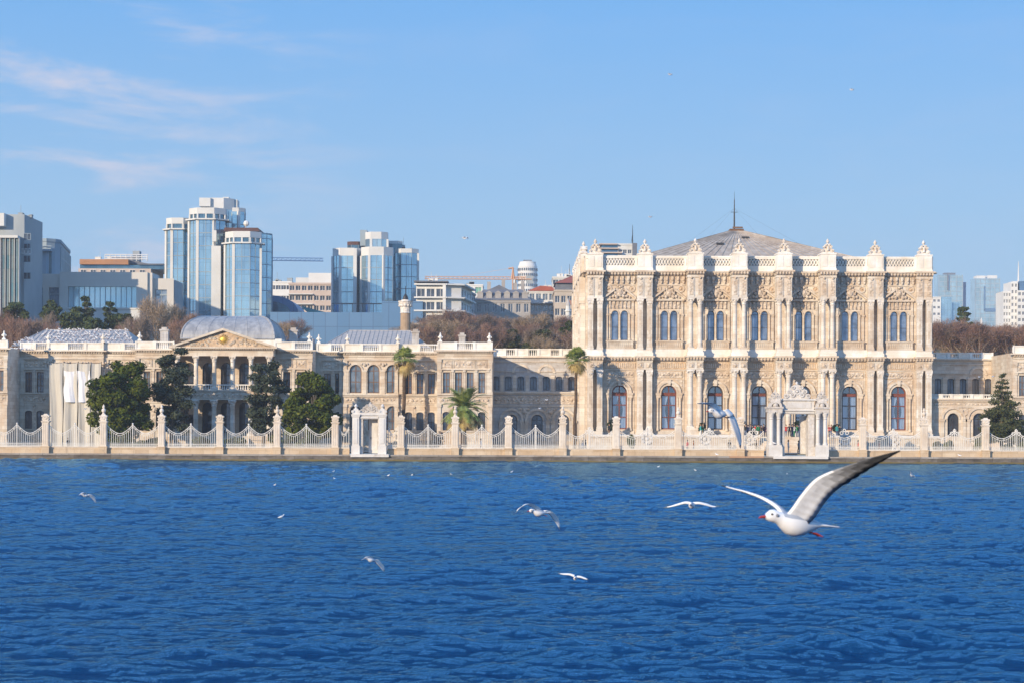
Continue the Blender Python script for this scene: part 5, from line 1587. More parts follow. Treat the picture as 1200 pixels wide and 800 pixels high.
def hotel_left():
    Y = 520; m = Y/FPX
    B = thing('glass_tower', 'tall stepped blue glass tower of octagonal shafts with cream edges, behind the columned portico', 'tower', (X(250, Y), Y, 25))
    z0 = 20
    def px_prism(a, b, top, Yf, glass, **k):
        w = (b-a)*Yf/FPX; d = w*0.9; cx = X((a+b)/2, Yf+d*0.1)
        glass_prism(B, octagon(cx, Yf+d/2, w, d, w*0.27), z0, Z(top, Yf), glass, **k)
    px_prism(193, 222, 257, 526, 'glass_blue', fins=(7, 0))
    px_prism(219.5, 262, 245, 520, 'glass_blue', fins=(7, 0, 1))
    px_prism(233, 272, 233.5, 527, 'glass_pale', band=False, cap=3.0, fins=(1,))
    px_prism(262, 304, 272.5, 516, 'glass_blue', fins=(7, 0, 2))
    px_prism(262, 285, 245, 529, 'glass_blue', fins=(1,), band=False, cap=1.0)
    # cream service shaft between the two front shafts
    mb = MB(); mb.box(X(247, 519), X(258, 519), 518.6, 523, z0, Z(290, 519)); mb.box(X(248, 519), X(253, 519), 518.3, 519, Z(285, 519), Z(272, 519)); mb.build('service_shaft', 'conc_cream', B)
    mb = MB()
    a, b = X(303, 522), X(319, 522)
    pts = [(a, 520), (b-1.5, 521), (b-0.4, 523), (X(318.5, 540), 540), (a, 540)]
    F = loop_frames(pts)
    for fr in F: mb.quad(fr.p(0, z0), fr.p(fr.len, z0), fr.p(fr.len, Z(275, 522)), fr.p(0, Z(275, 522)))
    mb.build('glazing', 'glass_blue', B)
    mb = MB(); z = z0
    while z < Z(277, 522):
        for fr in F[:3]: mb.fbox(fr, 0, fr.len, z-0.1, z+0.1, -0.1, 0.06)
        z += 3.4
    for fr in F[:3]:
        n = max(1, int(fr.len/1.8))
        for k in range(n+1): mb.fbox(fr, fr.len*k/n-0.06, fr.len*k/n+0.06, z0, Z(275, 522), -0.1, 0.08)
    mb.prism_xy(pts, Z(275, 522)-0.4, Z(275, 522)); mb.build('mullions', 'panel_grey', B)
    mb = MB(); zz = Z(272.5, 518); mb.prism_xz([(X(261, 518), zz), (X(303, 518), zz), (X(301, 518), zz+0.9), (X(262, 518), zz+0.9)], 518, 530); mb.build('roof', 'brown_roof', B)
    for a_, b_, c_, d_ in ((233, 246, 244, 234), (258, 265, 236, 231), (270, 275, 250, 234)): mb = MB(); mb.box(X(a_, 527), X(b_, 527), 526 if a_ == 233 else 530, 534, Z(c_, 527), Z(d_, 527)); mb.build('penthouse', 'conc_cream', B)
    mb = MB(); mb.tube((X(286, 525), 526, Z(272, 525)), (X(286, 525), 526, Z(262, 525)), 0.1, n=4); mb.ball((X(287, 525), 526, Z(263, 525)), 0.8, 8, 5)
    mb.build('satellite_dish', 'conc_white', B)
hotel_left()
def hotel_right():
    B = thing('glass_tower', 'shorter blue glass tower with twin octagonal shafts, right of the blue crane jib', 'tower', (X(440, 560), 565, 25))
    z0 = 20
    def px_prism(a, b, top, Yf, glass, **k):
        w = (b-a)*Yf/FPX; d = w*0.9; cx = X((a+b)/2, Yf+d*0.1)
        glass_prism(B, octagon(cx, Yf+d/2, w, d, w*0.27), z0, Z(top, Yf), glass, **k)
    px_prism(388.5, 424, 291.5, 560, 'glass_blue', fins=(7, 0, 2), cap=2.2, band=False)
    px_prism(422, 459, 290, 556, 'glass_blue', fins=(7, 0, 1), cap=2.4, band=False)
    px_prism(427, 453, 272.5, 562, 'glass_pale', fins=(0, 2), cap=2.0, band=False)
    px_prism(462, 489, 292, 566, 'glass_blue', fins=(2,), cap=1.2, band=False)
    px_prism(450, 470, 283, 572, 'glass_dark', fins=(), cap=0.8, band=False)
    px_prism(406, 424, 284, 572, 'glass_dark', fins=(), cap=1.0, band=False, capm='brown_roof')
    mb = MB(); mb.box(X(421, 566), X(429, 566), 566, 572, Z(289, 566), Z(270.5, 566)); mb.build('lift_tower', 'panel_grey', B)
    mb = MB(); mb.box(X(413, 557), X(417, 557), 557.2, 563, z0, Z(292, 557)); mb.build('service_shaft', 'conc_cream', B)
    roof_bits(B, X(463, 560), X(488, 560), 570, Z(292, 566), 3, 3, 'panel_grey', 0.8)
hotel_right()

def hotel_podium():
    # the complex at the far left: tall wing, curved wing and the cream podium with the big lobby window
    B = thing('hotel_block', 'tall grey hotel wing with glazed bays cut by the left edge of the picture', 'building', (X(10, 425), 425, 20))
    xr = X(39, 450)
    F = block(B, [(xr-30, 441), (xr, 441), (xr, 458), (xr-30, 458)], 15, Z(254, 441), 'conc_grey', name='wall')
    mb = MB(); mb.box(xr-30, X(20, 438), 437, 441, 15, Z(279, 438)); mb.build('lower_wing', 'conc_grey', B)
    mb = MB(); x0 = X(-6, 436)
    for k in range(5):       # bowed bronze bays
        c = x0+0.5+k*1.0; mb.lathe(c, 437, [(0.42, 16), (0.42, Z(283, 437))], 10)
    mb.build('bay_glazing', 'glass_tan', B)
    mb = MB()
    for k in range(6): c = x0+k*1.0; mb.box(c-0.05, c+0.05, 436.3, 437, 16, Z(282, 437))
    mb.box(x0-1, X(21, 437), 436, 438, Z(282, 437), Z(279, 437)); mb.build('piers', 'conc_cream', B)
    mb = MB(); mb.box(xr-30, X(5, 440), 439, 442, Z(268, 440), Z(253, 440)); mb.build('penthouse', 'conc_cream', B)
    for k in range(3): bwindow(B, Fr(X(26+k*4, 441), 441), 0, Z(300, 441), 0.6, 1.2, depth=-0.05)
    for zz in (330, 310, 296, 284): bwindow(B, Fr(X(31, 441), 441), 0, Z(zz, 441), 1.6, 1.5, 'pane_dark', 'panel_grey', depth=-0.1)
    roof_bits(B, X(16, 441), X(36, 441), 446, Z(254, 441)-0.2, 3, 9, 'conc_grey', 0.7)

    B = thing('hotel_block', 'curved grey hotel wing with bronze lattice flank, above the podium with the lobby window', 'building', (X(60, 480), 480, 22))
    Y = 474; z1 = Z(283, Y); zb = 24
    xl, xr = X(30, Y), X(67, Y)
    pts = [(xl, Y), (xr-2.5, Y-1), (xr-0.8, Y+0.3), (xr, Y+2.4)]
    xe = X(92.5, 560)
    pts += [(X(86, 510), 505), (xl, 505)]
    block(B, pts, zb, z1, 'panel_grey', name='wall', cap=0.6)
    fr = FrPts(pts[3], pts[4])
    mb = MB(); n = 14
    mb.fbox(fr, 1.0, fr.len-0.5, zb, z1-1.5, 0.02, 0.12); mb.build('lattice_glazing', 'glass_tan', B)
    mb = MB()
    for k in range(n+1): a = 1.0+(fr.len-1.5)*k/n; mb.fbox(fr, a-0.12, a+0.12, zb, z1-1.4, 0.12, 0.35)
    z = zb
    while z < z1-1.6: mb.fbox(fr, 1.0, fr.len-0.5, z, z+0.2, 0.12, 0.28); z += 3.0
    mb.build('lattice', 'conc_cream', B)
    f2 = Fr(0, Y-0.5)
    mb = MB(); 
    for a, b in ((33, 37), (40, 46), (47.5, 53), (54.5, 60)):
        mb.fbox(f2, X(a, Y), X(b, Y), Z(323, Y), Z(298, Y), -0.6, 0.1)
    mb.build('bay_glazing', 'glass_tan', B)
    mb = MB(); mb.fbox(f2, X(32, Y), X(61, Y), Z(297.5, Y), Z(294, Y), -0.8, 1.4); mb.fbox(f2, X(32, Y), X(61, Y), Z(292, Y), Z(291, Y), 0.9, 1.0); mb.build('balcony', 'panel_grey', B)

    B = thing('hotel_podium', 'low cream hotel podium with one very wide pale blue lobby window, shaded on its left', 'building', (X(110, 466), 466, 20))
    Y = 466; f = Fr(0, Y); z0 = 18
    def o(a, b, t, bo): return ((X(a, Y)+X(b, Y))/2, X(b, Y)-X(a, Y), Z(bo, Y), Z(t, Y), 0)
    mb = MB()
    wall(mb, f, X(15, Y), X(69, Y), z0, Z(323.5, Y), [o(31, 49.5, 339.5, 366), o(56.5, 70-1.5, 339.5, 366)], 1.2)
    wall(mb, Fr(0, Y-1.0), X(69, Y-1), X(172, Y-1), z0, Z(321.5, Y), [o(80, 160, 338.5, 363)], 1.0)
    mb.quad((X(172, Y-1), Y-1, z0), (X(172, Y-1), Y+12, z0), (X(172, Y-1), Y+12, Z(321.5, Y)), (X(172, Y-1), Y-1, Z(321.5, Y)))
    mb.quad((X(69, Y-1), Y-1, z0), (X(69, Y-1), Y, z0), (X(69, Y-1), Y, Z(321.5, Y)), (X(69, Y-1), Y-1, Z(321.5, Y)))
    mb.box(X(166, Y), X(178, Y), Y-0.4, Y+9, z0, Z(321.8, Y))
    wall(mb, Fr(0, Y+1), X(178, Y), X(202, Y), z0, Z(328, Y), [o(180, 194, 341, 362)], 0.8)
    mb.build('wall', 'panel_cream', B)
    mb = MB(); mb.box(X(15, Y), X(202, Y), Y+2, Y+14, z0, Z(329, Y)); mb.box(X(15, Y), X(172, Y), Y+0.3, Y+12, Z(324.5, Y), Z(323.7, Y)); mb.build('flat_roof', 'conc_grey', B)
    for a, b, t, bo, yy, g in ((80, 160, 338.5, 363, Y-0.2, 'glass_lobby'), (31, 49.5, 339.5, 366, Y+1.0, 'pane_light'), (56.5, 68.5, 339.5, 366, Y+1.0, 'pane_light'), (180, 194, 341, 362, Y+1.7, 'pane_light')):
        mb = MB(); mb.box(X(a, Y), X(b, Y), yy, yy+0.1, Z(bo, Y), Z(t, Y)); w = mb.build('window', g, B)
        mb = MB(); n = max(2, int((b-a)/6))
        for k in range(n+1): x = X(a, Y)+(X(b, Y)-X(a, Y))*k/n; mb.box(x-0.07, x+0.07, yy-0.12, yy-0.001, Z(bo, Y), Z(t, Y))
        if b-a < 30: mb.box(X(a, Y), X(b, Y), yy-0.25, yy-0.122, Z(348, Y), Z(346, Y))
        mb.build('window_frame', 'panel_grey', w)
    mb = MB(); mb.box(X(64, Y), X(168, Y), Y-5, Y-1.1, z0, Z(366, Y)); mb.box(X(64, Y), X(168, Y), Y-5.2, Y-1.1, Z(366, Y), Z(364.5, Y)); mb.build('terrace', 'conc_cream', B)
hotel_podium()

def terraced():
    Y = 560
    B = thing('terraced_building', 'low building with an orange-brown band and glazed roof terraces, behind the hotel podium', 'building', (X(145, Y), Y, 30))
    mb = MB(); mb.box(X(91, Y), X(176, Y), Y, Y+20, 25, Z(317, Y)); mb.build('wall', 'pink_render', B)
    f = Fr(0, Y)
    for k in range(7): bwindow(B, f, X(97+k*11.5, Y), Z(322.5, Y), 1.6, 1.0, depth=-0.12)
    mb = MB(); mb.box(X(91, Y), X(190, Y), Y+2, Y+20, Z(317, Y), Z(312, Y)); mb.build('glazing', 'glass_dark', B)
    mb = MB(); mb.box(X(92, Y), X(149, Y), Y+0.5, Y+20, Z(312, Y), Z(306, Y)); mb.build('band', 'orange_band', B)
    mb = MB(); mb.box(X(160, Y), X(190, Y), Y+1, Y+18, Z(312, Y), Z(310.6, Y)); mb.build('terrace_slab', 'slate', B)
    mb = MB()
    mb.prism_xz([(X(149, Y), Z(310, Y)), (X(149, Y), Z(306, Y)), (X(193, Y), Z(314, Y)), (X(193, Y), Z(315, Y))][::-1], Y+3, Y+16); mb.build('canopy', 'slate', B)
    mb = MB()
    x = X(117, Y)
    while x <= X(168, Y): mb.tube((x, Y+6, Z(306, Y)), (x, Y+6, Z(298.5, Y)), 0.12, n=4); x += 1.5
    for zz in (298.5, 301, 303.5): mb.tube((X(117, Y), Y+6, Z(zz, Y)), (X(168, Y), Y+6, Z(zz, Y)), 0.14, n=4)
    mb.box(X(118, Y), X(148, Y), Y+8, Y+14, Z(306, Y), Z(301, Y)); mb.build('roof_railing', 'conc_white', B)
    mb = MB(); mb.box(X(149, Y), X(157, Y), Y+7, Y+10, Z(306, Y), Z(293.5, Y)); mb.build('roof_plant', 'conc_grey', B)
    roof_bits(B, X(93, Y), X(115, Y), Y+8, Z(306, Y), 3, 5, 'conc_white', 0.9)
terraced()

def podium_blue():
    Y = 500
    B = thing('podium_wall', 'long blank blue-grey metal-clad podium wall below the shorter glass tower', 'building', (X(405, Y), Y, 20))
    mb = MB(); mb.box(X(316, Y), X(447, Y), Y, Y+40, 15, Z(367, Y)); mb.box(X(447, Y), X(495, Y), Y-1, Y+40, 15, Z(354, Y)); mb.build('wall', 'cladding_blue', B)
    mb = MB()
    x = X(388, Y)
    while x < X(447, Y): mb.tube((x, Y+0.5, Z(367, Y)), (x, Y+0.5, Z(356.5, Y)), 0.08, n=4); x += 2.6
    for zz in (356.5,): mb.tube((X(388, Y), Y+0.5, Z(zz, Y)), (X(447, Y), Y+0.5, Z(zz, Y)), 0.1, n=4)
    mb.build('railing', 'dark_metal', B)
    mb = MB()   # arched hall roof on the left
    n = 14; Ya = Y+46; cx, r = X(318, Ya), X(349, Ya)-X(318, Ya); pts = [(cx+r*math.cos(a), Z(368, Ya)+r*0.66*math.sin(a)) for a in [math.pi*k/n for k in range(n+1)]]
    mb.prism_xz(pts[::-1], Y+46, Y+66); mb.build('arched_roof', 'cladding_blue', B)
    mb = MB(); pts = [(cx+r*0.7*math.cos(a), Z(368, Ya)+r*0.42*math.sin(a)) for a in [math.pi*k/n for k in range(n+1)]]
    mb.prism_xz(pts[::-1], Y+45.8, Y+46); mb.build('arched_glazing', 'glass_dark', B)
    mb = MB(); mb.prism_xz([(X(330, Y), Z(347.5, Y)), (X(362, Y), Z(355.5, Y)), (X(362, Y), Z(357.5, Y)), (X(340, Y), Z(356, Y))][::-1], Y+41, Y+45); mb.build('canopy', 'teal_roof', B)
m, n_, l_, b_ = newmat('cladding_blue')
br = n_.new('ShaderNodeTexBrick'); br.offset = 0; br.inputs['Scale'].default_value = 1; br.inputs['Brick Width'].default_value = 3.0; br.inputs['Row Height'].default_value = 6.0
br.inputs['Mortar Size'].default_value = 0.08; br.inputs['Color1'].default_value = (0.10, 0.21, 0.36, 1); br.inputs['Color2'].default_value = (0.12, 0.23, 0.38, 1); br.inputs['Mortar'].default_value = (0.07, 0.14, 0.25, 1)
l_.new(wall_uv(n_, l_, wpos(n_)), br.inputs['Vector']); l_.new(br.outputs['Color'], b_.inputs['Base Color']); b_.inputs['Roughness'].default_value = 0.45; b_.inputs['Metallic'].default_value = 0.3
podium_blue()

def city_middle():
    Y = 620
    B, F = apartment('apartment_building', 'cream apartment block with window bands, between the two glass towers under the blue crane jib', 'apartment building', rect(X(338, Y), X(388, Y), Y, Y+18), 25, Z(333, Y), 'pink_render',
                     [(0, 7, 3.1, 1.5, 0.8, 7, 1.5)], pane='pane_dark', nv=1)
    mb = MB(); mb.box(X(360, Y), X(388, Y), Y+2, Y+14, Z(333, Y), Z(320.5, Y)); mb.build('penthouse', 'conc_white', B)
    mb = MB(); mb.box(X(345, Y), X(360, Y), Y+2, Y+10, Z(333, Y), Z(326, Y)); mb.build('upper_floor', 'conc_cream', B)
    mb = MB(); 
    for k in range(5): z = Z(333, Y)-0.5-(k+1)*3.1; mb.box(X(337, Y), X(366, Y), Y-1.0, Y, z, z+0.25)
    mb.build('balcony_slabs', 'conc_cream', B)
    Y = 650
    B, F = apartment('apartment_building', 'low white building with a flat roof, just right of the tall glass tower', 'apartment building', rect(X(316, Y), X(341, Y), Y, Y+18), 25, Z(331.5, Y), 'conc_white', [(0, 3, 3.4, 1.4, 1.2, 4, 1.6)])
    roof_bits(B, X(318, Y), X(338, Y), Y+5, Z(331.5, Y), 4, 22)
    # white balconied block
    Y = 500
    x0, x1 = X(487, Y), X(521, Y); xr = X(557, Y+26)
    pts = [(x0, Y), (x1, Y), (x1+4.0, Y+1.5), (x1+6.2, Y+20), (x0, Y+22)]
    B, F = apartment('apartment_building', 'white modern apartment block with wide balconies, right side in blue shade', 'apartment building', pts, 18, Z(333, Y), 'conc_white',
                     [(0, 5, 3.3, 2.0, 1.3, 3, 2.0), (2, 5, 3.3, 1.8, 1.3, 4, 2.4)], pane='pane_dark')
    mb = MB()
    for k in range(6):
        z = Z(333, Y)-0.4-k*3.3
        for fr in F[0:3]: mb.fbox(fr, -0.5, fr.len+0.5, z, z+0.35, 0, 1.2)
    mb.box(x1-0.6, x1+0.2, Y-1.1, Y+0.3, 18, Z(334, Y))
    mb.build('balcony_slabs', 'conc_white', B)
    mb = MB(); mb.box(x0-0.5, x1+0.8, Y-1.4, Y+12, Z(331.5, Y), Z(330, Y)); mb.build('roof', 'slate', B)
    mb = MB(); mb.box(x0+1, x1-1, Y+1, Y+12, Z(333, Y), Z(331.5, Y)); mb.build('upper_floor', 'glass_dark', B)
    roof_bits(B, x0+3, x1, Y+3, Z(330, Y), 4, 31, 'conc_white', 0.6)
    Y = 530
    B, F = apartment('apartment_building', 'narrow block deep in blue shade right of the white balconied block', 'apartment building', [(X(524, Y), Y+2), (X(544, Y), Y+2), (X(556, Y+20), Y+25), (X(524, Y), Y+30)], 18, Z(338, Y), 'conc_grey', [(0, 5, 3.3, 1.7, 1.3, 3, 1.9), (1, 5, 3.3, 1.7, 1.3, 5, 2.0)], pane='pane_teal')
    Y = 700
    B, F = apartment('apartment_building', 'small white building with green shuttered windows behind the white balconied block', 'apartment building', rect(X(534, Y), X(565, Y), Y, Y+15), 25, Z(334, Y), 'conc_white', [(0, 3, 3.8, 2.2, 0.9, 3, 2.2)], pane='shutter_green')
    roof_bits(B, X(538, Y), X(562, Y), Y+3, Z(334, Y), 3, 41)
    # old stone building with a slate mansard
    Y = 560
    B, F = apartment('old_building', 'long old stone building with a dark slate mansard roof behind the bare trees', 'building', rect(X(556, Y), X(621, Y), Y, Y+26), 20, Z(352, Y), 'old_stone', [(0, 3, 4.2, 2.4, 1.0, 7, 1.3)], cap=0.6)
    mb = MB(); a, b, z0, z1 = X(555, Y), X(622, Y), Z(352, Y), Z(339, Y)
    mb.add([(a, Y-0.4, z0), (b, Y-0.4, z0), (b, Y+26, z0), (a, Y+26, z0), (a+2.5, Y+2.5, z1), (b-2.5, Y+2.5, z1), (b-2.5, Y+22, z1), (a+2.5, Y+22, z1)], [(0, 1, 5, 4), (1, 2, 6, 5), (2, 3, 7, 6), (3, 0, 4, 7), (4, 5, 6, 7)])
    mb.prism_xz([(X(572, Y), z1), (X(596, Y), z1), (X(584, Y), z1+1.4)], Y+3, Y+12)
    rf = mb.build('roof', 'slate', B)
    for k in range(6):
        x = X(562+k*10.5, Y); mb = MB(); mb.box(x-0.8, x+0.8, Y+0.1, Y+2.4, z0+0.4, z0+2.0); mb.prism_xz([(x-1, z0+2), (x+1, z0+2), (x, z0+2.7)], Y, Y+2.6); mb.build('dormer', 'old_stone', rf)
    for k, h in ((572, 2.5), (589, 3.2), (603, 2.2), (612, 2.8)):
        x = X(k, Y); mb = MB(); mb.box(x-0.5, x+0.5, Y+6, Y+7.4, z1-1, z1+h); mb.build('chimney', 'old_stone', rf)
    Y = 580
    B, F = apartment('apartment_building', 'pale building with glazed balconies between the slate roof and the red-roofed block', 'apartment building', rect(X(619, Y), X(650, Y), Y, Y+15), 20, Z(341, Y), 'conc_cream', [(0, 5, 3.3, 1.9, 0.8, 4, 1.5)], pane='pane_teal')
    mb = MB(); 
    for k in range(4): z = Z(341, Y)-0.4-(k+1)*3.3; mb.box(X(619, Y), X(649.5, Y), Y-1.2, Y, z, z+0.3)
    mb.build('balcony_slabs', 'conc_cream', B)
    mb = MB(); mb.prism_xz([(X(618, Y), Z(341, Y)), (X(651, Y), Z(341, Y)), (X(646, Y), Z(336, Y)), (X(632, Y), Z(335, Y))], Y-0.5, Y+15); mb.build('roof', 'red_tile', B)
    roof_bits(B, X(621, Y), X(645, Y), Y+4, Z(337, Y), 4, 53, 'conc_white', 0.7)
    Y = 560
    B, F = apartment('apartment_building', 'beige apartment block with a red tiled roof next to the tall hall', 'apartment building', rect(X(649, Y), X(692, Y), Y, Y+18), 20, Z(340, Y), 'beige_render', [(0, 3, 3.6, 1.9, 1.6, 6, 1.3)])
    mb = MB(); a, b, z = X(649, Y), X(692, Y), Z(340, Y); mb.box(a+0.4, b-0.4, Y+0.6, Y+16, z, z+2.0); mb.build('attic', 'slate', B)
    mb = MB(); z += 2.0; mb.add([(a, Y-0.4, z), (b, Y-0.4, z), (b, Y+18, z), (a, Y+18, z), (a+5, Y+9, z+2.7), (b-2, Y+9, z+2.7)], [(0, 1, 5, 4), (1, 2, 5), (2, 3, 4, 5), (3, 0, 4)]); mb.build('roof', 'red_tile', B)
    mb = MB(); mb.box(a+4, b, Y-0.15, Y+0.002, Z(352, Y)-1.2, Z(352, Y)); mb.build('band', 'red_band', B)
    Y = 640
    B, F = apartment('apartment_building', 'flat-topped beige block showing just above the red tiled roof', 'apartment building', rect(X(647, Y), X(690, Y), Y, Y+16), 25, Z(324.5, Y), 'conc_cream', [(0, 2, 3.4, 1.6, 0.9, 6, 1.8)])
    roof_bits(B, X(650, Y), X(676, Y), Y+3, Z(324.5, Y), 6, 61, 'conc_white', 0.8)
    mb = MB()
    for q, h in ((667, 308), (673, 314)): mb.tube((X(q, Y), Y+4, Z(324, Y)), (X(q, Y), Y+4, Z(h, Y)), 0.1, 0.05, 4)
    mb.build('aerial', 'dark_metal', B)
    # behind the hall's parapet
    Y = 620
    B, F = apartment('apartment_building', 'white and dark block showing above the left end of the hall parapet', 'apartment building', rect(X(723, Y), X(740, Y), Y, Y+16), 25, Z(285.5, Y), 'conc_cream', [(0, 3, 3.3, 1.2, 1.8, 3, 1.2)])
    mb = MB(); mb.box(X(740, Y), X(745.5, Y), Y-1, Y+16, 25, Z(284.8, Y)); mb.build('stair_tower', 'slate', B)
    mb = MB()
    for zz, a, b in ((285.5, 701, 722), (290.5, 702, 724), (295.5, 703, 728)):
        mb.box(X(a, Y), X(b, Y), Y-1.5, Y+12, Z(zz, Y)-0.35, Z(zz, Y))
    mb.build('terrace_slabs', 'pink_render', B)
    mb = MB(); mb.box(X(704, Y), X(723, Y), Y+0.5, Y+12, 25, Z(286, Y)); mb.build('glazing', 'glass_dark', B)
    mb = MB(); mb.tube((X(741, Y), Y+3, Z(285, Y)), (X(741, Y), Y+3, Z(262, Y)), 0.22, 0.06, 5); mb.tube((X(739, Y), Y+3, Z(285, Y)), (X(741, Y), Y+3, Z(272, Y)), 0.05, 0.05, 4); mb.build('aerial', 'dark_metal', B)
    # round white tower
    Y = 1400
    B = thing('round_tower', 'cylindrical white hotel tower with rows of windows, far off behind the orange crane', 'tower', (X(617.5, Y), Y, 40))
    cx, r = X(617.5, Y), 11.2*Y/FPX; zt = Z(312, Y); zb = Z(345, Y)
    mb = MB(); mb.lathe(cx, Y+r, [(r, zb), (r, zt), (r*0.98, zt+0.4), (r*0.86, zt+2.6), (r*0.86, zt+3.4), (r*0.4, zt+4.0)], 28); mb.build('wall', 'conc_white', B, smooth=False)
    mb = MB()
    for k in range(5):
        z = zb+2+k*3.7
        for a in range(28):
            t = 2*math.pi*(a+0.5)/28
            if math.sin(t) < 0.3:
                px_, py_ = cx+(r+0.02)*math.cos(t), Y+r+(r+0.02)*math.sin(t); mb.box(px_-0.42, px_+0.42, py_-0.3, py_+0.3, z, z+1.8)
    mb.build('window_rows', 'pane_dark', B)
    mb = MB(); mb.box(cx-3, cx+3, Y+3, Y+7, zt+3.6, zt+4.6); mb.build('roof_plant', 'slate', B)
    # minaret-like stone shaft in the trees
    Y = 470
    B = thing('stone_turret', 'small pale stone turret with a conical cap among the trees beside the tall hall', 'turret', (X(665, Y), Y, 20))
    mb = MB(); x = X(665, Y); mb.lathe(x, Y, [(0.62, 20), (0.6, Z(366, Y)), (0.8, Z(365, Y)), (0.8, Z(363.5, Y)), (0.55, Z(363, Y)), (0.5, Z(358, Y))], 10); mb.build('shaft', 'conc_cream', B)
    mb = MB(); mb.lathe(x, Y, [(0.6, Z(358, Y)), (0.3, Z(353, Y)), (0.02, Z(349, Y))], 10); mb.build('cap', 'lead_roof', B)
    # tall brick shaft with a white carved head
    Y = 322
    B = thing('chimney_column', 'freestanding brown column-shaped chimney with a carved white capital, behind the right hip roof', 'chimney', (X(474.5, Y), Y, 10))
    mb = MB(); x = X(474.5, Y); mb.lathe(x, Y, [(0.86, 1.2), (0.80, Z(368, Y))], 16); mb.build('shaft', 'brick', B)
    mb = MB(); mb.lathe(x, Y, [(0.80, Z(368, Y)), (0.92, Z(367.5, Y)), (0.82, Z(366.5, Y)), (0.85, Z(361, Y)), (1.15, Z(356, Y)), (1.05, Z(355.6, Y)), (1.2, Z(354.5, Y)), (1.2, Z(353.6, Y)), (0.7, Z(353.4, Y)), (0.6, Z(352, Y))], 16)
    for a in range(12): t = a*math.pi/6; mb.ball((x+0.95*math.cos(t), Y+0.95*math.sin(t), Z(359, Y)), 0.22, 6, 4)
    mb.build('capital', 'stone_carved_white', B)
    mb = MB(); mb.lathe(x, Y, [(0.5, Z(352, Y)), (0.35, Z(348, Y)), (0.1, Z(345, Y))], 8); mb.tube((x, Y, Z(345, Y)), (x, Y, Z(336, Y)), 0.05, n=4); mb.build('ventilator', 'dark_metal', B)
city_middle()

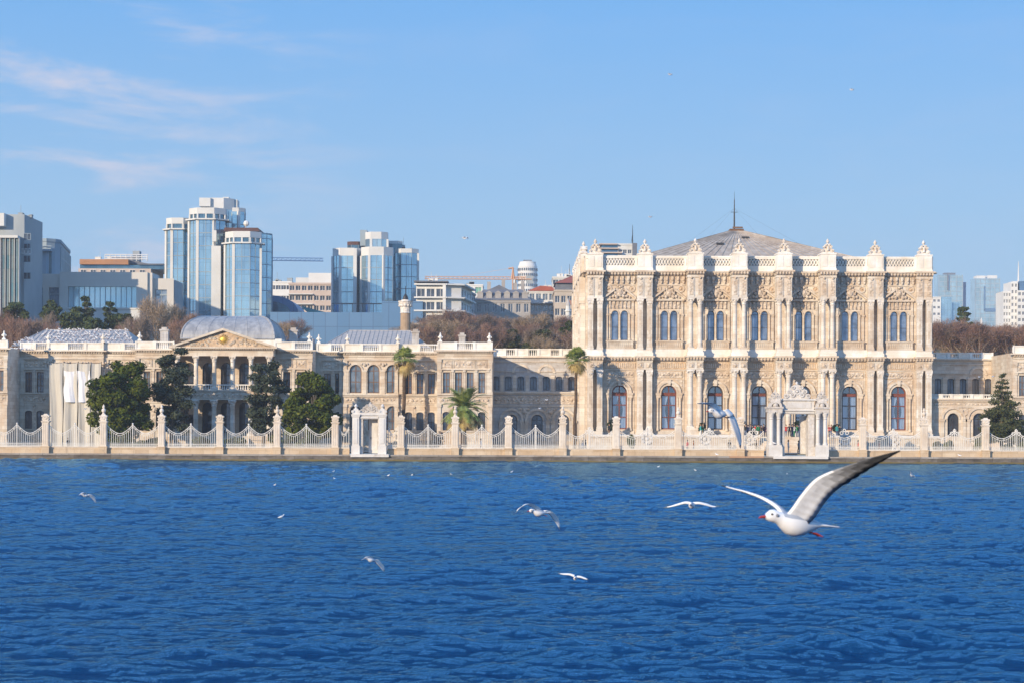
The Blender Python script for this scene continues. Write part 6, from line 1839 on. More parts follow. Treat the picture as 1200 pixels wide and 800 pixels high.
def city_right():
    def glass_slab(name, label, a, b, top, Y, glass, depth, bot=400, lip=True):
        B = thing(name, label, 'tower', (X((a+b)/2, Y), Y, 30))
        w0, w1 = X(a, Y), X(b, Y); zt, zb = Z(top, Y), Z(bot, Y)
        mb = MB(); mb.box(w0, w1, Y, Y+depth, zb, zt); mb.build('glazing', glass, B)
        mb = MB(); f = Fr(0, Y)
        n = int((w1-w0)/5); 
        for k in range(n+1): x = w0+(w1-w0)*k/n; mb.box(x-0.2, x+0.2, Y-0.35, Y-0.001, zb, zt)
        z = zb
        while z < zt: mb.box(w0, w1, Y-0.25, Y-0.002, z-0.25, z+0.25); z += 4.5
        mb.build('mullions', 'conc_grey', B)
        return B, w0, w1, zb, zt
    B, w0, w1, zb, zt = glass_slab('office_tower', 'far pale glass office tower with a notched dark right side, nearest the tall hall', 1099.5, 1127.5, 320, 1900, 'glass_far', 20)
    mb = MB(); mb.box(w1, w1+4.5, 1906, 1920, zb, Z(328, 1900)); mb.build('side_wing', 'cladding_blue', B)
    mb = MB(); mb.box(X(1107, 1900), X(1120, 1900), 1904, 1912, zt, zt+2.2); mb.box(X(1109, 1900), X(1110.5, 1900), 1898, 1899.6, Z(338, 1900), zt); mb.build('roof_plant', 'slate', B)
    B, w0, w1, zb, zt = glass_slab('office_tower', 'far glass office tower with a dark blue slot of windows two thirds down', 1142, 1171, 324, 2100, 'glass_far', 22)
    mb = MB(); mb.box(X(1153, 2100), w1-0.5, 2099.2, 2099.6, Z(363, 2100), Z(359, 2100)); mb.box(X(1152, 2100), X(1153.5, 2100), 2099.2, 2099.62, Z(362, 2100), Z(333, 2100)); mb.build('dark_floor', 'cladding_blue', B)
    mb = MB(); mb.box(X(1144, 2100), X(1154, 2100), 2101, 2115, zt, Z(320.8, 2100)); mb.box(X(1157, 2100), X(1168, 2100), 2101, 2115, zt, Z(320.4, 2100)); mb.build('sign_band', 'conc_white', B)
    Y = 1200
    B, F = apartment('office_block', 'white and blue low office block against the right edge of the tall hall', 'office block', rect(X(1092, Y), X(1102, Y), Y, Y+20), 30, Z(346, Y), 'conc_white', [(0, 3, 4, 1.5, 1.5, 2, 1.5)])
    mb = MB(); mb.box(X(1102, Y), X(1115, Y), Y+1, Y+20, 30, Z(346, Y)); mb.box(X(1115, Y), X(1126, Y), Y+3, Y+20, 30, Z(352, Y)); mb.build('blue_wing', 'glass_blue', B)
    # stepped white apartment tower at the edge
    Y = 900
    B = thing('apartment_tower', 'white stepped apartment tower with a needle mast, cut by the right edge of the picture', 'apartment tower', (X(1195, Y), Y, 30))
    f = {}
    def step(a, b, top, yy, n, ww):
        pts = rect(X(a, yy), X(b, yy), yy, yy+14); L = X(b, yy)-X(a, yy)
        zt_ = Z(top, yy); cs = [L*(k+0.5)/n for k in range(n)]
        rows = [(z, 1.5, cs, ww) for z in rows_of(zt_, 9, 2.9, 1.5, 0.8)]
        F = block(B, pts, 28, zt_, 'conc_white', faces={0: rows})
        for zb_, h, cs_, w_ in rows:
            for c in cs_: bwindow(B, F[0], c, zb_, w_, h)
    step(1175, 1184, 339, 900, 3, 0.7); step(1184, 1192, 328, 899, 2, 0.9); step(1192, 1215, 338, 897, 5, 1.2)
    mb = MB(); mb.box(X(1194, 899), X(1215, 899), 899, 912, 40, Z(327, 899)); mb.build('blue_core', 'cladding_blue', B)
    mb = MB(); mb.box(X(1183, 902), X(1192, 902), 902, 910, Z(335, 902), Z(330, 902)); mb.box(X(1186, 902), X(1194, 902), 902, 910, Z(332, 902), Z(327.3, 902)); mb.build('penthouse', 'conc_white', B)
    mb = MB(); mb.tube((X(1196, 900), 905, Z(328, 900)), (X(1196, 900), 905, Z(303, 900)), 0.45, 0.12, 6); mb.build('mast', 'conc_white', B)
    Y = 620
    B, F = apartment('house', 'small orange-fronted house peeping over the bare trees at the right', 'house', rect(X(1153, Y), X(1166, Y), Y, Y+8), 25, Z(383, Y), 'conc_cream', [(0, 1, 3, 1.2, 1.0, 3, 0.9)])
    mb = MB(); mb.box(X(1161, Y), X(1165.5, Y), Y-1, Y+2, 25, Z(381, Y)); mb.build('end_wall', 'orange_band', B)
    B = thing('mosque_minaret', 'thin white minaret rising from the bare trees at the right', 'minaret', (X(1149.5, 900), 900, 30))
    mb = MB(); x = X(1149.5, 900); mb.lathe(x, 900, [(0.9, 30), (0.8, Z(378, 900)), (1.2, Z(377.5, 900)), (1.2, Z(376.8, 900)), (0.6, Z(376.5, 900)), (0.55, Z(373.5, 900)), (0.02, Z(370, 900))], 10); mb.build('shaft', 'conc_white', B)
city_right()

def truss(mb, a, b, w, h, step, r=0.12):
    """triangular lattice boom"""
    a = Vector(a); b = Vector(b); d = (b-a); L = d.length; d.normalize()
    side = d.cross(Vector((0, 0, 1)))
    if side.length < 0.1: side = Vector((0, 1, 0)); up = Vector((1, 0, 0))
    else: side.normalize(); up = side.cross(d)
    n = int(L/step)
    for k in range(n):
        p, q = a+d*(L*k/n), a+d*(L*(k+1)/n); m_ = (p+q)/2+up*h
        for s_ in (-1, 1):
            mb.tube(p+side*w*s_/2, m_, r*0.6, n=3); mb.tube(m_, q+side*w*s_/2, r*0.6, n=3)
    for s_ in (-1, 1): mb.tube(a+side*w*s_/2, b+side*w*s_/2, r, n=4)
    mb.tube(a+up*h, b+up*h, r, n=4)
def cranes():
    Y = 900
    C = thing('tower_crane', 'orange tower crane with a long level jib above the middle rooftops', 'crane', (X(600, Y), Y, 40))
    zj = Z(327.5, Y)
    mb = MB(); truss(mb, (X(600, Y), Y, 45), (X(600, Y), Y, zj), 1.6, 1.4, 2.2, 0.28); mb.build('mast', 'crane_orange', C)
    mb = MB(); truss(mb, (X(598, Y), Y, zj), (X(497, Y), Y, zj), 1.2, 1.1, 2.0, 0.17); mb.build('jib', 'crane_orange', C)
    mb = MB(); truss(mb, (X(602, Y), Y, zj), (X(622, Y), Y, zj), 1.3, 1.0, 2.0, 0.28); mb.build('counter_jib', 'crane_orange', C)
    mb = MB(); mb.box(X(616, Y), X(623.5, Y), Y-0.6, Y+0.6, zj-1.8, zj+1.6); mb.build('counterweight', 'conc_grey', C)
    mb = MB(); mb.tube((X(599, Y), Y, zj), (X(600.5, Y), Y, Z(314, Y)), 0.45, 0.3, 4); mb.tube((X(601.5, Y), Y, zj), (X(600.5, Y), Y, Z(314, Y)), 0.45, 0.3, 4); mb.tube((X(595, Y), Y, Z(315, Y)), (X(601, Y), Y, Z(314, Y)), 0.4, n=4)
    mb.build('peak', 'crane_orange', C)
    mb = MB(); mb.tube((X(600.5, Y), Y, Z(314, Y)), (X(540, Y), Y, zj+1.2), 0.05, n=3); mb.tube((X(600.5, Y), Y, Z(314, Y)), (X(619, Y), Y, zj+1), 0.05, n=3); mb.build('tie_bars', 'crane_orange', C)
    mb = MB(); mb.box(X(601, Y), X(603, Y), Y-1.2, Y, zj-2.2, zj-0.2); mb.build('cab', 'conc_white', C)
    Y = 700
    C = thing('tower_crane', 'dark blue crane jib reaching out from behind the tall glass tower', 'crane', (X(300, Y), Y, 30))
    zj = Z(306.5, Y)
    mb = MB(); truss(mb, (X(300, Y), Y, 30), (X(300, Y), Y, zj), 1.6, 1.4, 2.2, 0.2); mb.build('mast', 'crane_blue', C)
    mb = MB(); truss(mb, (X(300, Y), Y, zj), (X(378, Y), Y, zj-0.2), 1.0, 1.0, 1.6, 0.13); mb.build('jib', 'crane_blue', C)
cranes()
# ------------------------------------------------------------------ vegetation
def rand_unit(r_, n):
    v = r_.normal(size=(n, 3)); return v/np.linalg.norm(v, axis=1)[:, None]
def leaf_quads(r_, pts, size, size_var=0.4, aspect=0.6, nrm=None, spread=0.8):
    n = len(pts)
    a = rand_unit(r_, n)
    if nrm is not None:
        nn = nrm + spread*rand_unit(r_, n); nn /= np.linalg.norm(nn, axis=1)[:, None]
        a = a - nn*np.sum(a*nn, 1)[:, None]; a /= np.linalg.norm(a, axis=1)[:, None]
        b = np.cross(nn, a)
    else:
        b = np.cross(a, rand_unit(r_, n)); b /= np.linalg.norm(b, axis=1)[:, None]
    s = size*(1+size_var*r_.uniform(-1, 1, n))[:, None]
    v = np.stack([pts-a*s, pts+b*s*aspect, pts+a*s, pts-b*s*aspect], 1).reshape(-1, 3)
    return v, np.arange(4*n).reshape(-1, 4)
def blob_points(r_, blobs, n, shell=0.75):
    w = np.array([b[3]*b[4]+b[4]*b[5]+b[3]*b[5] for b in blobs]); w = w/w.sum()
    k = r_.choice(len(blobs), n, p=w); B = np.array(blobs)[k]
    d = rand_unit(r_, n)
    rad = shell + (1-shell)*r_.uniform(-1.2, 1, n)
    return B[:, :3] + d*B[:, 3:6]*rad[:, None], d
def limb(mb, r_, p, d, L, r, depth, ends, bend=0.35):
    q = Vector(p); d = Vector(d).normalized(); n = 3
    for i in range(n):
        d2 = (d + Vector((r_.uniform(-1, 1), r_.uniform(-1, 1), r_.uniform(-0.3, 0.6)))*bend*0.5).normalized()
        q2 = q + d2*L/n; mb.tube(q, q2, r*(1-0.25*i/n), r*(1-0.25*(i+1)/n), 6 if depth > 1 else 4); q, d = q2, d2
        ends.append((q.copy(), d.copy(), depth))
    if depth > 0:
        for k in range(r_.randint(2, 3)):
            a = (d + Vector((r_.uniform(-1, 1), r_.uniform(-1, 1), r_.uniform(-0.2, 0.7)))*0.9).normalized()
            limb(mb, r_, q, a, L*r_.uniform(0.6, 0.8), r*0.62, depth-1, ends, bend)

def broadleaf(label, x, y, z0, H, Wd, leaf, n=15000, seed=1, lobes=55, group=None, name='magnolia_tree', low=0.12, trunk_h=0.35, size=0.24, cone=0.0, mat_bark='bark'):
    r_ = np.random.default_rng(seed); rp = random.Random(seed)
    T = thing(name, label, 'tree', (x, y, z0), group)
    blobs = []
    cz = z0 + H*(0.5+low/2); rz = H*(1-low)/2; rx = Wd/2
    for k in range(lobes):
        d = rand_unit(r_, 1)[0]; f = r_.uniform(0.45, 0.93)
        h = (d[2]*f+1)/2
        t = 1-cone*h
        s = r_.uniform(0.6, 1.3)*Wd*0.118
        blobs.append((x+d[0]*rx*f*t, y+d[1]*rx*f*t, cz+d[2]*rz*f, s*1.15, s*1.15, s*0.85))
    pts, d = blob_points(r_, blobs, n, 0.8)
    v, f = leaf_quads(r_, pts, size, nrm=d+np.array([0, 0, 0.4]), spread=0.9)
    link_np('crown', mesh_np('crown', v, f, leaf), T)
    mb = MB(); ends = []
    mb.tube((x, y, z0-0.3), (x, y, z0+H*trunk_h), Wd*0.035, Wd*0.026, 8)
    for k in range(5): limb(mb, rp, (x, y, z0+H*trunk_h*rp.uniform(0.7, 1)), (rp.uniform(-1, 1), rp.uniform(-1, 1), 1.1), H*0.25, Wd*0.016, 1, ends)
    mb.build('trunk', mat_bark, T)
    return T
YT = 272
broadleaf('broad round dark green magnolia to the right of the dust sheets', X(143, YT), YT, 1.2, Z(417, YT)-1.2, 87*YT/FPX, 'leaf_magnolia', seed=11, low=0.06, n=16500, lobes=64)
broadleaf('round dark green magnolia just left of the small marble gate', X(365, YT), YT, 1.2, Z(435, YT)-1.2, 72*YT/FPX, 'leaf_magnolia', seed=12, low=0.06, n=14500, cone=0.25, lobes=60)

def cedar(label, px, py_top, py_bot, wpx, Y, seed, tiers, name='cedar_tree', leaf='leaf_cedar', droop=0.5, cone=0.0, n=11000, gap=0.15, group=None, z0=1.2, trunk_px=0, size=0.26):
    """layered conifer: drooping plates of foliage on a visible stem"""
    r_ = np.random.default_rng(seed); rp = random.Random(seed)
    x, zt, zb = X(px, Y), Z(py_top, Y), Z(py_bot, Y); Wd = wpx*Y/FPX
    T = thing(name, label, 'tree', (x, Y, z0), group)
    blobs = []; mb = MB()
    xb = x+trunk_px*Y/FPX
    mb.tube((xb, Y, z0-0.3), (x, Y, zt-0.4), 0.028*Wd+0.08, 0.05, 8)
    for t in range(tiers):
        h = (t+0.5)/tiers; z = zb+(zt-zb)*h; dz_ = (zt-zb)/tiers
        R_ = Wd/2*((1-h)**0.85*cone + (1-cone)*(0.75+0.25*math.sin(math.pi*min(1, h*1.1))))
        nb = max(4, int(R_*2.6))
        for k in range(nb):
            a = 2*math.pi*(k+rp.random())/nb
            if rp.random() < gap: continue
            ln = R_*rp.uniform(0.7, 1.08)
            z_ = z; z = z+rp.uniform(-.55, .55)*dz_; ex, ey, ez = x+ln*math.cos(a), Y+ln*math.sin(a), z - droop*ln*0.25*rp.uniform(0.3, 1.2)
            hx = x+(xb-x)*(1-h)
            mb.tube((hx, Y, z), (ex, ey, ez), 0.07, 0.02, 4)
            m_ = 3 if ln > 1.6 else 2
            for j in range(m_):
                f = 0.42+0.52*(j+0.5)/m_; s = ln*0.26*(1.1-0.4*f)+0.28
                blobs.append((hx+(ex-hx)*f+rp.uniform(-.2, .2), Y+(ey-Y)*f+rp.uniform(-.2, .2), z+(ez-z)*f, s*1.25, s*1.25, s*(0.40+0.35*droop)))
            z = z_
    pts, d = blob_points(r_, blobs, n, 0.7)
    v, f = leaf_quads(r_, pts, size, nrm=d*0.4+np.array([0, 0, 0.7]), spread=1.0, aspect=0.35)
    link_np('crown', mesh_np('crown', v, f, leaf), T)
    mb.build('trunk', 'bark', T)
cedar('tall shaggy blue-green cedar in front of the left end of the portico', 204, 412, 505, 46, 275, 21, 9, droop=1.0, n=12000, gap=0.22, trunk_px=-4, size=0.27)
cedar('drooping blue-green cedar in front of the right end of the portico', 314, 424, 506, 50, 275, 22, 7, droop=1.1, n=9000, gap=0.3, trunk_px=-6, size=0.27)
cedar('pointed green conifer with layered branches before the right arcade', 1174, 435, 512, 68, 275, 23, 14, name='fir_tree', leaf='leaf_fir', droop=0.45, cone=0.95, n=15000, gap=0.10, size=0.22)

def bush(label, px, w, ptop, Y, seed, n=2500, leaf='leaf_bush', group=None):
    r_ = np.random.default_rng(seed); x = X(px, Y); W_ = w*Y/FPX; zt = Z(ptop, Y); H = zt-1.2
    blobs = [(x+r_.uniform(-.38, .38)*W_, Y+r_.uniform(-.3, .3)*2, 1.2+H*r_.uniform(0.2, 0.75), max(.4, W_*0.16), 0.7, H*0.28) for k in range(max(6, int(W_*2)))]
    pts, d = blob_points(r_, blobs, n, 0.8)
    v, f = leaf_quads(r_, pts, 0.17, nrm=d, spread=0.9)
    o = link_np('shrub', mesh_np('shrub', v, f, leaf)); tag(o, label, 'shrub', group)
for px, w, pt, Y, s, lab in ((270, 40, 512, 268, 1, 'low loose shrub behind the railing below the portico steps'),
                            (232, 34, 513, 269, 2, 'low shrub behind the railing, right of the shaggy blue-green cedar'),
                            (345, 60, 509, 268, 3, 'broad low shrub under the magnolia left of the small gate'),
                            (160, 70, 512, 269, 4, 'broad low shrub under the magnolia beside the dust sheets'),
                            (738, 14, 508, 268, 5, 'dense upright dark shrub behind the railing near the left door of the hall'),
                            (1107, 24, 511, 270, 6, 'clipped green shrub behind the railing in front of the right arcade'),
                            (1150, 16, 510, 270, 7, 'small yellowish shrub between the arcade and the conifer'),
                            (1098, 8, 513, 266, 8, 'narrow shrub behind the railing at the right corner of the hall'),
                            (507, 36, 503, 274, 9, 'thin bare shrub left of the short palm'),
                            (1190, 30, 512, 268, 10, 'low shrub at the right edge under the conifer')):
    bush(lab, px, w, pt, Y, 40+s, leaf='twig_brown' if s == 9 else 'leaf_bush', n=1200 if s == 9 else int(60*w))

def palm(label, px, ptop, pcrown, Y, rad, seed, trunk_w, stocky=False, px_base=None):
    r_ = random.Random(seed); x = X(px, Y); xb = X(px_base, Y) if px_base else x
    zc = Z(pcrown, Y)
    T = thing('palm_tree', label, 'palm tree', (xb, Y, 1.2))
    mb = MB(); n = 14 if not stocky else 6
    for k in range(n):
        f0, f1 = k/n, (k+1)/n
        p0 = (xb+(x-xb)*f0+0.05*math.sin(k), Y, 1.0+(zc-1.0)*f0); p1 = (xb+(x-xb)*f1+0.05*math.sin(k+1), Y, 1.0+(zc-1.0)*f1)
        mb.tube(p0, p1, trunk_w*(1.25-0.3*f0), trunk_w*(1.15-0.3*f1), 10)
    mb.build('trunk', 'palm_bark', T)
    g, dr = MB(), MB()
    def frond(mb, a, el, L, fanr, droop):
        d = Vector((math.cos(a)*math.cos(el), math.sin(a)*math.cos(el), math.sin(el)))
        o = Vector((x, Y, zc)); tip = o + d*L*0.55
        mb.tube(o, tip, 0.035, 0.02, 3)
        side = d.cross(Vector((0, 0, 1))).normalized(); up = side.cross(d)
        nb = 15
        for k in range(nb):
            t = (k/(nb-1)-0.5)*2
            ang = t*1.5
            dd = (d*math.cos(ang)+side*math.sin(ang)).normalized()
            bl = fanr*(0.75+0.25*math.cos(ang))*r_.uniform(0.85, 1.1)
            mid = tip + dd*bl*0.55 + up*0.05
            end = tip + dd*bl + Vector((0, 0, -droop*bl*r_.uniform(0.5, 1.2)))
            w = dd.cross(up).normalized()*0.06
            mb.quad(tip-w*0.4, mid-w, mid+w, tip+w*0.4); mb.quad(mid-w, end, mid+w)
    def pinnate(mb, a, el, L, droop):
        d = Vector((math.cos(a)*math.cos(el), math.sin(a)*math.cos(el), math.sin(el)))
        p = Vector((x, Y, zc)); side = d.cross(Vector((0, 0, 1))).normalized(); ns = 12
        for k in range(ns):
            d = (d + Vector((0, 0, -droop*0.16))).normalized(); q = p + d*L/ns
            mb.tube(p, q, 0.03, 0.02, 3)
            for s_ in (-1, 1):
                for j in range(2):
                    ll = L*0.30*math.sin(math.pi*(k+1.2)/(ns+2)); st = p.lerp(q, j*0.5)
                    e = st + (side*s_*0.8+d*0.65).normalized()*ll + Vector((0, 0, -0.12*ll))
                    w = d*0.075; mb.quad(st-w, e, st+w)
            p = q
    if stocky:
        for k in range(95):
            el = r_.uniform(-0.5, 1.4); tgt = dr if el < 0.15 else g
            pinnate(tgt, r_.uniform(0, 2*math.pi), el, rad*r_.uniform(0.85, 1.1), 0.75)
        for k in range(22): frond(dr, r_.uniform(0, 6.28), r_.uniform(-1.2, -0.6), rad*0.8, rad*0.35, 0.5)
    else:
        for k in range(44): frond(g, r_.uniform(0, 2*math.pi), r_.uniform(-0.2, 1.45), rad*r_.uniform(0.95, 1.35), rad*0.60, 0.30)
        for k in range(26): frond(dr, r_.uniform(0, 2*math.pi), r_.uniform(-1.25, -0.15), rad*r_.uniform(0.8, 1.05), rad*0.55, 0.6)
    g.build('green_fronds', 'leaf_palm', T); dr.build('dry_fronds', 'leaf_palm_dry', T)
palm('tall thin fan palm on the left, right of the small marble gate', 474, 404, 423, 287, 1.95, 3, 0.25, px_base=472)
palm('tall thin fan palm on the right, beside the left corner of the tall hall', 675.5, 401, 422, 281, 1.85, 4, 0.22, px_base=673)
palm('short stocky palm with a wide crown between the two tall palms', 543, 458, 480, 270, 3.7, 5, 0.38, stocky=True)

# bare trees and pines of the park on the slope behind
def bare_tree_meshes(seed, H=13.0, Wd=9.5, n=4600):
    rp = random.Random(seed); r_ = np.random.default_rng(seed)
    mb = MB(); ends = []
    mb.tube((0, 0, -2.5), (0.1, 0, H*0.22), 0.30, 0.22, 7)
    for k in range(6):
        a = k*1.05+rp.uniform(-.3, .3)
        limb(mb, rp, (0.1, 0, H*0.2), (math.cos(a)*0.75, math.sin(a)*0.75, 1.0), H*0.27, 0.13, 2, ends)
    tm = mb.mesh('trunk', 'bark_pale'); tm['zmax'] = 0.0
    E = np.array([[*e[0], *e[1]] for e in ends]); k = r_.integers(0, len(E), n)
    st = E[k, :3] + r_.normal(size=(n, 3))*0.45
    d = E[k, 3:]*0.5 + rand_unit(r_, n)*0.8 + np.array([0, 0, 0.25]); d /= np.linalg.norm(d, axis=1)[:, None]
    L = r_.uniform(0.5, 1.7, n)[:, None]
    mid = st+d*L*0.5 + rand_unit(r_, n)*0.1
    end = st+d*L
    w = np.cross(d, rand_unit(r_, n)); w = w/np.linalg.norm(w, axis=1)[:, None]*0.028
    v = np.stack([st-w, mid-w*0.8, end, mid+w*0.8+w], 1).reshape(-1, 3)
    return tm, v, np.arange(4*n).reshape(-1, 4), float(np.percentile(v[:, 2], 99)), float(np.percentile(np.abs(v[:, 0]), 97))
BT = {}
for i in range(5):
    tm, v, f, bh, bw = bare_tree_meshes(100+i)
    BT[i] = (tm, {m: mesh_np('crown', v, f, m) for m in ('twig_red', 'twig_brown', 'twig_pale')}, bh, bw)
def bare_tree(px, ptop, Y, wpx, mat, label, group, seed):
    rp = random.Random(seed); x = X(px, Y); zt = Z(ptop, Y); g = ground_h(x, Y); z0 = float(g)
    H = zt-z0
    o = thing('bare_tree', label, 'tree', (x, Y, z0), group)
    i = rp.randrange(5); rz = rp.uniform(0, 6.28); s = max(0.4, H/BT[i][2]); W_ = wpx*Y/FPX/2/BT[i][3]
    t = inst('trunk', BT[i][0], o, (x, Y, z0), rz, (W_, W_, s)); inst('crown', BT[i][1][mat], o, (x, Y, z0), rz, (W_, W_, s))
    return o
G1 = 'bare winter trees in the park left of the hall'; G2 = 'bare winter trees right of the hall'; G3 = 'bare winter trees behind the left wing roof'
rp = random.Random(77)
L_red = 'reddish bare tree among the winter trees behind the low link building left of the hall'
L_brn = 'greyish bare tree among the winter trees behind the low link building left of the hall'
for k in range(46):
    px = 478+k*(690-478)/45+rp.uniform(-3, 3); back = k % 2
    top = 376+rp.uniform(-9, 12) if px > 555 else (362+rp.uniform(-6, 10) if px > 515 else 374+rp.uniform(-4, 10))
    Y = 380+back*45+rp.uniform(-12, 12)
    red = rp.random() < 0.6
    if k % 5 == 3: continue
    bare_tree(px, top+(0 if back else 12), Y, rp.uniform(34, 50), ('twig_red' if red else ('twig_brown' if rp.random() < 0.6 else 'twig_pale')), L_red if red else L_brn, G1 if red else 'grey-brown bare trees left of the hall', 500+k)
for k in range(70):
    px = 1092+k*(1400-1092)/69+rp.uniform(-3, 3)
    top = 376+rp.uniform(-4, 5)+(3 if px > 1150 else 0)
    Y = 385+(k % 3)*28+rp.uniform(-8, 8)
    bare_tree(px, top+(0, 8, 4)[k % 3], Y, rp.uniform(34, 46), 'twig_red' if rp.random() < 0.8 else 'twig_pale', 'reddish-brown bare tree in the dense row right of the tall hall', G2, 700+k)
for k in range(22):
    px = rp.choice([rp.uniform(0, 62), rp.uniform(0, 62), rp.uniform(150, 200), rp.uniform(205, 235)]); Y = rp.uniform(350, 420)
    bare_tree(px, 378+rp.uniform(-8, 8), Y, rp.uniform(26, 40), 'twig_red' if rp.random() < 0.5 else 'twig_brown', 'bare winter tree with purplish-brown twigs above the left wing roof', G3, 800+k)
bare_tree(183, 352, 400, 34, 'twig_pale', 'large pale bare tree rising left of the tall glass tower', None, 901)
bare_tree(208, 362, 410, 26, 'twig_pale', 'slender bare tree against the foot of the tall glass tower, left of the vaulted roof', None, 902)
bare_tree(344, 376, 420, 34, 'twig_red', 'rusty bare tree right of the vaulted zinc roof, before the blue podium wall', None, 903)
bare_tree(333, 380, 415, 18, 'twig_pale', 'small pale bare tree touching the right end of the vaulted zinc roof', None, 904)
bare_tree(1137, 378, 430, 22, 'twig_pale', 'lighter pinkish bare tree under the flat-topped cedar at the right', None, 905)

def park_tree(label, px, ptop, wpx, Y, seed, n=3500, leaf='leaf_pine', H=None, name='pine_tree', flat=False, size=0.42):
    r_ = np.random.default_rng(seed); rp = random.Random(seed)
    x = X(px, Y); z0 = float(ground_h(x, Y)); zt = Z(ptop, Y); W_ = wpx*Y/FPX; H = H or min(zt-z0, W_*1.1)
    T = thing(name, label, 'tree', (x, Y, z0))
    blobs = []
    if flat:
        for t in range(5):
            h = t/4; z = zt-0.4-(1-h)*H*0.75; R_ = W_/2*(0.55+0.45*math.sin(math.pi*(0.15+0.75*h)))*rp.uniform(0.7, 1.1)
            for k in range(9):
                a = rp.uniform(0, 6.28); q = rp.uniform(0.25, 0.85); blobs.append((x+R_*q*math.cos(a), Y+R_*q*math.sin(a), z+rp.uniform(-.2, .2), R_*0.30, R_*0.30, 0.26))
    else:
        for k in range(26):
            d = rand_unit(r_, 1)[0]; q = r_.uniform(0.4, 0.9); s = W_*0.15*r_.uniform(0.7, 1.3)
            blobs.append((x+d[0]*W_/2*q, Y+d[1]*W_/2*q, zt-H/2+d[2]*H/2*q, s, s, s*0.7))
    pts, d = blob_points(r_, blobs, n, 0.75)
    v, f = leaf_quads(r_, pts, size, nrm=d*0.6+np.array([0, 0, 0.5]), spread=1.0, aspect=0.5)
    link_np('crown', mesh_np('crown', v, f, leaf), T)
    mb = MB(); mb.tube((x, Y, z0-2), (x, Y, zt-H*0.25), 0.3, 0.15, 6)
    for b in blobs[::3]: mb.tube((x, Y, max(z0, b[2]-1.2)), (b[0], b[1], b[2]), 0.10, 0.03, 4)
    mb.build('trunk', 'bark', T)
for i, a in enumerate((
    ('umbrella-shaped pine standing tallest before the lobby window', 100, 350, 20, 400, True),
    ('layered pine before the right part of the lobby window', 128, 356, 18, 402, True),
    ('dark evergreen below the left part of the lobby window', 84, 362, 34, 396, False),
    ('dense dark green evergreen at the left foot of the hotel podium', 60, 354, 28, 400, False),
    ('evergreen spreading above the gull-covered roof, left of the pale bare tree', 144, 368, 26, 396, False),
    ('small rounded evergreen between the purplish bare trees at the left', 42, 383, 14, 370, False),
    ('pine at the left edge of the picture in front of the hotel', 18, 355, 32, 405, False),
    ('low evergreen directly above the ridge of the gull-covered roof', 110, 368, 44, 392, False),
    ('rounded light green evergreen right of the gull-covered roof', 166, 378, 14, 372, False),
    ('bushy yellow-green evergreen among the bare trees left of the tall hall', 632, 383, 46, 372, False),
    ('lower dark evergreen among the bare trees, left of the yellow-green one', 598, 384, 30, 385, False),
    ('flat-topped dark cedar standing above the bare trees at the right', 1129, 358, 22, 440, True),
    ('dark evergreen half hidden in the bare trees close to the tall hall', 668, 378, 30, 400, False))):
    park_tree(a[0], a[1], a[2], a[3], a[4], 300+i, flat=a[5], leaf='leaf_fir' if 'light' in a[0] or 'yellow' in a[0] else 'leaf_pine', n=3800 if a[3] > 25 else 1800, H=(6.0 if a[5] else None))

# ------------------------------------------------------------------ gulls
plain('feather_white', (0.86, 0.85, 0.84), (0.80, 0.79, 0.78), 6, rough=0.8)
plain('feather_grey', (0.42, 0.45, 0.50), (0.38, 0.41, 0.46), 6, rough=0.8)
plain('feather_pale', (0.62, 0.63, 0.66), (0.56, 0.58, 0.61), 8, rough=0.8)
plain('feather_smoke', (0.24, 0.25, 0.27), (0.18, 0.19, 0.21), 10, rough=0.8)
plain('feather_black', (0.025, 0.025, 0.03), rough=0.6)
plain('beak_red', (0.50, 0.05, 0.03), (0.38, 0.04, 0.03), 10, rough=0.45)
plain('eye_black', (0.01, 0.01, 0.01), rough=0.2)
for _i, _c in enumerate((0.64, 0.56, 0.45, 0.31, 0.18, 0.09, 0.04)): plain('underwing_%d' % _i, (_c, _c*1.02, _c*1.07), (_c*0.85, _c*0.87, _c*0.92), 30, rough=0.85, stretch=(1, 1, 1))
GM = ['feather_white', 'feather_grey', 'feather_pale', 'feather_smoke', 'feather_black'] + ['underwing_%d' % _i for _i in range(7)]
def catmull(pts, n):
    P = [Vector(p) for p in pts]; P = [P[0]*2-P[1]] + P + [P[-1]*2-P[-2]]; out = []
    m_ = len(P)-3
    for i in range(n+1):
        t = i/n*m_; k = min(int(t), m_-1); u = t-k; a, b, c, d = P[k:k+4]
        out.append(0.5*((2*b)+(c-a)*u+(2*a-5*b+4*c-d)*u*u+(3*b-a-3*c+d)*u**3))
    return out
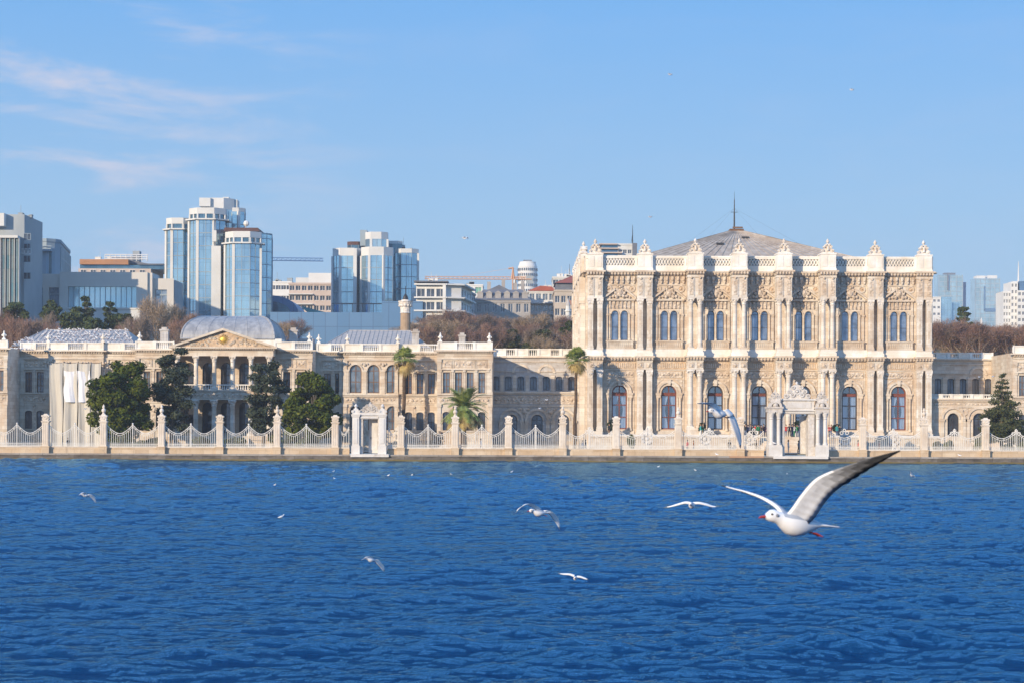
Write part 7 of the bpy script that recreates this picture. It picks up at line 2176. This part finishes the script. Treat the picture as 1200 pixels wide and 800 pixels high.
def add_wing(mb, LE, TE, n, thick=0.014, dark_from=0.62, pale=False):
    """LE / TE: leading- and trailing-edge points from shoulder to tip"""
    L, T = catmull(LE, n), catmull(TE, n)
    prof = [(0.0, 0.0), (0.12, 1.0), (0.35, 0.85), (0.7, 0.35), (1.0, 0.0), (0.7, -0.12), (0.35, -0.35), (0.12, -0.55)]
    K = len(prof); v = []
    for i in range(n+1):
        s = i/n; le, te = L[i], T[i]
        if s > 0.52:      # finger the primaries
            te = le + (te-le)*(1.0 + 0.06*abs(math.sin(i*math.pi/4)))
        span = (L[min(i+1, n)]-L[max(i-1, 0)]).normalized(); ch = te-le
        nn = ch.cross(span)
        nn = nn.normalized() if nn.length > 1e-7 else Vector((0, 0, 1))
        if nn.z < 0: nn = -nn
        th = thick*(1-0.75*s)
        for u, h in prof: v.append(le+ch*u+nn*(th*h + ch.length*0.07*math.sin(math.pi*u)*(1-0.5*s) + (0.0010*((i % 4)-1.5) if (n > 40 and u >= 0.35) else 0)))
    o = len(mb.v); mb.v.extend([tuple(p) for p in v])
    for i in range(n):
        s = (i+0.5)/n
        for k in range(K):
            a, b = o+i*K+k, o+i*K+(k+1) % K
            mb.f.append((a, b, b+K, a+K))
            top = k < 4; u = (prof[k][0]+prof[(k+1) % K][0])/2
            if s > 0.93: m_ = 4
            elif s > dark_from: m_ = (0 if u < 0.25 else (4 if u > 0.8 else 1)) if top else (0 if u < 0.10 and s < 0.8 else (3 if u < 0.5 or s < dark_from+0.12 else 4))
            else: m_ = (0 if u < 0.1 else 1) if top else 5
            if pale:
                m_ = 0 if s < 0.88 else 3
            elif not top:
                q = (s-0.30)/0.58*7 + (u-0.35)*2.2
                m_ = 0 if u < 0.10 and s < 0.62 else (5+int(max(0, min(6, q))) if s < 0.93 else 4)
            mb.m.append(m_)
    mb.f.append(tuple(o+k for k in range(K))[::-1]); mb.m.append(0); mb.f.append(tuple(o+n*K+k for k in range(K))); mb.m.append(4)
def gull_flying(label, px, py, Y, fwd, wings, S=1.0, up=(0, 0, 1), n=28, feet=True, group=None, thick=0.014, dark_from=0.62):
    """fwd: beak direction; wings: list of (LE, TE) in metres from the body centre, world axes"""
    C0 = Vector((X(px, Y), Y, Z(py, Y)))
    f = Vector(fwd).normalized(); r = f.cross(Vector(up)).normalized(); u = r.cross(f)
    G = thing('flying_gull', label, 'gull', C0, group)
    mb = MB(); nn = 14
    #   along, half width, half height, lift
    st = [(0.178, 0.004, 0.004, 0.020), (0.168, 0.016, 0.017, 0.024), (0.150, 0.026, 0.029, 0.028), (0.128, 0.031, 0.033, 0.029), (0.105, 0.031, 0.032, 0.024), (0.080, 0.038, 0.040, 0.012),
          (0.045, 0.052, 0.055, 0.0), (0.0, 0.060, 0.062, -0.004), (-0.050, 0.054, 0.054, -0.004), (-0.095, 0.040, 0.038, 0.0), (-0.130, 0.027, 0.022, 0.004), (-0.160, 0.030, 0.008, 0.006), (-0.205, 0.044, 0.004, 0.006), (-0.245, 0.052, 0.002, 0.006)]
    v = []
    for t, w, h, z in st:
        for i in range(nn):
            a = 2*math.pi*i/nn; v.append(C0 + (f*t + r*(w*math.cos(a)) + u*(z+h*math.sin(a)))*S)
    o = len(mb.v); mb.v.extend([tuple(p) for p in v])
    for j in range(len(st)-1):
        for i in range(nn):
            mb.f.append((o+j*nn+i, o+j*nn+(i+1) % nn, o+(j+1)*nn+(i+1) % nn, o+(j+1)*nn+i))
            a = (i+0.5)/nn*360; topf = 25 < a < 155
            mb.m.append(1 if topf and 5 <= j <= 10 else 0)
    mb.f.append(tuple(o+i for i in range(nn))); mb.m.append(0); mb.f.append(tuple(o+(len(st)-1)*nn+i for i in range(nn))[::-1]); mb.m.append(0)
    for LE, TE in wings:
        add_wing(mb, [C0+Vector(p) for p in LE], [C0+Vector(p) for p in TE], n, thick=thick, dark_from=dark_from, pale=dark_from > 0.75)
    body = mb.build('body', GM, G, smooth=True)
    P = lambda a, b, c: C0+(f*a+r*b+u*c)*S
    mb = MB(); mb.tube(P(0.168, 0, 0.022), P(0.200, 0, 0.017), 0.0085*S, 0.006*S, 8); mb.tube(P(0.200, 0, 0.017), P(0.213, 0, 0.009), 0.006*S, 0.001*S, 8); mb.build('beak', 'beak_red', G)
    for s_ in (-1, 1):
        mb = MB(); mb.ball(P(0.150, s_*0.0245, 0.036), 0.0058*S, 8, 6); mb.build('eye', 'eye_black', G)
        mb = MB(); mb.ball(P(0.122, s_*0.0285, 0.032), 0.009*S, 8, 6); mb.build('ear_spot', 'feather_smoke', G)
    if feet:
        for s_ in (-1, 1):
            mb = MB(); mb.tube(P(-0.085, s_*0.016, -0.036), P(-0.135, s_*0.016, -0.040), 0.005*S, 0.004*S, 6)
            for q in (-0.5, 0, 0.5): mb.tube(P(-0.130, s_*0.016, -0.040), P(-0.165, s_*0.016+q*0.018, -0.052), 0.004*S, 0.002*S, 5)
            mb.add([P(-0.13, s_*0.016, -0.041), P(-0.165, s_*0.016-0.010, -0.053), P(-0.165, s_*0.016+0.010, -0.053)], [(0, 1, 2)])
            mb.build('foot', 'beak_red', G)
    return G
def offs(px0, py0, Y, pts):
    """(photo column, photo row, metres nearer) -> offset from the body centre"""
    k = Y/FPX; return [((x-px0)*k, -d, -(y-py0)*k) for x, y, d in pts]
# the big one on the right
b = (931, 611, 10.2)
near_LE = offs(*b, [(917, 604, 0.03), (926, 593, 0.05), (936, 577, 0.08), (949, 560, 0.12), (963, 551, 0.15), (985, 542, 0.20), (1012, 532.5, 0.24), (1042, 524, 0.28)])
near_TE = offs(*b, [(946, 613, 0.02), (955, 602, 0.05), (964, 586, 0.08), (974, 573, 0.12), (988, 561, 0.16), (1008, 547, 0.21), (1028, 534, 0.25), (1043, 525.0, 0.28)])
far_LE = offs(*b, [(917, 603, -0.03), (911, 593, -0.08), (903, 586, -0.16), (893, 580.5, -0.24), (880, 576, -0.32), (868, 573, -0.39), (857, 569.5, -0.45)])
far_TE = offs(*b, [(934, 607, -0.02), (927, 598.5, -0.10), (916, 591, -0.20), (903, 585.5, -0.30), (888, 580, -0.38), (873, 575, -0.43), (858, 570.5, -0.46)])
gull_flying('largest and nearest gull, with raised black-tipped wings and a red beak', 931, 611.5, 10.2, (-0.90, -0.40, 0.10), [(near_LE, near_TE), (far_LE, far_TE)], S=1.0, n=60)
def simple_gull(label, px, py, Y, fwd, wingpts, chord, S=1.0, cdir=None, **k):
    """wing given by its photo polyline; chord points backwards"""
    f = Vector(fwd).normalized(); back = Vector(cdir) if cdir else -f; back = (back.normalized()+Vector((0, 0, 0.30))).normalized()
    ws = []
    for pl in wingpts:
        LE = offs(px, py, Y, pl); m_ = len(LE); TE = []
        for i, p in enumerate(LE):
            s = i/(m_-1); c = chord*(1.0-0.15*s if s < 0.5 else 0.93*(1-((s-0.5)/0.5)**1.6)+0.02)
            TE.append(tuple(Vector(p)+back*c+Vector((0, 0, 0))))
        ws.append((LE, TE))
    return gull_flying(label, px, py, Y, fwd, ws, S=S, thick=0.026, dark_from=0.80, **k)
simple_gull('gull with arched wings passing in front of the railing left of the large gate', 842, 483, 22,
            (-0.80, -0.55, 0.05), [[(838, 480, 0.0), (832, 475.5, 0.08), (825, 472.5, 0.2), (813, 472, 0.42)], [(846, 480, -0.02), (853, 487, -0.04), (860, 502, -0.1), (866, 515, -0.18), (871, 524, -0.25)]], 0.10, S=0.85)
simple_gull('gull gliding to the left near the middle of the water', 631, 600, 36,
            (-0.85, -0.5, 0.05), [[(629, 597.5, 0.03), (624, 593.5, 0.12), (616, 590.5, 0.28), (608, 594, 0.38), (604.5, 599.5, 0.42)], [(637, 599, -0.03), (642, 600.5, -0.12), (648, 607, -0.26), (653, 614, -0.36), (657, 621, -0.42)]], 0.11, S=1.1)
simple_gull('gull seen head-on with wings stretched level, left of the large near gull', 811, 590.5, 32,
            (-0.25, -0.95, 0.0), [[(809.5, 589.5, 0.0), (803, 588.5, 0.0), (795, 590.5, 0.0), (787, 592.5, -0.02), (779, 593.5, -0.05)], [(812.5, 589.5, 0.0), (819, 589, 0.0), (827, 590.5, 0.0), (835, 592.5, -0.02), (843, 592, -0.05)]], 0.11, S=0.85)
simple_gull('small white gull banking over the water below the small marble gate', 435, 656, 42,
            (-0.75, -0.6, 0.1), [[(433, 654.5, 0.0), (429, 653.5, 0.1), (423.5, 656.5, 0.2)], [(438, 657, -0.02), (442, 661, -0.1), (446, 666, -0.2), (450, 671.5, -0.3)]], 0.12, S=0.8)
simple_gull('small dark-winged gull low over the water at the left', 100, 582, 75,
            (-0.8, -0.55, 0.1), [[(99, 581, 0.0), (96.5, 579.5, 0.15), (93.5, 582.5, 0.3)], [(103, 581.5, 0.0), (106.5, 585, -0.15), (111, 592, -0.35)]], 0.15, S=1.0)
simple_gull('small white gull with level wings skimming the lower middle of the water', 675, 676.5, 36,
            (-0.1, -0.98, 0.0), [[(673.5, 675, 0.0), (668, 673, 0.0), (661, 672.5, 0.0), (655, 671, 0.0)], [(676.5, 676, 0.0), (681, 676, 0.0), (686, 677.5, 0.0), (690, 678, 0.0)]], 0.10, S=0.6)
simple_gull('tiny white gull with upright wings over the water under the right end of the hall', 1068.5, 554.5, 120,
            (-0.6, -0.6, 0.2), [[(1068, 554, 0.0), (1067, 551.5, 0.1), (1066.5, 549.5, 0.2)], [(1070, 554.5, 0.0), (1072, 556, -0.1), (1073.5, 557.5, -0.2)]], 0.16, S=1.0)
for i, (px, py, Y, lab) in enumerate(((543.5, 280, 150, 'tiny dark bird high in the sky above the middle rooftops'), (760.5, 254, 210, 'tiny white gull in the sky between the two roof aerials'),
                             (632, 478, 255, 'small white gull against the shaded link building'), (640, 468, 262, 'second small white gull against the shaded link building, a little higher'),
                             (1163, 438.5, 270, 'small white gull in front of the shaded upper floor right of the hall'), (99.5, 481, 265, 'white gull before the arched windows at the far left'),
                             (996, 104, 190, 'tiny dark bird high in the sky at the right'), (783, 87, 190, 'tiny dark bird near the top of the sky'),
                             (1147, 439, 268, 'tiny gull over the right link building balcony'))):
    a = 0.25+0.05*i
    ws = [[(px-0.2, py, 0), (px-1.2, py-1.0, 0.1), (px-2.6, py-0.2, 0.2)], [(px+0.2, py, 0), (px+1.2, py-1.0, -0.1), (px+2.6, py+0.3, -0.2)]]
    sc_ = Y/250.0
    ws = [[(px+(p[0]-px)/sc_*0.9, py+(p[1]-py)/sc_*0.9, p[2]) for p in w] for w in ws]
    simple_gull(lab, px, py, Y, (-1, -0.3*(i % 3), 0.1), ws, 0.15, S=1.0, n=10, feet=False)

def perched_mesh(swim=False):
    mb = MB(); nn = 8
    st = [(-0.21, 0.010, 0.010, 0.13), (-0.14, 0.035, 0.030, 0.145), (-0.05, 0.065, 0.065, 0.16), (0.04, 0.065, 0.07, 0.175), (0.09, 0.045, 0.05, 0.20), (0.12, 0.030, 0.032, 0.245), (0.145, 0.033, 0.034, 0.27), (0.165, 0.026, 0.026, 0.275), (0.185, 0.008, 0.008, 0.268), (0.21, 0.003, 0.003, 0.262)]
    v = []
    for t, w, h, z in st:
        for i in range(nn): a = 2*math.pi*i/nn; v.append((t*1.15, w*1.15*math.cos(a), (z-(0.11 if swim else 0))*1.15+h*1.15*math.sin(a)))
    mb.v = v
    for j in range(len(st)-1):
        for i in range(nn):
            mb.f.append((j*nn+i, j*nn+(i+1) % nn, (j+1)*nn+(i+1) % nn, (j+1)*nn+i))
            a = (i+0.5)/nn*360; mb.m.append(2 if j >= 8 else (1 if (25 < a < 155 and j in (1, 2, 3)) else 0))
    if not swim:
        mb.cur = 2
        for s_ in (-1, 1): mb.tube((0, s_*0.03, 0), (0, s_*0.03, 0.14), 0.008, n=4)
    return mb.mesh('gull_body', ['feather_white', 'feather_grey', 'beak_red'], smooth=True)
PM, SM = perched_mesh(), perched_mesh(True)
def gull_single(me, name, loc, rz, label, cat, group, s=1.0):
    o = bpy.data.objects.new(name, me); SC.collection.objects.link(o); o.location = loc; o.rotation_euler = (0, 0, rz); o.scale = (s, s, s)
    return tag(o, label, cat, group)
rp = random.Random(9)
# gulls resting all over the left hip roof
x0r, x1r, yf, ym, z0r, z1r, ridge = X(22, 297), X(164, 297), 292.6, 301.8, 16.2, 19.0, 6.2
cxr = (x0r+x1r)/2; cnt = 0
while cnt < 280:
    x = rp.uniform(x0r, x1r); y = rp.uniform(yf, ym); f = (y-yf)/(ym-yf)
    lim = 1.0 if abs(x-cxr) < ridge else ((x-x0r)/(cxr-ridge-x0r) if x < cxr else (x1r-x)/(x1r-cxr-ridge))
    if f > lim: continue
    gull_single(PM, 'resting_gull', (x, y, z0r+(z1r-z0r)*f+0.03), rp.uniform(3.0, 5.6), 'white and grey gull resting in the flock on the low hip roof at the left', 'gull', 'gulls resting on the left hip roof', rp.uniform(0.9, 1.1))
    cnt += 1
for k in range(9):
    gull_single(PM, 'resting_gull', (X(12+k*2.6+rp.uniform(-.8, .8), 290.4), 290.4, 15.53), rp.uniform(0, 6.28), 'gull standing on the shaded cornice ledge at the far left', 'gull', 'gulls on the shaded cornice ledge', 1.2)
for k, (px, py) in enumerate(((322, 571), (391, 554), (393, 563), (455.5, 558.5), (483, 558), (529, 557), (600, 553.5), (772, 546.5), (815, 550.5), (923, 555), (330, 609))):
    Y = CAM_Z*FPX/(py-505)
    gull_single(SM, 'floating_gull', (X(px, Y), Y, 0.06), rp.uniform(0, 6.28), 'tiny white gull floating on the water some way off the quay', 'gull', 'gulls floating on the water', 0.75)
for px, zz, lab in ((840, 0.89, 'gull standing on the quay edge before the hall, left of the large gate'), (1124.5, 0.89, 'gull standing on the quay edge right of the hall'), (907, 2.4, 'gull standing on the base of the large gate')):
    gull_single(PM, 'resting_gull', (X(px, 260.4), 260.4 if zz < 1 else 260.05, zz if zz < 1 else 2.40), 2.6, lab, 'gull', None, 1.25)

# ------------------------------------------------------------------ visitors
plain('skin', (0.50, 0.30, 0.20), rough=0.6)
plain('hair_dark', (0.03, 0.02, 0.015), rough=0.7)
plain('hair_fair', (0.25, 0.15, 0.07), rough=0.7)
CL = {'black': (0.02, 0.02, 0.025), 'red': (0.55, 0.03, 0.03), 'white': (0.75, 0.74, 0.72), 'green': (0.05, 0.30, 0.12), 'navy': (0.03, 0.05, 0.13), 'grey': (0.25, 0.25, 0.27), 'pink': (0.65, 0.20, 0.32), 'beige': (0.45, 0.35, 0.24), 'orange': (0.70, 0.22, 0.05), 'jeans': (0.08, 0.12, 0.22), 'brown': (0.16, 0.09, 0.05), 'teal': (0.05, 0.33, 0.33)}
for k, c in CL.items(): plain('cloth_'+k, c, rough=0.9)
def person_base(pose):
    """one skinned body; pose 0 standing, 1 walking, 2 arm raised with a camera"""
    s1 = 0.16 if pose == 1 else 0.04
    V = [((0, 0, 0.95), .15), ((0, 0.0, 1.15), .135), ((0, 0.01, 1.36), .155), ((0, 0.0, 1.50), .06), ((0, -0.02, 1.60), .085), ((0, -0.025, 1.70), .088),
         ((-.10, 0, .86), .10), ((-.11, -s1, .50), .068), ((-.12, s1*0.6-0.02, .09), .045), ((-.13, s1*0.6-0.16, .04), .038),
         ((.10, 0, .86), .10), ((.11, s1, .50), .068), ((.12, s1*1.2, .09), .045), ((.13, s1*1.2-0.14, .04), .038),
         ((-.20, 0.01, 1.40), .062), ((-.27, 0.04, 1.14), .045), ((-.26, -0.07, .90), .036), ((-.255, -0.10, .81), .034),
         ((.20, 0.01, 1.40), .062), ((.27, 0.04, 1.14), .045), ((.26, -0.07, .90), .036), ((.255, -0.10, .81), .034)]
    E = [(0, 1), (1, 2), (2, 3), (3, 4), (4, 5), (0, 6), (6, 7), (7, 8), (8, 9), (0, 10), (10, 11), (11, 12), (12, 13), (2, 14), (14, 15), (15, 16), (16, 17), (2, 18), (18, 19), (19, 20), (20, 21)]
    if pose == 2:
        for i, p in ((19, (.28, -0.12, 1.22)), (20, (.16, -0.30, 1.45)), (21, (.10, -0.32, 1.53)), (15, (-.28, -0.12, 1.22)), (16, (-.16, -0.30, 1.45)), (17, (-.10, -0.32, 1.53))): V[i] = (p, V[i][1])
    me = bpy.data.meshes.new('skeleton'); me.from_pydata([v[0] for v in V], E, [])
    o = bpy.data.objects.new('skeleton', me); SC.collection.objects.link(o)
    sk = o.modifiers.new('skin', 'SKIN'); sk.use_smooth_shade = True
    for i, (p, r) in enumerate(V): me.skin_vertices[0].data[i].radius = (r, r*(0.75 if i in (0, 1, 2) else 1)); me.skin_vertices[0].data[i].use_root = (i == 0)
    o.modifiers.new('sub', 'SUBSURF').levels = 1
    bpy.context.view_layer.update()
    ev = o.evaluated_get(bpy.context.evaluated_depsgraph_get())
    m2 = bpy.data.meshes.new_from_object(ev); bpy.data.objects.remove(o)
    mi = []
    for p in m2.polygons:
        c = p.center
        if c.z > 1.50 or (abs(c.x) > 0.2 and c.z < 0.88 and pose < 2) or (pose == 2 and c.z > 1.42 and c.y < -0.24): mi.append(0)
        elif c.z < 0.10: mi.append(3)
        elif c.z < 0.88: mi.append(2)
        else: mi.append(1)
    return m2, mi
PB = [person_base(p) for p in range(3)]
PCOPY = {}
hb = MB(); hb.ball((0, 0.005, 1.735), 0.103, 9, 6, sz=0.95); hb.ball((0, 0.05, 1.66), 0.088, 8, 5, sz=1.1)
HM = {h: hb.mesh('hair', h) for h in ('hair_dark', 'hair_fair')}
fb = MB(); fb.ball((0, -0.118, 1.655), 0.018, 5, 4)
def person(x, y, z, rz, coat, legs, label, pose=0, hair='hair_dark', s=1.0, group=None):
    key = (pose, coat, legs)
    if key not in PCOPY:
        m, mi = PB[pose]; m = m.copy(); m.materials.clear()
        for q in ('skin', 'cloth_'+coat, 'cloth_'+legs, 'cloth_black'): m.materials.append(MATS[q])
        m.polygons.foreach_set('material_index', mi); PCOPY[key] = m
    P = thing('person', label, 'person', (x, y, z), group); P.rotation_euler = (0, 0, rz); P.scale = (s, s, s)
    for nm, me in (('body', PCOPY[key]), ('hair', HM[hair])):
        o = bpy.data.objects.new(nm, me); SC.collection.objects.link(o); o.parent = P
rp = random.Random(31)
crowd = [(874, 'black', 'jeans'), (876.5, 'navy', 'black'), (879.5, 'grey', 'black'), (882, 'black', 'black'), (885, 'red', 'black'), (887.5, 'green', 'white'), (889.5, 'green', 'beige'), (892, 'brown', 'jeans'), (895, 'black', 'navy'), (897, 'pink', 'jeans')]
lab = {874: 'person in black at the left end of the group before the open hall door', 876.5: 'person in navy in the group before the open hall door', 879.5: 'person in a grey jacket in the group before the open hall door', 882: 'person all in black in the group before the open hall door',
       885: 'person in a red jacket in the group before the open hall door', 887.5: 'person in a green jacket and white trousers in the group before the open hall door', 889.5: 'person in a green jacket and beige trousers in the group before the open hall door', 892: 'person in a brown coat in the group before the open hall door', 895: 'person in a black coat close to the left pier of the large gate', 897: 'person in pink close to the left pier of the large gate'}
for px, c, l_ in crowd:
    Yp = 281.2+rp.uniform(0, 2.2); person(X(px, Yp), Yp, ZT, rp.uniform(-1, 1), c, l_, lab[px], rp.choice([0, 0, 1, 2]), rp.choice(['hair_dark', 'hair_fair']), rp.uniform(0.92, 1.03))
inside = [(921, 'red', 'jeans', 'person in a red coat seen through the opening of the large gate'), (925, 'black', 'black', 'person in black seen through the opening of the large gate, on the left'), (928.5, 'navy', 'jeans', 'person in a navy coat seen through the opening of the large gate'),
          (931, 'white', 'green', 'person in a white top seen through the opening of the large gate'), (934, 'green', 'grey', 'person in a green coat seen through the opening of the large gate'), (937, 'black', 'jeans', 'person in black at the right side of the opening of the large gate')]
for px, c, l_, lb in inside: Yp = 283+rp.uniform(0, 1.5); person(X(px, Yp), Yp, ZT, rp.uniform(-1, 1), c, l_, lb, rp.choice([0, 2]), 'hair_dark', rp.uniform(0.93, 1.02))
for px, Y, z, c, l_, pose, lb in ((683, 266, 1.2, 'white', 'beige', 1, 'person in a white top walking behind the railing beside the right tall palm'), (686, 266.3, 1.2, 'black', 'black', 1, 'person in black walking behind the railing beside the right tall palm'),
    (80, 266, 1.2, 'black', 'black', 0, 'person in dark clothes standing at the foot of the dust sheets'), (564, 266, 1.2, 'white', 'grey', 1, 'person in white behind the railing right of the short palm'),
    (805.5, 266, 1.2, 'red', 'black', 0, 'person in a dark red coat behind the railing below the hall, third door from left'), (813, 266.2, 1.2, 'orange', 'jeans', 1, 'person in an orange-brown coat behind the railing below the third door from left'),
    (855, 266, 1.2, 'black', 'black', 0, 'person in black behind the railing left of the gate, near the fountain basin'), (886, 265.6, 1.2, 'black', 'black', 0, 'person in black behind the railing, just left of the large gate'), (890, 265.7, 1.2, 'white', 'grey', 1, 'person in white behind the railing, just left of the large gate'),
    (924, 266, 1.2, 'white', 'white', 0, 'person in white low in the opening of the large gate'), (936, 266.5, 1.2, 'grey', 'black', 1, 'person in a grey coat low in the opening of the large gate'),
    (971.5, 281.5, ZT, 'red', 'black', 2, 'person in a bright red jacket on the terrace right of the large gate'), (974, 281.8, ZT, 'red', 'jeans', 0, 'second person in red on the terrace right of the large gate'), (984, 281.3, ZT, 'black', 'black', 2, 'person in black with raised arms before the fifth bay of the hall'), (981, 282.2, ZT, 'teal', 'jeans', 0, 'person in teal beside the one with raised arms'),
    (1006, 265.5, 1.2, 'red', 'black', 0, 'person in red behind the railing, left of the post below the sixth pier'), (1030.5, 266, 1.2, 'red', 'red', 1, 'person all in bright red behind the railing under the big gull wing'), (1043.5, 267, 1.2, 'grey', 'black', 0, 'person in grey behind the railing near the right end of the hall'), (1048, 267, 1.2, 'white', 'jeans', 1, 'person in white behind the railing near the right end of the hall'),
    (822, 281.2, ZT, 'black', 'black', 2, 'person in black on the terrace before the third door from left'), (824, 281.8, ZT, 'green', 'beige', 0, 'person in green on the terrace before the third door from left'), (821, 280.9, ZT, 'teal', 'white', 0, 'person in a teal jacket on the terrace before the third door from left'), (714, 281, ZT, 'black', 'brown', 0, 'person in black on the terrace before the first door of the hall')):
    person(X(px, Y), Y, z, rp.uniform(-2, 2), c, l_, lb, pose, rp.choice(['hair_dark', 'hair_fair']), rp.uniform(0.93, 1.03))

# marble garden ornaments in front of the terrace
def ornament_mesh():
    mb = MB()
    mb.box(-0.9, 0.9, -0.6, 0.6, 0, 0.3); mb.box(-0.75, 0.75, -0.5, 0.5, 0.3, 1.0)
    mb.ring_xz(0, 1.95, 0.45, 0.85, -0.35, 0.35, 0, 2*math.pi, 16); mb.ball((0, 0, 1.95), 0.42, 10, 6)
    for a in range(8): t = a*math.pi/4; mb.ball((0.68*math.cos(t), -0.36, 1.95+0.68*math.sin(t)), 0.15, 6, 4)
    mb.prism_xz([(-1.0, 1.0), (1.0, 1.0), (0.7, 1.3), (0.35, 2.6), (0, 3.2), (-0.35, 2.6), (-0.7, 1.3)], -0.18, 0.18)
    return mb.mesh('marble_ornament', 'marble_carved')
OM = ornament_mesh()
for px, lb in ((878, 'carved round marble ornament behind the railing, next to the large gate on its left'), (826, 'carved round marble ornament behind the railing below the third door of the hall'), (758, 'carved marble ornament behind the railing below the second pier of the hall'), (990, 'carved marble ornament behind the railing, next to the large gate on its right'), (1048, 'carved marble ornament behind the railing below the last bay of the hall')):
    o = bpy.data.objects.new('marble_ornament', OM); SC.collection.objects.link(o); o.location = (X(px, 274), 274, 1.2); o.scale = (0.95, 0.95, 0.95); tag(o, lb, 'garden ornament', 'marble garden ornaments')
# dark potted plants on the terrace
for i, (px, lb) in enumerate(((822, 'dark bushy potted plant on the terrace before the third hall door'), (869, 'dark bushy potted plant on the terrace left of the group of visitors'), (934, 'dark bushy potted plant on the terrace seen through the large gate'), (979, 'dark bushy potted plant on the terrace right of the large gate'), (716, 'dark bushy potted plant on the terrace before the first hall door'))):
    Yq = 284.6; xq = X(px, Yq); T = thing('potted_plant', lb, 'potted plant', (xq, Yq, ZT), 'potted plants on the terrace')
    mb = MB(); mb.lathe(xq, Yq, [(0.3, ZT), (0.42, ZT+0.55), (0.46, ZT+0.6), (0.3, ZT+0.6)], 10); mb.build('pot', 'marble', T)
    r_ = np.random.default_rng(60+i); bl = [(xq+r_.uniform(-.3, .3), Yq+r_.uniform(-.2, .2), ZT+r_.uniform(1.0, 2.1), .38, .35, .35) for k in range(8)]
    pts, d = blob_points(r_, bl, 420, 0.7); v, f = leaf_quads(r_, pts, 0.16, nrm=d, spread=1.0); link_np('foliage', mesh_np('foliage', v, f, 'leaf_dark'), T)

# ------------------------------------------------------------------ air
if HAZE > 0:
    m = bpy.data.materials.new('air'); m.use_nodes = True; n = m.node_tree.nodes; l = m.node_tree.links; n.clear()
    out = n.new('ShaderNodeOutputMaterial'); pv = n.new('ShaderNodeVolumePrincipled')
    pv.inputs['Color'].default_value = (0.82, 0.90, 1.0, 1); pv.inputs['Density'].default_value = HAZE; pv.inputs['Anisotropy'].default_value = 0.0
    l.new(pv.outputs[0], out.inputs['Volume']); MATS['air'] = m
    mb = MB(); mb.box(-1700, 1700, -1000, 3700, -4.0, 190.0); o = mb.build('haze', 'air'); tag(o, kind='stuff')
